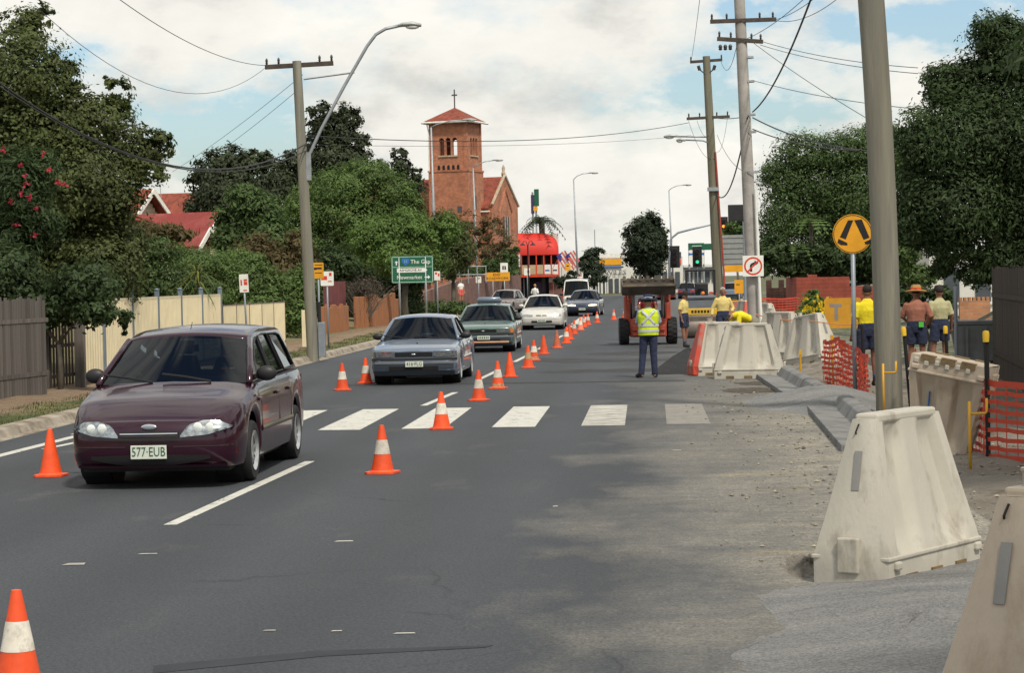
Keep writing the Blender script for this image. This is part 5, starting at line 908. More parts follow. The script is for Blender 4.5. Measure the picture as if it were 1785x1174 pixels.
mesh_fence('orange safety mesh sagging right of the capped picket', [b1, (b1.x+1.6, b1.y-2.6, 0), (b1.x+2.6, b1.y-6, 0)], [ztop(b1, 1728, 668), .86, .8], .02); mesh_fence('orange safety mesh strung behind the tipped beige barrier', [(b2.x, b2.y, 0), (b1.x, b1.y, 0)], [ztop(b2, 1577, 635), ztop(b1, 1728, 668)], .03); mesh_fence('short orange mesh panel right of the thick timber pole', [(3.72, 33.0, 0), (b2.x, b2.y, 0)], [.98, ztop(b2, 1577, 640)], .01)
mesh_fence('bunched orange mesh left of the thick timber pole', [G(1437, 672), G(1462, 680), (b4.x-.1, b4.y, 0), G(1512, 697)], [.82, .92, .8, .72], .05, bunch=.05)
mesh_fence('far orange mesh along the site behind the white-haired worker', [DB(1270, 96), DB(1330, 104), DB(1390, 104)], [1.0, 1.0, 1.0], .05); mesh_fence('far orange mesh draped beside the road roller', [DB(1188, 86), DB(1204, 88), DB(1215, 88)], [.9, 1.25, 1.2], .0, bunch=.04); mesh_fence('narrow upright orange mesh right of the roller frame', [DB(1236, 92), DB(1248, 92)], [1.4, 1.35], .0)
def hook(base, hgt, label, m='hook_yellow'):
    q = MB(); q.tube([(0, 0, -.05), (.0, 0, hgt)], .016, 8); q.tube([(.0, 0, hgt-.13), (.16, 0, hgt-.13), (.18, 0, hgt-.11), (.18, 0, hgt+.03)], .014, 8); T = thing('mesh_stake', label, 'stake', base, 0, 'yellow hooked mesh stakes'); q.build('hooked_rod', m, T, smooth=True)
hook(G(1541, 733), .80, 'yellow hooked stake standing against the thick timber pole'); hook(DB(1686, 24), .72, 'yellow hooked stake in front of the tipped beige barrier')
for px, py, h_, lb in ((1396, 668, .62, 'rusty yellow stake by the new kerb end'), (1452, 676, .95, 'yellow stake inside the bunched orange mesh')): b_ = G(px, py); q = MB(); q.tube([(0, 0, -.05), (0, 0, h_)], .018, 8); q.box((0, 0, h_-.04), (.06, .04, .1)); q.build('marker_stake', 'hook_yellow', loc=b_, label=lb, cat='stake')
wire('barrier_tape', (D(1318, 548, 55), D(1390, 558, 52), .05), .013, 'orange tape strung across the barrier tops', 'orange_tape', 'strung orange tape'); wire('barrier_tape', (D(1410, 559, 50), D(1500, 566, 43), .03), .011, 'orange tape strung past the yellow T board', 'orange_tape', 'strung orange tape')
T = thing('site_rail', 'yellow steel guard rail behind the white-haired worker', 'guard rail', DB(1275, 88))
for x in (0, .95): q = MB(); q.tube([(x, 0, -.05), (x, 0, 1.1)], .03, 8); q.build('upright', 'hook_yellow', T)
for z in (.55, 1.08): q = MB(); q.tube([(0, 0, z), (.95, 0, z)], .025, 8); q.build('rail', 'hook_yellow', T)
# ------------------------------------------------------------------ buildings
brick_mat('church_brick', (.47, .15, .065), (.30, .09, .045), (.40, .28, .20), 1.0); brick_mat('wall_brick', (.20, .085, .06), (.14, .06, .05), (.20, .15, .13), 1.0); brick_mat('red_block', (.30, .058, .034), (.25, .05, .03), (.21, .05, .034), .45); brick_mat('orange_brick', (.46, .20, .09), (.38, .16, .07), (.30, .22, .16), 1.0)
mat('roof_tile', (.235, .06, .036), .9, 0, .3, 3, .6, 12, col2=(.15, .04, .028), c2s=2); mat('roof_red', (.22, .036, .03), .7, 0, .15, 1, col2=(.27, .07, .06), c2s=.7); mat('stone', (.42, .34, .25), .9, 0, .2, 2); mat('dark_void', (.012, .012, .014), .9); mat('bronze', (.12, .11, .10), .5, .5); mat('trim_white', (.72, .71, .66), .6); mat('board_cream', (.50, .44, .33), .7, 0, .1); mat('awning_red', (.58, .03, .018), .6, 0, .06, 1); mat('post_red', (.62, .06, .025), .5); mat('balustrade', (.48, .36, .22), .7, 0, .12, 3); mat('purple', (.045, .03, .08), .6); mat('pale_wall', (.64, .62, .57), .8, 0, .06, 1); mat('far_dark', (.06, .07, .08), .5)
def wall_holes(w, h, holes, th, x0=0, z0=0):
    m_ = MB(); outer = [Vector((x0, z0, 0)), Vector((x0+w, z0, 0)), Vector((x0+w, z0+h, 0)), Vector((x0, z0+h, 0))]; hs = [[Vector((a, b_, 0)) for a, b_ in q] for q in holes]; al = outer+[p for q in hs for p in q]; tr = [tuple(t) for t in geometry.tessellate_polygon([outer]+hs)]
    m_.add([(p.x, 0, p.y) for p in al], tr); m_.add([(p.x, th, p.y) for p in al], tr)
    for q in [outer]+hs: k_ = len(q); m_.add([(p.x, 0, p.y) for p in q]+[(p.x, th, p.y) for p in q], [(i, (i+1) % k_, (i+1) % k_+k_, i+k_) for i in range(k_)])
    return m_
def arch(cx, z0, z1, w): r_ = w/2; return [(cx-r_, z0), (cx+r_, z0)]+[(cx+r_*math.cos(R(a)), z1-r_+r_*math.sin(R(a))) for a in range(0, 181, 30)]
def place(o, T, loc, rz): o.parent = T; o.location = loc; o.rotation_euler[2] = rz; return o
d_ = 220; P0 = DB(818, d_); CH = thing('church', 'red brick church with square bell tower and tiled roofs above the trees', 'church', P0, R(-17)); zz = lambda px, py: ztop(P0, px, py); s_ = 3.8
ze, zap = zz(800, 211), zz(795, 184); zb0, zb1 = zz(790, 277), zz(790, 232); zset = zz(790, 298)
q = MB(); q.bbox(-s_-.14, .14, -.14, s_+.14, -1, zset); TW = q.build('tower_base', 'church_brick', CH); q = MB(); q.bbox(-s_, 0, 0, s_, zset, zb0); q.build('tower_shaft', 'church_brick', CH)
q = MB(); q.bbox(-s_-.2, .2, -.2, s_+.2, zset-.05, zset+.12); q.build('string_course', 'church_brick', CH)
hz0, hz1 = zz(790, 270), zz(790, 239); cx_ = -s_*.5; ws = .52; holes = [arch(cx_+i*.68, hz0, hz1, ws) for i in (-1, 0, 1)]
for k_, (lo, rz_) in enumerate((((0, 0, 0), 0), ((0, s_, 0), R(90)), ((-s_, 0, 0), R(-90)), ((-s_, s_, 0), R(180)))):
    o = wall_holes(s_, ze-zb0, holes, .3, -s_, zb0)
    if k_ in (0, 3): pass
    ob = o.build('belfry_wall', 'church_brick', CH); ob.location = [(0, 0, 0), (-.0, s_, 0), (-s_, 0, 0), (-s_, s_, 0)][k_]; ob.rotation_euler[2] = [0, R(90), R(-90), R(180)][k_]
    if k_ == 1: ob.location = (0, s_, 0); 
    q = MB(); q.bbox(cx_-1.0, cx_+1.0, -.1, .12, hz0-.14, hz0-.005)
    for i in (-.5, .5): q.tube([(cx_+i*.68, .08, hz0), (cx_+i*.68, .08, hz1-.2)], .06, 8)
    q.build('belfry_sill', 'stone', ob)
for x, y_ in ((-s_, 0), (0, 0), (0, s_)): q = MB(); q.bbox(x-.3 if x == 0 else x-.06, x+.06 if x == 0 else x+.3, y_-.06 if y_ == 0 else y_-.3, y_+.3 if y_ == 0 else y_+.06, zset+.1, ze-.02); q.build('pilaster', 'church_brick', CH)
zf0, zf1 = zz(790, 296), zz(790, 287)
for i in range(5): q = MB(); q.prism(arch(cx_-1.0+i*.5, zf0, zf1, .26), -.02, .05); q.build('frieze_niche', 'dark_void', CH)
for px, py, w, h in ((-.35, 0, 0, 0),): pass
q = MB(); zq = zz(805, 365); q.bbox(-1.0, -.55, -.17, -.1, zq-.3, zq+.3); q.build('slit_window', 'far_dark', CH); q = MB(); zq = zz(836, 352); q.bbox(.13, .17, 1.6, 1.9, zq-.65, zq+.65); q.build('slit_window', 'far_dark', CH)
ov = .55; q = MB(); q.add([(-s_-ov, -ov, ze), (ov, -ov, ze), (ov, s_+ov, ze), (-s_-ov, s_+ov, ze), (-s_/2, s_/2, zap)], [(0, 1, 4), (1, 2, 4), (2, 3, 4), (3, 0, 4), (3, 2, 1, 0)]); q.build('tower_roof', 'roof_tile', CH)
q = MB()
for a, b_ in (((-s_-ov, -ov), (ov, -ov)), ((ov, -ov), (ov, s_+ov)), ((-s_-ov, s_+ov), (-s_-ov, -ov))): q.tube([(*a, ze-.06), (*b_, ze-.06)], .11, 6)
q.build('gutter', 'trim_white', CH)
zc_ = zz(795, 152); q = MB(); q.bbox(-s_/2-.05, -s_/2+.05, s_/2-.05, s_/2+.05, zap-.1, zc_); q.bbox(-s_/2-.28, -s_/2+.28, s_/2-.048, s_/2+.048, zc_-.62, zc_-.48); q.build('cross', 'bronze', CH)
q = MB(); q.tube([(-s_-.2, -.15, ze-.2), (-s_-.05, -.15, ze-.9), (-s_-.05, -.15, zset)], .06, 6); q.build('downpipe', 'trim_white', CH)
xr, yn, wn_ = 1.13, s_-.2, 7.1; zev, zri = zz(863, 356), zz(884, 305); xl = -16
q = MB(); q.bbox(xl, xr-.25, yn+.05, yn+wn_-.05, -1, zev); q.build('nave_wall', 'church_brick', CH)
ym = yn+wn_/2; q = MB(); q.prism([(yn, -1), (yn+wn_, -1), (yn+wn_, zev), (ym, zri+.25), (yn, zev)], xr-.25, xr, plane='YZ'); q.build('gable_wall', 'church_brick', CH)
for k_ in (-1, 1): q = MB(); ye = ym+k_*(wn_/2+.5); zz_ = zev-.38; q.add([(xl, ym, zri), (xr-.26, ym, zri), (xr-.26, ye, zz_), (xl, ye, zz_), (xl, ym, zri+.12), (xr-.26, ym, zri+.12), (xr-.26, ye, zz_+.12), (xl, ye, zz_+.12)], [(0, 1, 2, 3), (4, 7, 6, 5), (0, 4, 5, 1), (1, 5, 6, 2), (2, 6, 7, 3), (3, 7, 4, 0)]); q.build('nave_roof', 'roof_tile', CH)
for k_ in (-1, 1): q = MB(); q.tube([(xr+.03, ym, zri+.3), (xr+.03, ym+k_*(wn_/2+.15), zev+.05)], .14, 6); q.build('gable_coping', 'stone', CH)
q = MB(); q.prism([(ym-1.7, zz(884, 440)), (ym+1.7, zz(884, 440)), (ym+1.7, zev-.6), (ym, zri-1.1), (ym-1.7, zev-.6)], xr, xr+.02, plane='YZ'); q.build('gable_recess', 'church_brick', CH)
for k_ in (-1, 1): q = MB(); q.tube([(xr+.05, ym+k_*1.75, zz(884, 400)), (xr+.05, ym+k_*1.75, zev-.6), (xr+.05, ym, zri-1.05)], .10, 6); q.build('arch_moulding', 'church_brick', CH)
za, zb_ = zz(884, 420), zz(884, 374)
for i in (-1, 0, 1): q = MB(); q.prism(arch(ym+i*.62, za, zb_, .36), xr+.02, xr+.06, plane='YZ'); q.build('lancet_window', 'far_dark', CH); q = MB(); q.tube([(xr+.08, ym+i*.62+.31, za), (xr+.08, ym+i*.62+.31, zb_)], .05, 6); q.build('mullion', 'stone', CH)
q = MB(); q.tube([(xr-.1, ym, zri+.2), (xr-.1, ym, zri+.5), (xr-.1, ym, zri+.6), (xr-.1, ym, zri+.95), (xr-.1, ym, zri+1.15), (xr-.1, ym, zri+1.3)], [.22, .22, .14, .17, .09, .04], 10); q.build('statue', 'stone', CH, smooth=True)
q = MB(); q.bbox(-.1, xr+.1, yn-.4, yn+.2, -1, zev-.6); q.build('porch_wall', 'church_brick', CH); q = MB(); q.bbox(-.2, xr-.1, yn-.62, yn-.42, zev-.66, zev-.52); q.build('gutter', 'trim_white', CH)
# retaining wall with rail in front of the church ground
A, B, C_ = DB(690, 126, 0), DB(800, 150, 0), DB(908, 178, 0); T = thing('retaining_wall', 'long brown brick retaining wall below the church trees', 'wall', A)
for a, b_, h0, h1 in ((A, B, 1.0, 2.1), (B, C_, 2.1, 2.9)):
    v_ = b_-a; o = a-A; q = MB(); nrm = Vector((-v_.y, v_.x, 0)).normalized()*.3; p0, p1 = o, o+v_; q.add([(*p0.xy, 0), (*p1.xy, 0), (*p1.xy, h1), (*p0.xy, h0), (*(p0+nrm).xy, 0), (*(p1+nrm).xy, 0), (*(p1+nrm).xy, h1), (*(p0+nrm).xy, h0)], [(0, 1, 2, 3), (4, 7, 6, 5), (3, 2, 6, 7), (0, 3, 7, 4), (1, 5, 6, 2)]); q.build('wall_run', 'wall_brick', T)
T = thing('handrail', 'pale steel pipe handrail above the brown retaining wall', 'handrail', DB(770, 147, 1.9))
for i in range(6): q = MB(); q.tube([(i*.55, i*.25, 0), (i*.55, i*.25, 1.1)], .035, 6); q.build('upright', 'galv', T)
for z in (.55, 1.08): q = MB(); q.tube([(0, 0, z), (2.75, 1.25, z)], .03, 6); q.build('rail', 'galv', T)
q = MB(); q.tube([(0, 0, -.1), (-.06, 0, .95)], .06, 6); q.build('marker_post', 'white_paint', loc=DB(776, 122, .1), label='short leaning white marker post by the hedge', cat='post')
# pub with the red barrel awning
d_ = 240; Pb = DB(908, d_); T = thing('awning_building', 'two-storey building with bright red barrel awning over its balcony', 'building', Pb, R(4)); zb = lambda py, px=945: ztop(Pb, px, py); w = 4.0
za0, za1 = zb(443), zb(406); q = MB(); n_ = 14
def aw(u, v):                                                   # rounded at the right end and at the front
    t = u; x = -2.0+(w+2.0)*(1-(1-t)**1.6); k_ = max(0, 1-((t-.3)/.7)**3.2)**.62 if t > .3 else 1; hh = (za1-za0)*(.0+1.0*k_); a = v*math.pi/2
    return (x, -1.9*math.cos(a)*(k_**.3 if k_ > 0 else 0), za0+hh*math.sin(a))
q.grid(aw, 24, 12); q.build('awning', 'awning_red', T, smooth=True); q = MB(); q.bbox(0, w, -1.9, .02, za0-.12, za0-.005); q.build('awning_valance', 'awning_red', T)
q = MB(); q.bbox(0, w, 0, 9, 0, za1-.1); q.build('wall', 'pale_wall', T); q = MB(); q.bbox(.05, w-.1, -.06, -.01, zb(462), za0-.1); q.build('window_band', 'dark_void', T)
zf, zg = zb(462), zb(479)
for i in range(6): x = .06+i*(w-.12)/5; q = MB(); q.bbox(x-.06, x+.06, -1.85, -1.73, zg, za0); q.build('balcony_post', 'post_red', T)
for i in range(5): x0 = .12+i*(w-.12)/5; q = MB(); q.bbox(x0, x0+(w-.12)/5-.12, -1.80, -1.76, zg+.05, zf); q.build('balustrade_panel', 'balustrade' if i < 3 else 'sign_white', T)
for x0, m_ in ((2.5, 'sign_blue'), (3.3, 'far_dark')): q = MB(); q.bbox(x0, x0+.45, -1.815, -1.80, zg+.35, zg+.5); q.build('sign_mark', m_, T)
q = MB(); q.bbox(0, w, -1.84, -.01, zg-.25, zg); q.build('balcony_floor', 'post_red', T); q = MB(); q.bbox(.0, 2.9, -.2, -.01, .0, zg-.26); q.build('shopfront', 'dark_void', T); q = MB(); q.bbox(1.4, 2.6, -.26, -.2, .0, zb(492)); q.build('purple_panel', 'purple', T)
for i in range(4): q = MB(); q.tube([(-.6+i*.45, -.6, 0), (-.6+i*.45, -.6, zg-.3)], .05, 6); q.build('veranda_post', 'galv', T)
q = MB(); q.bbox(2.9, 4.3, -.6, -.3, 1.6, zg-.3); q.build('white_panel', 'trim_white', T); q = MB(); q.bbox(2.9, 6.6, -.9, -.6, 0, 1.7); q.build('brick_fence', 'wall_brick', T)
b_ = DB(994, 250); q = MB(); q.bbox(-1.3, 2.2, 0, 8, 0, ztop(b_, 990, 450)); q.build('pale_shed', 'pale_wall', loc=b_, label='plain pale wall of a shop behind the flags', cat='building')
# flags
mat('flag_red', (.62, .12, .10), .8); mat('flag_white', (.70, .66, .62), .8); mat('flag_blue', (.05, .05, .22), .8)
for px, dz, lb in ((978, 0, 'striped red and white flag on a slanting pole by the awning'), (993, .2, 'second striped flag hanging beside the lamp column')):
    b_ = DB(px-14, 214); zt_ = ztop(b_, px, 441); T = thing('flag', lb, 'flag', b_, 0, 'striped flags'); q = MB(); q.tube([(0, 0, 0), (.0, 0, zt_-1.4), (.9, -.2, zt_+.1)], .025, 6); q.build('pole', 'post_red', T)
    for i in range(7): q = MB(); q.grid(lambda u, v: (.35+.12*i+.12*v+.75*u, -.2+.06*math.sin(u*6+i), zt_+.02-.0*i-u*1.35+.07*(i+v)-.28), 8, 1); q.build('stripe', ('flag_red', 'flag_white')[i % 2], T, smooth=True)
    q = MB(); q.grid(lambda u, v: (.35+.48*v+.3*u, -.22, zt_-.26-u*.55+.27*v), 3, 3); q.build('canton', 'flag_blue', T)
# pylon sign
b_ = DB(934, 245); T = thing('pylon_sign', 'tall pylon sign with green and purple panels behind the palm', 'sign', b_); zt_ = ztop(b_, 936, 330)
for x in (-.18, .18): q = MB(); q.tube([(x, 0, 0), (x, 0, zt_-.3)], .1, 8); q.build('post', 'galv', T)
q = MB(); q.bbox(.0, .5, -.2, .1, zt_-1.8, zt_); q.build('green_panel', 'sign_green', T); q = MB(); q.bbox(-.35, .0, -.25, .05, zt_-2.6, zt_-.6); q.build('purple_panel', 'purple', T); q = MB(); q.bbox(-.1, .35, -.3, -.1, zt_-2.3, zt_-1.85); q.build('yellow_panel', 'sign_yellow', T)
# far shops beyond the junction
d_ = 300; b_ = DB(1038, d_); zs = lambda py: ztop(b_, 1070, py); T = thing('shop_building', 'white shop with yellow and blue sign board beyond the junction', 'building', b_); k_ = d_/F
q = MB(); q.bbox(0, 75*k_, 0, 10, 0, zs(441)); q.build('wall', 'pale_wall', T); q = MB(); q.bbox(5*k_, 46*k_, -.2, -.01, zs(462), zs(452)); q.build('yellow_panel', 'sign_yellow', T); q = MB(); q.bbox(0, 75*k_, -.1, -.01, zs(450), zs(442)); q.build('fascia', 'trim_white', T)
q = MB(); q.bbox(3*k_, 46*k_, -.22, -.02, zs(467), zs(465)); q.build('blue_line', 'sign_blue', T); text(T, 'BOWL', .85, (17*k_, -.25, zs(476)), 'far_dark', 1.25); text(T, 'LES', .85, (44*k_, -.25, zs(476)), 'far_dark', 1.25)
for i in range(7): q = MB(); q.bbox((2+i*10.5)*k_, (9+i*10.5)*k_, -.15, -.01, zs(510), zs(486)); q.build('shop_window', 'far_dark', T); 
for i in range(3): q = MB(); q.bbox((6+i*6)*k_, (8+i*6)*k_, -6, -5.8, .0, 1.5); q.build('veranda_post', 'white_paint', T)
d_ = 285; b_ = DB(1142, d_); zs2 = lambda py: ztop(b_, 1160, py); k_ = d_/F; T = thing('shop_building', 'white shop with black and red sign board at the junction corner', 'building', b_); q = MB(); q.bbox(-6*k_, 48*k_, 0, 10, 0, zs2(448)); q.build('wall', 'pale_wall', T); q = MB(); q.bbox(11*k_, 46*k_, -.2, -.01, zs2(450), zs2(440)); q.build('black_panel', 'far_dark', T); q = MB(); q.bbox(14*k_, 24*k_, -.25, -.2, zs2(450), zs2(443)); q.build('red_panel', 'sign_red', T); q = MB(); q.bbox(28*k_, 46*k_, -.2, -.01, zs2(461), zs2(453)); q.build('pink_panel', 'flag_red', T)
for i in range(4): q = MB(); q.bbox((2+i*11)*k_, (10+i*11)*k_, -.15, -.01, .6, 2.6); q.build('shop_window', 'far_dark', T)
d_ = 265; b_ = DB(1192, d_); zs3 = lambda py: ztop(b_, 1220, py); k_ = d_/F; T = thing('shop_building', 'cream flat-roofed shop behind the roller frame', 'building', b_); q = MB(); q.bbox(0, 66*k_, 0, 8, 0, zs3(462)); q.build('wall', 'pale_wall', T)
for i in range(4): q = MB(); q.bbox((4+i*15)*k_, (15+i*15)*k_, -.15, -.01, zs3(492), zs3(474)); q.build('shop_window', 'far_dark', T)
q = MB(); q.bbox(-1*k_, 67*k_, -.8, -.01, zs3(469), zs3(466)); q.build('veranda_edge', 'far_dark', T)
b_ = DB(1215, 250); T = thing('hoarding', 'tall green and white sign hoarding above the cream shop', 'sign', b_); k_ = 250/F
for x in (-13, 12): q = MB(); q.tube([(x*k_, .1, 0), (x*k_, .1, ztop(b_, 1215, 424))], .1, 8); q.build('post', 'galv', T)
for a, b2, m_ in ((424, 436, 'sign_green'), (436.5, 441, 'sign_white'), (441.5, 445, 'sign_blue'), (445.5, 461, 'sign_white')): q = MB(); q.bbox(-14*k_, 13*k_, -.1, .0, ztop(b_, 1215, b2), ztop(b_, 1215, a)); q.build('panel', m_, T)
q = MB(); q.bbox(13.5*k_, 27*k_, -.1, 0, ztop(b_, 1230, 436), ztop(b_, 1230, 425)); q.build('panel', 'sign_green', T); q = MB(); q.bbox(-8*k_, 9*k_, -.14, -.1, ztop(b_, 1215, 431), ztop(b_, 1215, 428)); q.build('lettering_bar', 'sign_line', T)
q = MB(); q.tube([(0, 0, 0), (0, 0, 9)], .06, 6); q.build('antenna_mast', 'galv', loc=DB(1038, 330), label='thin antenna mast above the white shop', cat='mast')
# ------------------------------------------------------------------ red-roofed house on the left
b_ = DB(320, 108, 1.0); HS = thing('house', 'weatherboard house with red roofs and white gables behind the garden', 'house', b_)
def gable(px, py, d, ln, hw, drop, rz, rm, wall=True):
    a = D(px, py, d)-b_; e = obj('gable_wing', None, HS, (a.x, a.y, a.z), rz); th = .09
    for k_ in (-1, 1):
        q = MB(); nn = 14
        q.add([(-ln, 0, 0), (0, 0, 0), (0, k_*hw, -drop), (-ln, k_*hw, -drop), (-ln, 0, th), (0, 0, th), (0, k_*(hw+.02), -drop+th), (-ln, k_*(hw+.02), -drop+th)], [(0, 1, 2, 3), (4, 7, 6, 5), (0, 4, 5, 1), (1, 5, 6, 2), (2, 6, 7, 3), (3, 7, 4, 0)])
        for i in range(int(ln/.3)): x = -i*.3-.15; q.tube([(x, 0, th+.005), (x, k_*hw, -drop+th+.005)], .014, 4)
        q.build('roof', rm, e)
        q = MB(); q.add([(.05, 0, -.16), (.05, 0, .12), (.05, k_*(hw+.06), -drop+.06), (.05, k_*(hw+.06), -drop-.2), (-.02, 0, -.16), (-.02, 0, .12), (-.02, k_*(hw+.06), -drop+.06), (-.02, k_*(hw+.06), -drop-.2)], [(0, 1, 2, 3), (4, 7, 6, 5), (1, 5, 6, 2), (0, 3, 7, 4), (3, 2, 6, 7)]); q.build('barge_board', 'trim_white', e)
    hb = 3.2; nb = int((hb)/.2)
    for i in range(nb):
        z0 = -hb+i*.2; z1 = z0+.2; wa = hw*.86*min(1, max(.02, -z1/drop)) if z1 > -drop else hw*.86; q = MB(); q.add([(-.5, -wa, z0), (-.5, wa, z0), (-.53, wa, z1), (-.53, -wa, z1)], [(0, 1, 2, 3)]); q.build('weatherboard', 'board_cream', e)
    q = MB(); q.bbox(-ln+.1, -.55, -hw*.84, hw*.84, -hb, -drop-.02); q.build('wall', 'board_cream', e); return e
gable(268, 333, 112, 7, 1.5, 1.35, R(-24), 'roof_tile'); gable(387, 372, 108, 8, 1.75, 1.5, R(-22), 'roof_red'); gable(366, 401, 104, 4.5, .82, .82, R(-24), 'roof_red'); gable(362, 338, 140, 6, 3.2, 2.3, R(-8), 'roof_tile')
q = MB(); q.tube([D(281, 345, 110)-b_, D(277, 300, 110)-b_], .02, 5); q.build('aerial', 'steel', HS)
# ------------------------------------------------------------------ right side: walls, shed, timber fence, skip
d_ = 115; A = DB(1388, d_); zr = lambda px, py: ztop(A, px, py); k_ = d_/F; T = thing('block_wall', 'red stepped block wall with raised merlon behind the yellow flowers', 'wall', A)
zt0, zt1, zt2 = zr(1400, 484), zr(1415, 479), zr(1500, 499); q = MB(); q.bbox(0, 92*k_, 0, .25, -.05, zt0); q.build('wall_run', 'red_block', T); q = MB(); q.bbox(20*k_, 36*k_, -.003, .253, zt0, zt1); q.build('merlon', 'red_block', T); q = MB(); q.bbox(92*k_+.003, 175*k_, .0, .25, -.05, zt2); q.build('wall_run', 'red_block', T)
q = MB(); q.add([(-.002, .25, 0), (-.002, 9, 0), (-.002, 9, zt0), (-.002, .25, zt0), (.25, .25, 0), (.25, 9, 0), (.25, 9, zt0), (.25, .25, zt0)], [(0, 1, 2, 3), (4, 7, 6, 5), (3, 2, 6, 7), (0, 3, 7, 4), (1, 5, 6, 2)]); q.build('wall_return', 'red_block', T)
A2 = DB(1340, 130); T = thing('brick_pier_wall', 'low brown brick wall with piers left of the red block wall', 'wall', A2); q = MB(); q.bbox(0, 1.4, 0, .2, 0, 1.3); q.build('wall_run', 'wall_brick', T)
for x in (0, .7, 1.4): q = MB(); q.bbox(x-.15, x+.15, -.05, .25, 0, 1.75); q.build('pier', 'wall_brick', T)
A = DB(1672, 62); T = thing('brick_wall', 'short orange brick wall with toothed top course behind the skip', 'wall', A); zt0 = ztop(A, 1690, 525); q = MB(); q.bbox(0, .82, 0, .23, 0, zt0); q.build('wall_run', 'orange_brick', T)
for i in range(7): q = MB(); q.bbox(i*.12, i*.12+.075, 0, .23, zt0+.002, zt0+.1); q.build('brick', 'orange_brick', T)
A = DB(1620, 78); T = thing('white_house', 'white rendered house wall glimpsed between the right-hand trees', 'house', A); q = MB(); q.bbox(0, 3.4, 0, 4, -.1, ztop(A, 1660, 435)); q.build('wall', 'pale_wall', T)
for x in (.5, 1.55): q = MB(); q.bbox(x, x+.5, -.06, -.002, 1.0, 2.2); f_ = q.build('window', 'far_dark', T); q = MB(); q.bbox(x-.08, x+.58, -.09, -.062, .92, 1.0); q.build('sill', 'trim_white', f_)
mat('skip_grey', (.13, .135, .14), .7, .2, .25, 3); A = DB(1655, 50); T = thing('skip', 'dark grey steel skip with sloping ends behind the mesh', 'skip', A, R(-6)); zt0 = ztop(A, 1690, 566)
q = MB(); pr = [(.15, .1), (.95, .1), (1.15, zt0), (0, zt0)]; q.prism(pr, 0, 1.4); q.build('hopper', 'skip_grey', T, bevel=.02); q = MB(); q.bbox(-.06, 1.22, -.05, 1.45, zt0+.002, zt0+.07); q.build('rim', 'skip_grey', T)
for x in (.35, .75): q = MB(); q.box((x, -.03, zt0*.55), (.06, .05, zt0*.8)); q.build('rib', 'skip_grey', T)
q = MB(); q.box((.75, -.1, zt0+.12), (.75, .05, .08), ry=R(-28)); q.build('timber_offcut', 'board_cream', loc=A+Vector((0, .4, 0)), label='timber offcut lying across the dark grey skip', cat='plank')
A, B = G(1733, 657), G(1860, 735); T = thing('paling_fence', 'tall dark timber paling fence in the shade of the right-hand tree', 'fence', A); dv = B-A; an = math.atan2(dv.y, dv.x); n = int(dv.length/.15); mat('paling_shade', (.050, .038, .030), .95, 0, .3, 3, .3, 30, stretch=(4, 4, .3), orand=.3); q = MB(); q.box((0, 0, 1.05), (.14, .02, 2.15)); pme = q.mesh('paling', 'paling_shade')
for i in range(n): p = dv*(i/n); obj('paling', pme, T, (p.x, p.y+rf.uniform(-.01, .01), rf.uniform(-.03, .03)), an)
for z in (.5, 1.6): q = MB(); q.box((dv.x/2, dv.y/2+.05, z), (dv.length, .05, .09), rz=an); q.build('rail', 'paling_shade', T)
# ------------------------------------------------------------------ trees and shrubs
def leaf_mesh(name, C, O, size, mname, seed, aspect=.42, droop=.2):
    q = np.random.default_rng(seed); n = len(C); s_ = size*q.uniform(.6, 1.35, n)[:, None]
    nrm = O*1.5+q.normal(0, .38, (n, 3)); nrm[:, 2] += .55; nrm /= np.linalg.norm(nrm, axis=1)[:, None]+1e-9
    a = np.cross(nrm, q.normal(0, 1, (n, 3))); a[:, 2] -= droop; a -= nrm*np.sum(a*nrm, 1)[:, None]; a /= np.linalg.norm(a, axis=1)[:, None]+1e-9; b_ = np.cross(nrm, a)
    V = np.empty((n, 4, 3), np.float32); V[:, 0] = C-a*s_*.5; V[:, 1] = C+b_*s_*aspect*.5+nrm*s_*.06; V[:, 2] = C+a*s_*.5-nrm*s_*.05; V[:, 3] = C-b_*s_*aspect*.5+nrm*s_*.06
    me = bpy.data.meshes.new(name); me.vertices.add(4*n); me.vertices.foreach_set('co', V.reshape(-1)); me.loops.add(4*n); me.loops.foreach_set('vertex_index', np.arange(4*n, dtype=np.int32)); me.polygons.add(n); me.polygons.foreach_set('loop_start', np.arange(0, 4*n, 4, dtype=np.int32)); me.update(calc_edges=True); me.materials.append(MATS[mname]); return me
def crown_pts(blobs, n, seed, per=26, fill=.55, spread=.20):
    """blobs: (centre, radii).  Leaves gather in twig clusters near each blob's skin, fewer inside."""
    q = np.random.default_rng(seed); ar = np.array([(r[0]*r[1]+r[1]*r[2]+r[0]*r[2]) for c, r in blobs]); ar = ar/ar.sum(); Cs, Os = [], []
    for (c, r), w in zip(blobs, ar):
        k_ = max(3, int(n*w/per)); d = q.normal(0, 1, (k_, 3)); d /= np.linalg.norm(d, axis=1)[:, None]; rad = np.clip(1-np.abs(q.normal(0, fill*.5, k_)), .15, 1.0)*q.uniform(.86, 1.10, k_); r = np.array(r); cc = np.array(c)+d*rad[:, None]*r
        idx = np.repeat(np.arange(k_), per); sg = (spread*r.mean())*q.uniform(.5, 1.3, k_)[idx][:, None]; P_ = cc[idx]+q.normal(0, 1, (len(idx), 3))*sg*np.array([1, 1, .7]); Cs.append(P_); o = d[idx]+q.normal(0, .3, (len(idx), 3)); Os.append(o)
    return np.concatenate(Cs), np.concatenate(Os)
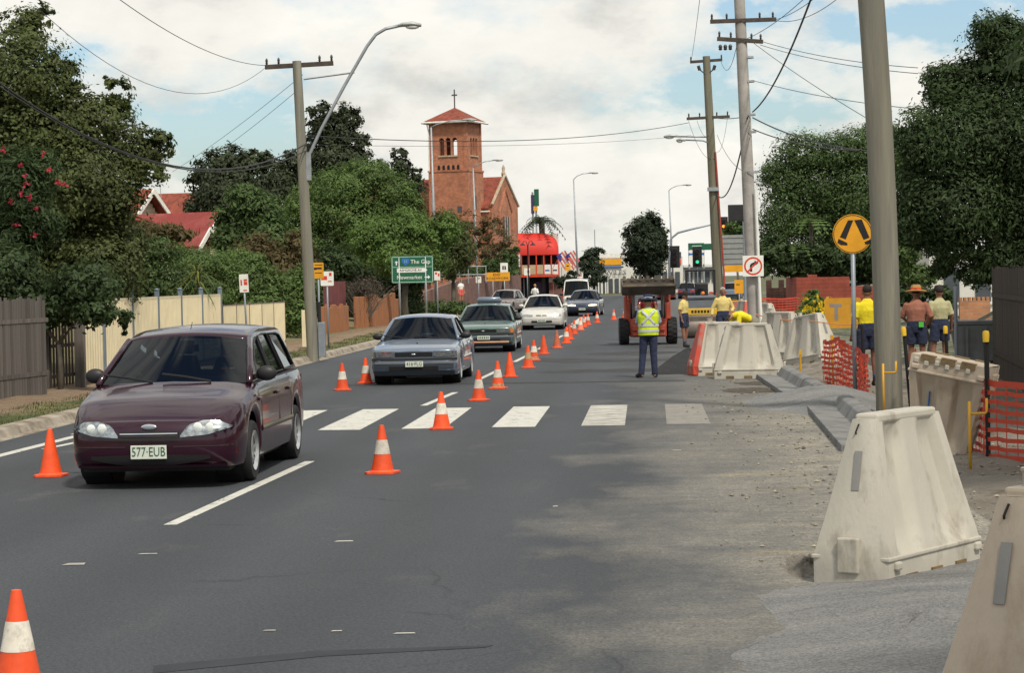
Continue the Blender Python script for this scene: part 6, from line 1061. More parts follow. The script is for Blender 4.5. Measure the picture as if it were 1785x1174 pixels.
def tree(label, d, discs, n, leaf, m, seed, trunk=None, name='tree', cat='tree', per=26, fill=.55, spread=.2, base_z=0.1, tr=.22, group=None, tm='bark', depth=1.0, aspect=.42, core=True, lim=6, dj=.55):
    """discs: (px, py, rx_px[, ry_px]) outlines of foliage masses at about depth d."""
    rq = random.Random(seed); k_ = d/F; cx = sum(q[0]*q[2] for q in discs)/sum(q[2] for q in discs); bp = DB(trunk or cx, d+.2, base_z); T = thing(name, label, cat, bp, 0, group); bl = []
    for q in discs:
        rx, ry = q[2]*k_, (q[3] if len(q) > 3 else q[2])*k_; off = rq.uniform(-dj, dj)*rx*depth; p = D(q[0], q[1], d+off)-bp; bl.append(((p.x, p.y, p.z), (rx, rx*.9*depth, ry)))
    C, O = crown_pts(bl, n, seed, per, fill, spread); keep = C[:, 2] > .02; C, O = C[keep], O[keep]
    obj('crown', leaf_mesh('crown', C, O, leaf, m, seed, aspect), T)
    q = MB(); zt_ = max(b_[0][2] for b_ in bl); fork = Vector((0, 0, max(.3, min(zt_*.4, min(b_[0][2] for b_ in bl)))));  q.tube([(0, 0, -.15), fork*.5+Vector((rq.uniform(-.1, .1), 0, 0)), fork], [tr, tr*.85, tr*.7], 10)
    q.build('trunk', tm, T, smooth=True); big = sorted(bl, key=lambda b_: -b_[1][0])[:lim]
    for c, r in big: q = MB(); e = Vector(c); mid = fork.lerp(e, .5)+Vector((rq.uniform(-.2, .2), rq.uniform(-.2, .2), .1*r[2])); q.tube([fork, mid, e], [tr*.5, tr*.32, tr*.12], 7); q.build('limb', tm, T, smooth=True)
    return T
mat('bark', (.10, .085, .065), .95, 0, .3, 4, .4, 20); mat('bark_grey', (.17, .155, .13), .95, 0, .3, 4, .4, 20)
def leafm(nm, c, tl=.40): mat(nm, c, .6, 0, .35, .6, spec=.25, island=.30, transl=tl)
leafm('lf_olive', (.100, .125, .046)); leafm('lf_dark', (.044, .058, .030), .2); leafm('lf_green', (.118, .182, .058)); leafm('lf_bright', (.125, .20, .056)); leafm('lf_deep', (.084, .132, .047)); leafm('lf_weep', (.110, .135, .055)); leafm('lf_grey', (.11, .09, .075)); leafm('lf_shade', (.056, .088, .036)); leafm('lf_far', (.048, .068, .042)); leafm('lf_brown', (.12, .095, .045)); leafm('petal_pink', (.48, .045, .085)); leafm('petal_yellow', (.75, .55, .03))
# big garden tree, left
tree('large olive-green garden tree overhanging the paling fence', 52, [(30, 130, 95, 80), (45, 60, 42, 55), (70, 30, 22, 28), (110, 130, 32, 34), (125, 175, 30), (60, 230, 100, 80), (160, 215, 75, 55), (205, 165, 26, 30), (190, 145, 12, 16), (215, 195, 16, 14), (232, 262, 50, 45), (275, 255, 30, 28), (285, 240, 14), (255, 300, 36, 26), (120, 320, 120, 80), (20, 350, 90, 90), (190, 350, 60, 55), (90, 420, 110, 70), (200, 420, 60, 50), (10, 470, 80, 60), (170, 470, 80, 55), (60, 500, 90, 45), (215, 520, 26, 40), (-60, 250, 100, 200), (120, 520, 50, 32)], 125000, .105, 'lf_olive', 1, trunk=40, tr=.28, aspect=.55, lim=9, spread=.17, per=40)
tree('leafy sprays drooping in front of the paling fence', 44.5, [(30, 520, 80, 30), (110, 535, 55, 26), (165, 545, 40, 22), (205, 552, 28, 9), (60, 555, 50, 12), (10, 480, 60, 50), (145, 500, 60, 40), (212, 575, 7, 14)], 20000, .105, 'lf_shade', 2, trunk=100, tr=.06, aspect=.55, spread=.22, name='shrub', cat='shrub', lim=4)
t = tree('pink-flowering shrub in front of the large garden tree', 46.5, [(30, 330, 50, 70), (70, 300, 36, 40), (20, 420, 46, 50), (70, 390, 40, 46)], 12000, .13, 'lf_shade', 3, trunk=30, tr=.08, aspect=.25, name='shrub', cat='shrub', lim=4)
q_ = np.random.default_rng(4); fl = []
for px, py in ((75, 268), (85, 296), (44, 306), (44, 321), (35, 290), (36, 339), (51, 345), (61, 365), (100, 318), (112, 322), (28, 392), (5, 260), (20, 350), (60, 410)):
    c = D(px, py, 45.2)-t.location; fl.append(np.array(c)+q_.normal(0, .03, (12, 3)))
fl = np.concatenate(fl); obj('flowers', leaf_mesh('flowers', fl, q_.normal(0, 1, fl.shape), .06, 'petal_pink', 5, .9), t, kind='stuff')
# layered shade tree near the house
tree('flat-fronded tree fern below the red roof', 80, [(262, 408, 55, 9), (310, 412, 34, 8), (225, 400, 40, 12), (290, 402, 30, 6)], 5000, .32, 'lf_brown', 6, trunk=268, tr=.09, aspect=.22, name='tree_fern', cat='tree fern', lim=4)
tree('rounded garden bush behind the cream fence', 66, [(240, 470, 60, 50), (300, 500, 50, 40), (200, 500, 60, 45), (270, 440, 40, 26), (340, 510, 40, 30), (250, 520, 70, 30)], 26000, .12, 'lf_deep', 7, name='shrub', cat='shrub', lim=4)
# spiky yellow-green dracaena
b_ = DB(345, 62, .3); T = thing('dracaena', 'spiky yellow-green dracaena rising over the cream fence', 'plant', b_); rq = random.Random(8)
leafm('lf_yellow', (.22, .24, .06)); zt_ = ztop(b_, 345, 465)-b_.z; q = MB(); q.tube([(0, 0, -.2), (.05, 0, zt_*.5), (0, 0, zt_)], [.07, .06, .05], 8); q.build('stem', 'bark', T)
for i in range(54):
    a = rq.uniform(0, 6.28); el = rq.uniform(-.5, 1.3); ln = rq.uniform(.5, .95); p0 = Vector((0, 0, zt_-rq.uniform(0, .5))); dr = Vector((math.cos(a)*math.cos(el), math.sin(a)*math.cos(el), math.sin(el))); sd_ = Vector((-math.sin(a), math.cos(a), 0))*.028; q = MB(); pts = [p0+dr*ln*t-Vector((0, 0, .45*ln*t*t)) for t in (0, .4, .75, 1)]
    q.add([pts[0]-sd_*.5, pts[0]+sd_*.5, pts[1]-sd_, pts[1]+sd_, pts[2]-sd_*.7, pts[2]+sd_*.7, pts[3]], [(0, 1, 3, 2), (2, 3, 5, 4), (4, 5, 6)]); q.build('blade', 'lf_yellow' if rq.random() < .6 else 'lf_deep', T)
# mid-left mass
tree('bright green bush behind the brown-capped fence', 84, [(440, 495, 46, 36), (480, 510, 40, 36), (400, 500, 40, 34), (420, 460, 40, 26), (460, 540, 50, 30), (510, 545, 34, 40), (525, 500, 30, 36)], 26000, .15, 'lf_green', 9, name='shrub', cat='shrub', lim=4); tree('yellowish-green shrub left of the timber pole', 96, [(490, 460, 40, 26), (450, 440, 40, 30), (520, 440, 26, 40), (500, 490, 40, 30)], 9000, .22, 'lf_brown', 10, name='shrub', cat='shrub', lim=4); tree('dense green shrub over the dracaena garden', 78, [(350, 470, 46, 36), (320, 455, 30, 28), (385, 480, 40, 40), (370, 520, 40, 30)], 16000, .12, 'lf_green', 11, name='shrub', cat='shrub', lim=4)
tree('dark cypress cluster left of the tall dark pine', 135, [(370, 300, 36, 40), (400, 280, 30, 26), (345, 320, 20, 26), (435, 275, 22, 18), (460, 280, 18, 22), (440, 310, 40, 40), (400, 340, 60, 40), (355, 360, 36, 24), (470, 330, 30, 50), (430, 350, 50, 40)], 17000, .30, 'lf_dark', 12, tr=.3); tree('mid-green garden tree in front of the dark cypress', 101, [(425, 350, 30, 30), (450, 375, 40, 40), (400, 390, 30, 30), (430, 420, 50, 36), (470, 420, 40, 46), (395, 425, 24, 30)], 14000, .26, 'lf_deep', 13, tr=.25)
tree('tall dark domed pine behind the timber pole', 155, [(560, 205, 26, 26), (605, 205, 26, 28), (580, 230, 44, 30), (555, 255, 32, 34), (615, 250, 28, 36), (585, 285, 56, 34), (520, 290, 34, 30), (500, 310, 30, 36), (635, 285, 22, 24), (570, 320, 70, 36), (498, 350, 30, 40)], 26000, .30, 'lf_dark', 14, tr=.4, per=34, spread=.16); tree('slim dark treetop behind the round green tree', 170, [(694, 270, 14, 13), (700, 290, 18, 14), (690, 305, 22, 14), (724, 302, 12, 12), (712, 325, 30, 20), (665, 290, 16, 12)], 5000, .30, 'lf_dark', 15, tr=.16)
tree('broad round green tree in front of the church', 118, [(590, 330, 62, 36), (640, 310, 50, 32), (690, 335, 46, 36), (540, 370, 56, 46), (610, 380, 70, 50), (680, 380, 56, 46), (520, 420, 46, 50), (580, 440, 60, 46), (640, 440, 60, 50), (720, 370, 26, 40)], 60000, .17, 'lf_green', 16, tr=.35, spread=.16, per=32, lim=8); tree('fresh green tree spreading behind the direction sign', 109, [(670, 410, 40, 32), (710, 400, 44, 34), (745, 420, 36, 36), (690, 450, 50, 34), (640, 420, 36, 30), (740, 460, 40, 30), (780, 400, 24, 30)], 30000, .16, 'lf_bright', 17, tr=.2, spread=.17); tree('pale weeping tree below the church tower', 122, [(775, 400, 22, 40), (795, 420, 26, 44), (785, 450, 30, 36), (810, 440, 18, 34)], 11000, .26, 'lf_weep', 18, tr=.16, aspect=.2)
tree('dark shaded foliage behind the rust-brown slab fence', 112, [(600, 480, 40, 50), (640, 510, 40, 40), (680, 510, 36, 40), (570, 470, 30, 40), (720, 500, 24, 34), (560, 520, 26, 40), (700, 540, 40, 22)], 16000, .24, 'lf_shade', 19, name='shrub', cat='shrub', lim=4)
# bare grey shrub
b_ = DB(632, 99, .1); T = thing('bare_shrub', 'leafless grey twiggy shrub behind the slab fence', 'shrub', b_); rq = random.Random(20); q = MB()
for i in range(70):
    a = rq.uniform(0, 6.28); ln = rq.uniform(1.2, 2.2); sp = rq.uniform(.1, .75); p = Vector((0, 0, 0)); pts = [p]
    for j in range(4): p = p+Vector((math.cos(a)*sp*ln/4*(1+.3*j), math.sin(a)*sp*ln/4, ln/4*(1.15-.15*j)))+Vector((rq.uniform(-.08, .08), rq.uniform(-.08, .08), 0)); pts.append(p)
    q.tube(pts, [.022, .016, .012, .008, .004], 4)
q.build('twigs', 'bark_grey', T); C, O = crown_pts([((0, 0, 1.7), (1.0, .8, .55))], 2200, 20, 12, .8, .2); obj('crown', leaf_mesh('crown', C, O, .11, 'lf_grey', 20), T)
tree('clipped dark hedge below the retaining wall', 119, [(735, 538, 22, 11), (765, 536, 24, 12), (795, 538, 24, 11), (820, 540, 20, 9), (705, 545, 20, 9)], 7000, .15, 'lf_deep', 21, name='hedge', cat='hedge', tr=.05, lim=3, dj=.2); tree('hedge growing along the top of the retaining wall', 172, [(800, 476, 24, 9), (840, 474, 24, 10), (870, 478, 20, 10), (895, 470, 14, 16)], 5000, .26, 'lf_deep', 22, name='hedge', cat='hedge', base_z=2.4, tr=.06, lim=3, dj=.2)
tree('thin reddish-brown tree before the church porch', 165, [(815, 390, 18, 24), (835, 410, 20, 30), (860, 400, 20, 30), (880, 430, 20, 26), (850, 440, 26, 24)], 3200, .24, 'lf_brown', 23, tr=.14, base_z=1.5); tree('green shrub climbing the church porch corner', 160, [(880, 455, 18, 20), (860, 465, 18, 16), (895, 445, 10, 18)], 3000, .24, 'lf_deep', 24, tr=.1, base_z=1.5, name='shrub', cat='shrub')
# far trees
tree('dense round dark tree at the junction', 232, [(1128, 395, 26, 26), (1105, 410, 18, 24), (1145, 410, 20, 28), (1125, 425, 34, 26), (1128, 450, 34, 22), (1105, 445, 18, 20), (1152, 435, 14, 22), (1130, 470, 26, 14)], 15000, .40, 'lf_far', 25, tr=.25, spread=.18); tree('sparse grey-green tree beside the white shop', 214, [(1030, 445, 14, 12), (1045, 440, 10, 8), (1022, 460, 14, 14), (1038, 465, 16, 16), (1030, 485, 18, 14), (1050, 480, 10, 14)], 3800, .36, 'lf_far', 26, tr=.14); tree('small round shrubs beside the yellow warning plate', 195, [(978, 490, 12, 10), (998, 484, 12, 12), (988, 498, 14, 10)], 2200, .28, 'lf_far', 27, tr=.08, name='shrub', cat='shrub')
# palm
b_ = DB(946, 240); T = thing('palm_tree', 'feathery palm behind the red awning', 'palm tree', b_); zt_ = ztop(b_, 946, 388); q = MB(); q.tube([(0, 0, -.1), (.1, 0, zt_*.5), (0, 0, zt_)], [.3, .26, .32], 10); q.build('trunk', 'bark', T, smooth=True); rq = random.Random(30)
for i in range(40):
    a = rq.uniform(0, 6.28); el = rq.uniform(.1, 1.3); ln = rq.uniform(2.0, 2.7); dr = Vector((math.cos(a)*math.cos(el), math.sin(a)*math.cos(el), math.sin(el))); sd_ = Vector((-math.sin(a), math.cos(a), 0)); q = MB(); pts = [Vector((0, 0, zt_))+dr*ln*t-Vector((0, 0, .75*ln*t*t)) for t in [j/9 for j in range(10)]]
    for j in range(1, 10):
        for s_2 in (-1, 1): p = pts[j]; q.add([p, p+(pts[j]-pts[j-1])*.5, p+sd_*s_2*.34+(pts[j]-pts[j-1])*.6-Vector((0, 0, .16))], [(0, 1, 2)])
    q.tube(pts, .02, 4); q.build('frond', 'lf_far', T)
# right-hand trees
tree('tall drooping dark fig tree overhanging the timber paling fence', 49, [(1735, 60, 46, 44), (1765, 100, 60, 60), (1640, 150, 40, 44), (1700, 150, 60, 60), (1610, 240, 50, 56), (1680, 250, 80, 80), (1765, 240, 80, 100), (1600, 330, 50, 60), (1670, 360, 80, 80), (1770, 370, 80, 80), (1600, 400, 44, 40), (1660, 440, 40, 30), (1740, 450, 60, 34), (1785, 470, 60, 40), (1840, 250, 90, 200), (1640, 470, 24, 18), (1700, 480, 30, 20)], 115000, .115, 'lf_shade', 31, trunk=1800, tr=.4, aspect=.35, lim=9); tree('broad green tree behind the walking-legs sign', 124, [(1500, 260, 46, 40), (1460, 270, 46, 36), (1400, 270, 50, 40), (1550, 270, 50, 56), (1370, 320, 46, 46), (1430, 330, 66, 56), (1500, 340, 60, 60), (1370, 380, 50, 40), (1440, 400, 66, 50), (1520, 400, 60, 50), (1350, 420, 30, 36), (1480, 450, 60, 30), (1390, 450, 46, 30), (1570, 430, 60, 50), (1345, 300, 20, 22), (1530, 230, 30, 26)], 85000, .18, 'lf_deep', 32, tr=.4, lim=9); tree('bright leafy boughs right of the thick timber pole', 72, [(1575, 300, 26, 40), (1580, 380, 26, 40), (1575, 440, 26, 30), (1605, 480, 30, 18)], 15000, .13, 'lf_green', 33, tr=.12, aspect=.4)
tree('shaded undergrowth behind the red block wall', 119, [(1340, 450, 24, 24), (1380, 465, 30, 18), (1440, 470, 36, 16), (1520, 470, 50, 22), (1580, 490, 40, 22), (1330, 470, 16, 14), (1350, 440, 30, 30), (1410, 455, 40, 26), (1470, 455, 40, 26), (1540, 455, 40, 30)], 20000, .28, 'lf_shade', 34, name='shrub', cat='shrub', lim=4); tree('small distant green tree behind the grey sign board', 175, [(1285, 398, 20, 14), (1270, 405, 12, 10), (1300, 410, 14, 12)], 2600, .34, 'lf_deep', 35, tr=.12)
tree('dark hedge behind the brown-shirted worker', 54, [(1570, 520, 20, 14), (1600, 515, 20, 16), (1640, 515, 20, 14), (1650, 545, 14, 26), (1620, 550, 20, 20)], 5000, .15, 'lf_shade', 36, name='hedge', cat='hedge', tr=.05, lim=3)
t = tree('yellow-flowering bush in front of the red block wall', 84, [(1420, 535, 24, 20), (1405, 550, 18, 16), (1440, 550, 20, 16), (1418, 518, 14, 12)], 4200, .15, 'lf_bright', 37, name='shrub', cat='shrub', tr=.05, lim=3); fl = []
for i in range(26): c = D(1400+random.uniform(0, 45), 515+random.uniform(0, 40), 83.2)-t.location; fl.append(np.array(c)+q_.normal(0, .04, (8, 3)))
fl = np.concatenate(fl); obj('flowers', leaf_mesh('flowers', fl, q_.normal(0, 1, fl.shape), .09, 'petal_yellow', 6, .9), t, kind='stuff')
# the same row of footpath trees goes on along the right, beyond the frame, and shades the near footpath
for X_, Y_, h_, sd in ((8.6, 37.5, 9.5, 41), (7.2, 20.5, 8.5, 42), (5.3, 5.2, 8.5, 43), (8.4, 29, 9.5, 44), (-17, 34, 8, 45), (-16.5, 25, 7, 46), (-21, 46, 8.5, 47), (-26, 62, 9, 48), (-24, 80, 9, 49), (-30, 36, 9, 50)):
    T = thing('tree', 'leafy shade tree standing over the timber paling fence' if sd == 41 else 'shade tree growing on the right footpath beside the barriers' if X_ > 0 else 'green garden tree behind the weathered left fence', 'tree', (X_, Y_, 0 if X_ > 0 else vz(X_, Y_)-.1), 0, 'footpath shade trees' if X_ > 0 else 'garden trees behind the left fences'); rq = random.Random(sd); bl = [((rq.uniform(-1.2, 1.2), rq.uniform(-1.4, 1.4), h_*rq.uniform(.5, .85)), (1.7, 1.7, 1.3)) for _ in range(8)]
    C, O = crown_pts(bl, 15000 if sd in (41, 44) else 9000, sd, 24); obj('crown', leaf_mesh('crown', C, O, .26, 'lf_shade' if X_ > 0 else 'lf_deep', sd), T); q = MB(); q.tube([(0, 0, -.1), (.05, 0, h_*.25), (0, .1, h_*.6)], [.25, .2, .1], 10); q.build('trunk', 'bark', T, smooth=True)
# tree fern fronds in the right-hand gloom
for px, py, lb in ((1415, 385, 'pale tree fern fronds in front of the broad green tree'), (1385, 430, 'lower tree fern in the gloom above the red wall')):
    b_ = DB(px, 119); T = thing('tree_fern', lb, 'tree fern', b_); zt_ = ztop(b_, px, py); q = MB(); q.tube([(0, 0, -.1), (0, 0, zt_)], .1, 8); q.build('trunk', 'bark', T); rq = random.Random(px)
    for i in range(16):
        a = rq.uniform(0, 6.28); ln = rq.uniform(.9, 1.5); dr = Vector((math.cos(a)*.85, math.sin(a)*.85, .5)); sd_ = Vector((-math.sin(a), math.cos(a), 0)); q = MB(); pts = [Vector((0, 0, zt_))+dr*ln*t_-Vector((0, 0, .9*ln*t_*t_)) for t_ in [j/8 for j in range(9)]]
        for j in range(1, 9):
            for s_2 in (-1, 1): p = pts[j]; w_ = .26*math.sin(math.pi*j/9); q.add([p, p+(pts[j]-pts[j-1])*.8, p+sd_*s_2*w_+(pts[j]-pts[j-1])*.5], [(0, 1, 2)])
        q.build('frond', 'lf_green', T)
# ------------------------------------------------------------------ people
mat('skin', (.36, .18, .115), .65, 0, .12, 8); mat('skin_dark', (.24, .11, .07), .65, 0, .12, 8); mat('hivis', (.58, .72, .02), .6, 0, .1, 5, .8, 12); mat('silver_tape', (.50, .52, .55), .4); mat('navy_cloth', (.026, .033, .068), .95, 0, .3, 8, .9, 14); mat('shirt_yellow', (.66, .52, .19), .9, 0, .15, 7, .9, 14); mat('shirt_bright', (.74, .60, .02), .9, 0, .12, 7, .9, 14); mat('shirt_blue', (.30, .36, .42), .9); mat('shirt_brown', (.34, .14, .095), .9, 0, .2, 6, .9, 14); mat('shirt_cream', (.42, .39, .22), .9, 0, .16, 6, .9, 14); mat('boot', (.03, .025, .022), .8); mat('straw', (.40, .22, .08), .9, 0, .2, 8); mat('hatband', (.70, .08, .02), .7); mat('hair_dark', (.02, .015, .012), .8); mat('hair_grey', (.35, .34, .32), .8); mat('sock', (.06, .07, .14), .9); mat('tag_green', (.10, .55, .06), .6); mat('khaki', (.22, .20, .14), .9)
def remeshed(name, mb, m, parent, vox=.009, smooth=4):
    me = mb.mesh(name, m); o = bpy.data.objects.new(name, me); COL.objects.link(o); r_ = o.modifiers.new('r', 'REMESH'); r_.mode = 'VOXEL'; r_.voxel_size = vox; s2 = o.modifiers.new('s', 'SMOOTH'); s2.iterations = smooth; s2.factor = .5
    dg = bpy.context.evaluated_depsgraph_get(); me2 = bpy.data.meshes.new_from_object(o.evaluated_get(dg)); bpy.data.objects.remove(o); bpy.data.meshes.remove(me); me2.name = name; me2.materials.clear(); me2.materials.append(MATS[m]); me2.polygons.foreach_set('use_smooth', [True]*len(me2.polygons)); return obj(name, me2, parent)
def person(label, loc, rz, J, top, legs, skin='skin', long_leg=False, hat=None, hair='hair_dark', sleeve=.55, vest=None, scale=1.0, cuff=.45, hatm='navy_cloth', group=None):
    """Local: faces -Y. J holds joints: pel, chest, neck, head, and per side sh, el, wr, hip, kn, an."""
    T = thing('person', label, 'person', loc, rz, group); T.scale = (scale,)*3; V = {k_: Vector(v) for k_, v in J.items()}
    up = (V['chest']-V['pel']).normalized(); rt = (V['shL']-V['shR']).normalized()
    waist = V['pel'].lerp(V['chest'], .45); b_ = MB()
    def torso(mb, e): mb.tube([V['pel']-up*.10, V['pel'], waist, V['chest'], V['chest'].lerp(V['neck'], .55), V['chest'].lerp(V['neck'], .85), V['neck']+(V['head']-V['neck'])*.2], [(.10+e, .08+e), (.165+e, .11+e), (.155+e, .105+e), (.19+e, .12+e), (.165+e, .10+e), (.10+e*.5, .075+e*.5), (.055+e*.3, .055+e*.3)], 20, right=rt)
    def limb(mb, pts, rs): mb.tube(pts, rs, 14); [mb.ell(p, r_*.98, 10, 8) for p, r_ in zip(pts[1:-1], rs[1:-1])]; mb.ell(pts[-1], rs[-1], 10, 8); mb.ell(pts[0], rs[0], 10, 8)
    torso(b_, -.012); hd = V['head']; hu = (hd-V['neck']).normalized(); b_.tube([V['neck']-hu*.03, hd], [.058, .05], 12)
    fw = hu.cross(rt).normalized()*-1; fw = Vector(J.get('look', tuple(fw))).normalized(); side = hu.cross(fw).normalized(); Rm = Matrix((side, -fw, hu)).transposed()
    b_.ell(hd+hu*.03, (.075, .095, .112), 16, 12, rot=Rm); b_.ell(hd-hu*.05+fw*.03, (.055, .06, .055), 12, 8, rot=Rm); b_.ell(hd+fw*.10-hu*.005, (.014, .02, .026), 8, 6, rot=Rm)
    for s2 in (-1, 1): b_.ell(hd+side*s2*.078+hu*.005, (.014, .026, .034), 8, 6, rot=Rm)
    for s2 in 'LR':
        sh, el, wr = V['sh'+s2], V['el'+s2], V['wr'+s2]; limb(b_, [sh, el, wr], [.052, .040, .028]); hdir = (wr-el).normalized(); hdir = (hdir+Vector(J.get('hand'+s2, (0, 0, 0)))).normalized(); pl = hdir.cross(rt if abs(hdir.dot(rt)) < .8 else fw).normalized(); wd = hdir.cross(pl)
        b_.tube([wr-hdir*.01, wr+hdir*.04, wr+hdir*.085], [(.026, .018), (.040, .016), (.042, .015)], 10, right=wd)
        for i in range(4): ln = (.066, .078, .074, .058)[i]; a = wr+hdir*.08+wd*(.031-.021*i); b_.tube([a, a+hdir*ln*.5+pl*.006, a+hdir*ln*.85+pl*.026], [.0095, .009, .007], 6)
        a = wr+hdir*.03+wd*.036; b_.tube([a, a+hdir*.03+wd*.028, a+hdir*.058+wd*.034+pl*.01], [.012, .011, .008], 6)
        hp, kn, an = V['hip'+s2], V['kn'+s2], V['an'+s2]; limb(b_, [hp, kn, kn.lerp(an, .35), an], [.082, .056, .056, .036])
        ft = Vector(J.get('toe'+s2, tuple(an+Vector((0, -.17, -.05))))); b_.tube([an+(an-ft).normalized()*.05-Vector((0, 0, .03)), an-Vector((0, 0, .03)), ft], [.036, .042, .03], 10)
    remeshed('body', b_, skin, T, .0085)
    c_ = MB(); torso(c_, .012)
    for s2 in 'LR': sh, el, wr = V['sh'+s2], V['el'+s2], V['wr'+s2]; e = sh.lerp(el, min(1, sleeve*1.0/.6)) if sleeve <= .6 else None; c_.tube([sh, e], [.062, .066], 14) if e else (c_.tube([sh, el], [.062, .056], 14), c_.ell(el, .055, 10, 8), c_.tube([el, el.lerp(wr, (sleeve-.6)/.4)], [.055, .044], 14)); c_.ell(sh, .062, 12, 8)
    remeshed('shirt', c_, top, T, .011)
    p_ = MB(); p_.tube([V['pel']-up*.12, V['pel'], waist-up*.03], [(.15, .11), (.182, .13), (.168, .122)], 18, right=rt)
    for s2 in 'LR':
        hp, kn, an = V['hip'+s2], V['kn'+s2], V['an'+s2]
        if long_leg: p_.tube([hp+(hp-kn)*.1, kn, kn.lerp(an, .5), an.lerp(kn, -.05)], [.105, .078, .070, .066], 14); p_.ell(kn, .077, 12, 8)
        else: p_.tube([hp+(hp-kn)*.1, hp.lerp(kn, cuff+.25)], [.108, .102], 14)
        p_.ell(hp, .105, 12, 8)
    remeshed('trousers' if long_leg else 'shorts', p_, legs, T, .011)
    for s2 in 'LR':
        an = V['an'+s2]; ft = Vector(J.get('toe'+s2, tuple(an+Vector((0, -.17, -.05))))); q = MB(); hb = an+(an-ft).normalized()*.05; q.tube([hb+Vector((0, 0, -.035)), an+Vector((0, 0, -.02)), an.lerp(ft, .6)+Vector((0, 0, -.0)), ft+Vector((0, 0, 0))], [.044, .055, .05, .04], 12); q.tube([an+Vector((0, 0, -.03)), an+(V['kn'+s2]-an).normalized()*.07], [.055, .05], 12); remeshed('boot', q, 'boot', T, .01, 2)
        if not long_leg: q = MB(); q.tube([an+(V['kn'+s2]-an).normalized()*.05, an+(V['kn'+s2]-an).normalized()*.14], [.046, .05], 12); q.build('sock', 'sock', T, smooth=True)
    tocap = Matrix.Translation(hd) @ Rm.to_4x4()
    h_ = MB(); h_.ell((0, .015, .055), (.082, .098, .092), 16, 10)
    if not hat: h_.v = [(x, y_, max(z, -.03 if y_ > -.02 else .075)) for x, y_, z in h_.v]
    h_.v = [tuple(tocap @ Vector(v)) for v in h_.v]; h_.build('hair', hair, T, smooth=True)
    if hat:
        q = MB()
        if hat == 'brim': q.lathe([(.205, .035), (.20, .06), (.10, .075), (.098, .14), (.085, .168), (.0, .175)], 26); q.lathe([(.205, .035), (.10, .06)], 26, cap=False)
        else: q.lathe([(.094, .06), (.094, .12), (.07, .16), (0, .168)], 20); q.prism([(-.07, -.08), (.07, -.08), (.05, -.19), (-.05, -.19)], .07, .08, plane='XY')
        q.v = [tuple(tocap @ Vector(v)) for v in q.v]; hb = q.build('hat', hatm, T, smooth=40)
        if hat == 'brim': q = MB(); q.lathe([(.103, .078), (.102, .11)], 24, cap=False); q.v = [tuple(tocap @ Vector(v)) for v in q.v]; q.build('hat_band', 'hatband' if hatm == 'straw' else 'shirt_blue', hb)
    T['_'] = 0; del T['_']; return T, V, up, rt
def stand(**k):
    J = dict(pel=(0, 0, .98), chest=(0, .0, 1.30), neck=(0, .0, 1.49), head=(0, -.015, 1.61), shL=(.178, 0, 1.395), shR=(-.178, 0, 1.395), elL=(.25, .03, 1.14), elR=(-.25, .03, 1.14), wrL=(.26, -.06, .90), wrR=(-.26, -.06, .90), hipL=(.095, 0, .93), hipR=(-.095, 0, .93), knL=(.11, -.02, .51), knR=(-.11, -.02, .51), anL=(.12, .02, .085), anR=(-.12, .02, .085)); J.update(k); return J
# traffic controller in the hi-vis vest, seen from behind
p = G(1132, 659); T, V, up, rt = person('traffic controller in yellow-green hi-vis vest and navy hat, seen from behind', (p.x, p.y, .003), R(180)+facing(p), stand(elL=(.23, -.09, 1.15), elR=(-.23, -.09, 1.15), wrL=(.10, -.24, 1.06), wrR=(-.10, -.24, 1.04), knL=(.13, -.03, .5), anL=(.17, .04, .085), toeL=(.27, -.09, .035), knR=(-.10, -.01, .51), anR=(-.12, .0, .085), toeR=(-.14, -.17, .035)), 'shirt_blue', 'navy_cloth', long_leg=True, hat='brim', sleeve=.55, scale=.97)
def vest_band(pts, w=.03, m='silver_tape'): 
    q = MB(); n_ = len(pts)
    q.tube(pts, [(w, .006)]*n_, 8, right=(0, 0, 1) if abs((Vector(pts[-1])-Vector(pts[0])).z) < .05 else (1, 0, 0)); return q
vm = MB(); vm.tube([(0, 0, .90), (0, .0, 1.0), (0, 0, 1.12), (0, .0, 1.30), (0, .0, 1.41), (0, 0, 1.475)], [(.215, .155), (.218, .16), (.212, .155), (.232, .16), (.222, .14), (.13, .105)], 22, right=(1, 0, 0)); VS = remeshed('safety_vest', vm, 'hivis', T, .011)
for z in (1.0, 1.12): q = MB(); q.lathe([(1, -.026), (1, .026)], 28, (0, 0, 0), cap=False); q.v = [(x*.226, y_*.167, z+h) for x, y_, h in q.v]; q.build('reflective_tape', 'silver_tape', VS, smooth=True)
for s2 in (-1, 1):
    q = MB(); pts = [(s2*(.135-.27*t), .163-.028*abs(2*t-1)-.02*max(0, t*0+(1.45-(1.44-.30*t))/.3*0)-(.035 if t < .12 else 0), 1.44-.31*t) for t in [i/8 for i in range(9)]]; q.tube(pts, [(.030, .008)]*9, 8, right=(1, 0, 0)); q.build('reflective_tape', 'silver_tape', VS, smooth=True)
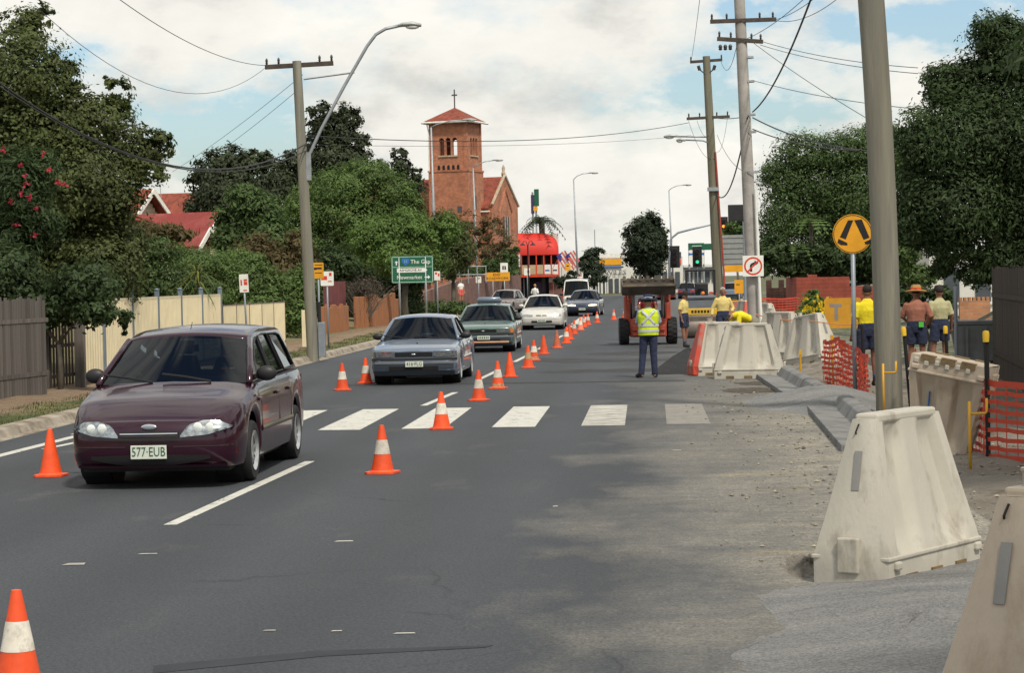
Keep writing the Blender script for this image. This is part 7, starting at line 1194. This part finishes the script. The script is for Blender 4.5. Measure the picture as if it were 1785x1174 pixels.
# workers by the roller
p = DB(1191, 67); person('worker in yellow polo and dark cap standing by the road roller', (p.x, p.y, .003), R(62), stand(elL=(.24, .04, 1.14), wrL=(.22, -.04, .90), wrR=(-.23, -.04, .90), head=(0, -.03, 1.60), anL=(.10, .05, .085), anR=(-.10, -.06, .085)), 'shirt_yellow', 'navy_cloth', skin='skin_dark', hat='cap', sleeve=.5, hatm='hair_dark', scale=.93)
p = DB(1259, 64.5); person('grey-haired worker in long-sleeved yellow shirt behind the barriers', (p.x, p.y, .003), R(8), stand(elL=(.29, .03, 1.15), wrL=(.20, -.16, 1.02), elR=(-.29, .03, 1.14), wrR=(-.33, -.05, .90)), 'shirt_yellow', 'navy_cloth', skin='skin_dark', hair='hair_grey', sleeve=.88)
p = DB(1302, 58); person('worker in bright yellow shirt bending down behind the barriers', (p.x, p.y, .003), R(-68), dict(pel=(0, .12, .92), chest=(0, -.20, 1.05), neck=(0, -.40, 1.06), head=(0, -.52, 1.0), look=(0, -.5, -.85), shL=(.185, -.31, 1.06), shR=(-.185, -.31, 1.06), elL=(.21, -.36, .78), elR=(-.21, -.38, .78), wrL=(.15, -.42, .52), wrR=(-.13, -.45, .52), hipL=(.095, .12, .88), hipR=(-.095, .12, .88), knL=(.12, -.03, .50), knR=(-.12, .02, .50), anL=(.13, .08, .085), anR=(-.13, .14, .085)), 'shirt_bright', 'khaki', hair='hair_dark', sleeve=.5)
# three men at the right
p = DB(1511, 41); person('worker in yellow shirt half hidden by the thick timber pole', (p.x, p.y, .05), R(188), stand(), 'shirt_bright', 'navy_cloth', skin='skin_dark', sleeve=.5, scale=1.04); 
p = DB(1596, 44); T, *_ = person('worker in brown-pink shirt and orange-banded straw hat, back turned', (p.x, p.y, .05), R(170), stand(elL=(.27, -.06, 1.17), wrL=(.22, -.26, 1.10), elR=(-.29, .02, 1.15), wrR=(-.25, -.18, 1.05)), 'shirt_brown', 'navy_cloth', skin='skin_dark', hat='brim', hatm='straw', sleeve=.6, scale=1.0); q = MB(); q.box((-.10, .135, 1.02), (.09, .02, .10)); q.build('belt_tag', 'tag_green', T)
p = DB(1637, 46); person('worker in cream shirt and dark cap, back turned', (p.x, p.y, .05), R(196), stand(wrL=(.27, -.10, .92), anL=(.16, .02, .085), knL=(.14, -.02, .5)), 'shirt_cream', 'navy_cloth', skin='skin_dark', hat='cap', hatm='hair_dark', sleeve=.55, scale=.99)
p = DB(803, 139, .1); person('distant pedestrian in white top and red skirt by the brick wall', (p.x, p.y, 1.0-.35), R(40), stand(), 'white_paint', 'flag_red', sleeve=.4, scale=.85)
p = DB(932, 150); person('distant person in white shirt standing beside the mauve car', (p.x, p.y, .0), R(150), stand(), 'white_paint', 'navy_cloth', hair='straw', sleeve=.6)
# ------------------------------------------------------------------ skid-steer loader with raised bucket
mat('loader_red', (.38, .062, .034), .5, 0, .2, 3, col2=(.40, .10, .06), c2s=2); mat('bucket_steel', (.11, .095, .08), .75, .3, .35, 3, col2=(.20, .16, .12), c2s=2); mat('hydraulic', (.30, .31, .32), .4, .7); mat('rim_red', (.50, .10, .05), .6)
p = G(1131, 602); LD = thing('skid_steer_loader', 'red-orange skid-steer loader with raised muddy bucket facing us', 'loader', (p.x, p.y+.4, 0), R(2))
def tyre(T, x, y, r=.40, w=.30):
    e = obj('wheel', None, T, (x, y, r)); q = MB(); hw = w/2; q.lathe([(r*.5, -hw*.8), (r*.8, -hw), (r*.96, -hw*.92), (r, -hw*.6), (r, hw*.6), (r*.96, hw*.92), (r*.8, hw), (r*.5, hw*.8)], 26, axis='X', cap=False); q.build('tyre', 'black_rubber', e, smooth=35)
    lug = MB()
    for i in range(18):
        a = 2*math.pi*i/18
        for sg in (-1, 1): lug.box((sg*w*.25, math.cos(a+sg*.08)*r, math.sin(a+sg*.08)*r), (w*.42, .05, .035), rx=a+sg*.08-math.pi/2)
    lug.build('tread_lugs', 'black_rubber', e); q = MB(); q.lathe([(0, .06*(1 if x > 0 else -1)), (r*.5, .1*(1 if x > 0 else -1)), (r*.52, 0)], 20, axis='X', cap=False); q.build('rim', 'rim_red', e, smooth=True)
for x in (-.74, .74):
    for y in (.35, 1.45): tyre(LD, x, y)
q = MB(); q.bbox(-.56, .56, .0, 2.0, .24, .80); q.bbox(-.5, .5, -.22, .0, .28, .62); q.build('chassis', 'loader_red', LD, bevel=.03)
q = MB(); q.bbox(-.5, .5, -.30, -.22, .44, .60); q.build('bumper_bar', 'loader_red', LD, bevel=.02); q = MB(); q.bbox(-.46, .46, .02, .1, .82, 1.05); q.build('footwell', 'black_plastic', LD)
for x in (-.62, .62):
    q = MB(); q.bbox(x-.09, x+.09, .95, 1.9, .6, 1.5); q.build('rear_tower', 'loader_red', LD, bevel=.03)
    q = MB(); q.tube([(x, 1.75, 1.45), (x*.98, .6, 1.72), (x*.95, -.25, 1.60), (x*.9, -.45, 1.35)], [(.07, .1)]*4, 8, right=(1, 0, 0)); q.build('lift_arm', 'loader_red', LD)
    q = MB(); q.bbox(x-.075, x+.075, .12, .30, .78, 1.62); q.build('side_guard', 'loader_red', LD, bevel=.02)
    q = MB(); q.tube([(x*.72, .1, .85), (x*.72, -.22, 1.55)], .045, 8); q.tube([(x*.72, -.0, 1.05), (x*.72, -.26, 1.62)], .028, 8); q.build('hydraulic_ram', 'hydraulic', LD)
    q = MB(); q.tube([(x*.80, .3, .8), (x*.78, .3, 1.95), (x*.76, 1.3, 1.95), (x*.80, 1.4, .8)], .045, 8); q.build('cab_frame', 'black_plastic', LD)
q = MB(); q.bbox(-.52, .52, .26, 1.4, 1.955, 2.0); q.build('cab_roof', 'black_plastic', LD)
q = MB(); q.bbox(-.25, .25, .85, 1.2, .8, 1.25); q.build('seat', 'black_plastic', LD, bevel=.04)
bk = MB(); prf = [(-.75, .30), (-.35, .02), (-.12, .0), (.02, .10), (.06, .30), (.02, .46)]
def bp_(u, v): i = u*(len(prf)-1); j = min(int(i), len(prf)-2); f = i-j; return ((2*v-1)*.80, prf[j][0]+(prf[j+1][0]-prf[j][0])*f-.4, 1.56+prf[j][1]+(prf[j+1][1]-prf[j][1])*f)
bk.grid(bp_, 15, 2)
for sg in (-1, 1): bk.prism([(a-.4, 1.56+b2) for a, b2 in prf]+[(-.95, 1.90)], sg*.80-.012, sg*.80+.012, plane='YZ')
bo = bk.build('bucket', 'bucket_steel', LD); sm = bo.modifiers.new('thick', 'SOLIDIFY'); sm.thickness = .03
q = MB(); q.bbox(-.80, .80, -1.20, -1.13, 1.80, 1.88); q.build('cutting_edge', 'bucket_steel', bo)
for i in range(7): q = MB(); q.box((-.72+i*.24, -.36, 2.05), (.09, .06, .14)); q.build('bucket_bracket', 'bucket_steel', bo)
DR = thing('person', 'loader operator in red shirt seated under the raised bucket', 'person', LD.location, R(2)); q = MB(); q.ell((0, .72, 1.62), (.085, .1, .12), 12, 8); q.tube([(0, .8, .95), (0, .8, 1.25), (0, .76, 1.48), (0, .74, 1.58)], [(.17, .12), (.2, .13), (.12, .09), (.05, .05)], 14, right=(1, 0, 0))
for s2 in (-1, 1): q.tube([(s2*.2, .78, 1.4), (s2*.27, .62, 1.15), (s2*.24, .35, 1.08)], [.06, .05, .035], 8); q.tube([(s2*.1, .8, .95), (s2*.13, .4, 1.0), (s2*.14, .3, .82)], [.085, .065, .05], 8)
remeshed('body', q, 'skin_dark', DR, .014); q = MB(); q.tube([(0, .8, .92), (0, .8, 1.25), (0, .76, 1.5)], [(.19, .14), (.225, .15), (.13, .1)], 14, right=(1, 0, 0)); [q.tube([(s2*.2, .78, 1.4), (s2*.26, .66, 1.2)], [.075, .065], 10) for s2 in (-1, 1)]; remeshed('shirt', q, 'far_red', DR, .014)
# ------------------------------------------------------------------ road roller
mat('roller_yellow', (.66, .40, .03), .5, 0, .12, 3); mat('roller_grey', (.14, .16, .19), .6, .2, .2, 3); mat('drum_steel', (.33, .29, .25), .55, .6, .2, 3)
b_ = DB(1222, 77); RL = thing('road_roller', 'yellow and grey road roller with steel drum behind the workers', 'road roller', b_, R(0)); q = MB(); q.lathe([(.0, -.62), (.39, -.62), (.40, -.60), (.40, .60), (.39, .62), (0, .62)], 36, (0, 0, .40), 'X', cap=False); q.build('front_drum', 'drum_steel', RL, smooth=30)
q = MB(); q.lathe([(.0, -.6), (.40, -.6), (.40, .6), (0, .6)], 30, (0, 1.9, .40), 'X', cap=False); q.build('rear_drum', 'drum_steel', RL, smooth=30)
q = MB()
for sg in (-1, 1): q.bbox(sg*.66-.04, sg*.66+.04, -.5, .5, .35, .95)
q.bbox(-.70, .70, -.52, -.40, .78, 1.0); q.build('drum_yoke', 'roller_yellow', RL, bevel=.02)
for i in range(7): q = MB(); q.box((-.32+i*.105, -.524, .89), (.07, .006, .09)); q.build('maker_mark', 'black', RL)
q = MB(); q.bbox(-.55, .55, -.15, 2.0, .85, 1.30); q.build('body', 'roller_grey', RL, bevel=.05); q = MB(); q.bbox(-.5, .5, -.2, .35, 1.31, 1.42); q.build('hood', 'roller_grey', RL, bevel=.04)
q = MB(); q.bbox(-.2, .25, .8, 1.2, 1.3, 1.85); q.build('seat', 'black_plastic', RL, bevel=.05); q = MB(); q.tube([(.0, .45, 1.3), (.0, .6, 1.65)], .03, 6); q.lathe([(.18, -.01), (.18, .01)], 16, (0, .6, 1.66)); q.build('steering_wheel', 'black_plastic', RL)
zt_ = ztop(b_, 1215, 471)
for x in (-.48, .48): q = MB(); q.tube([(x, 1.2, 1.3), (x, 1.2, zt_)], .04, 8); q.build('roll_bar', 'black_plastic', RL)
q = MB(); q.tube([(-.48, 1.2, zt_), (.48, 1.2, zt_)], .045, 8); q.build('roll_bar_top', 'black_plastic', RL); q = MB(); q.ell((.05, -.18, 1.5), (.06, .04, .06), 10, 6); q.build('work_lamp', 'amber_lens', RL)
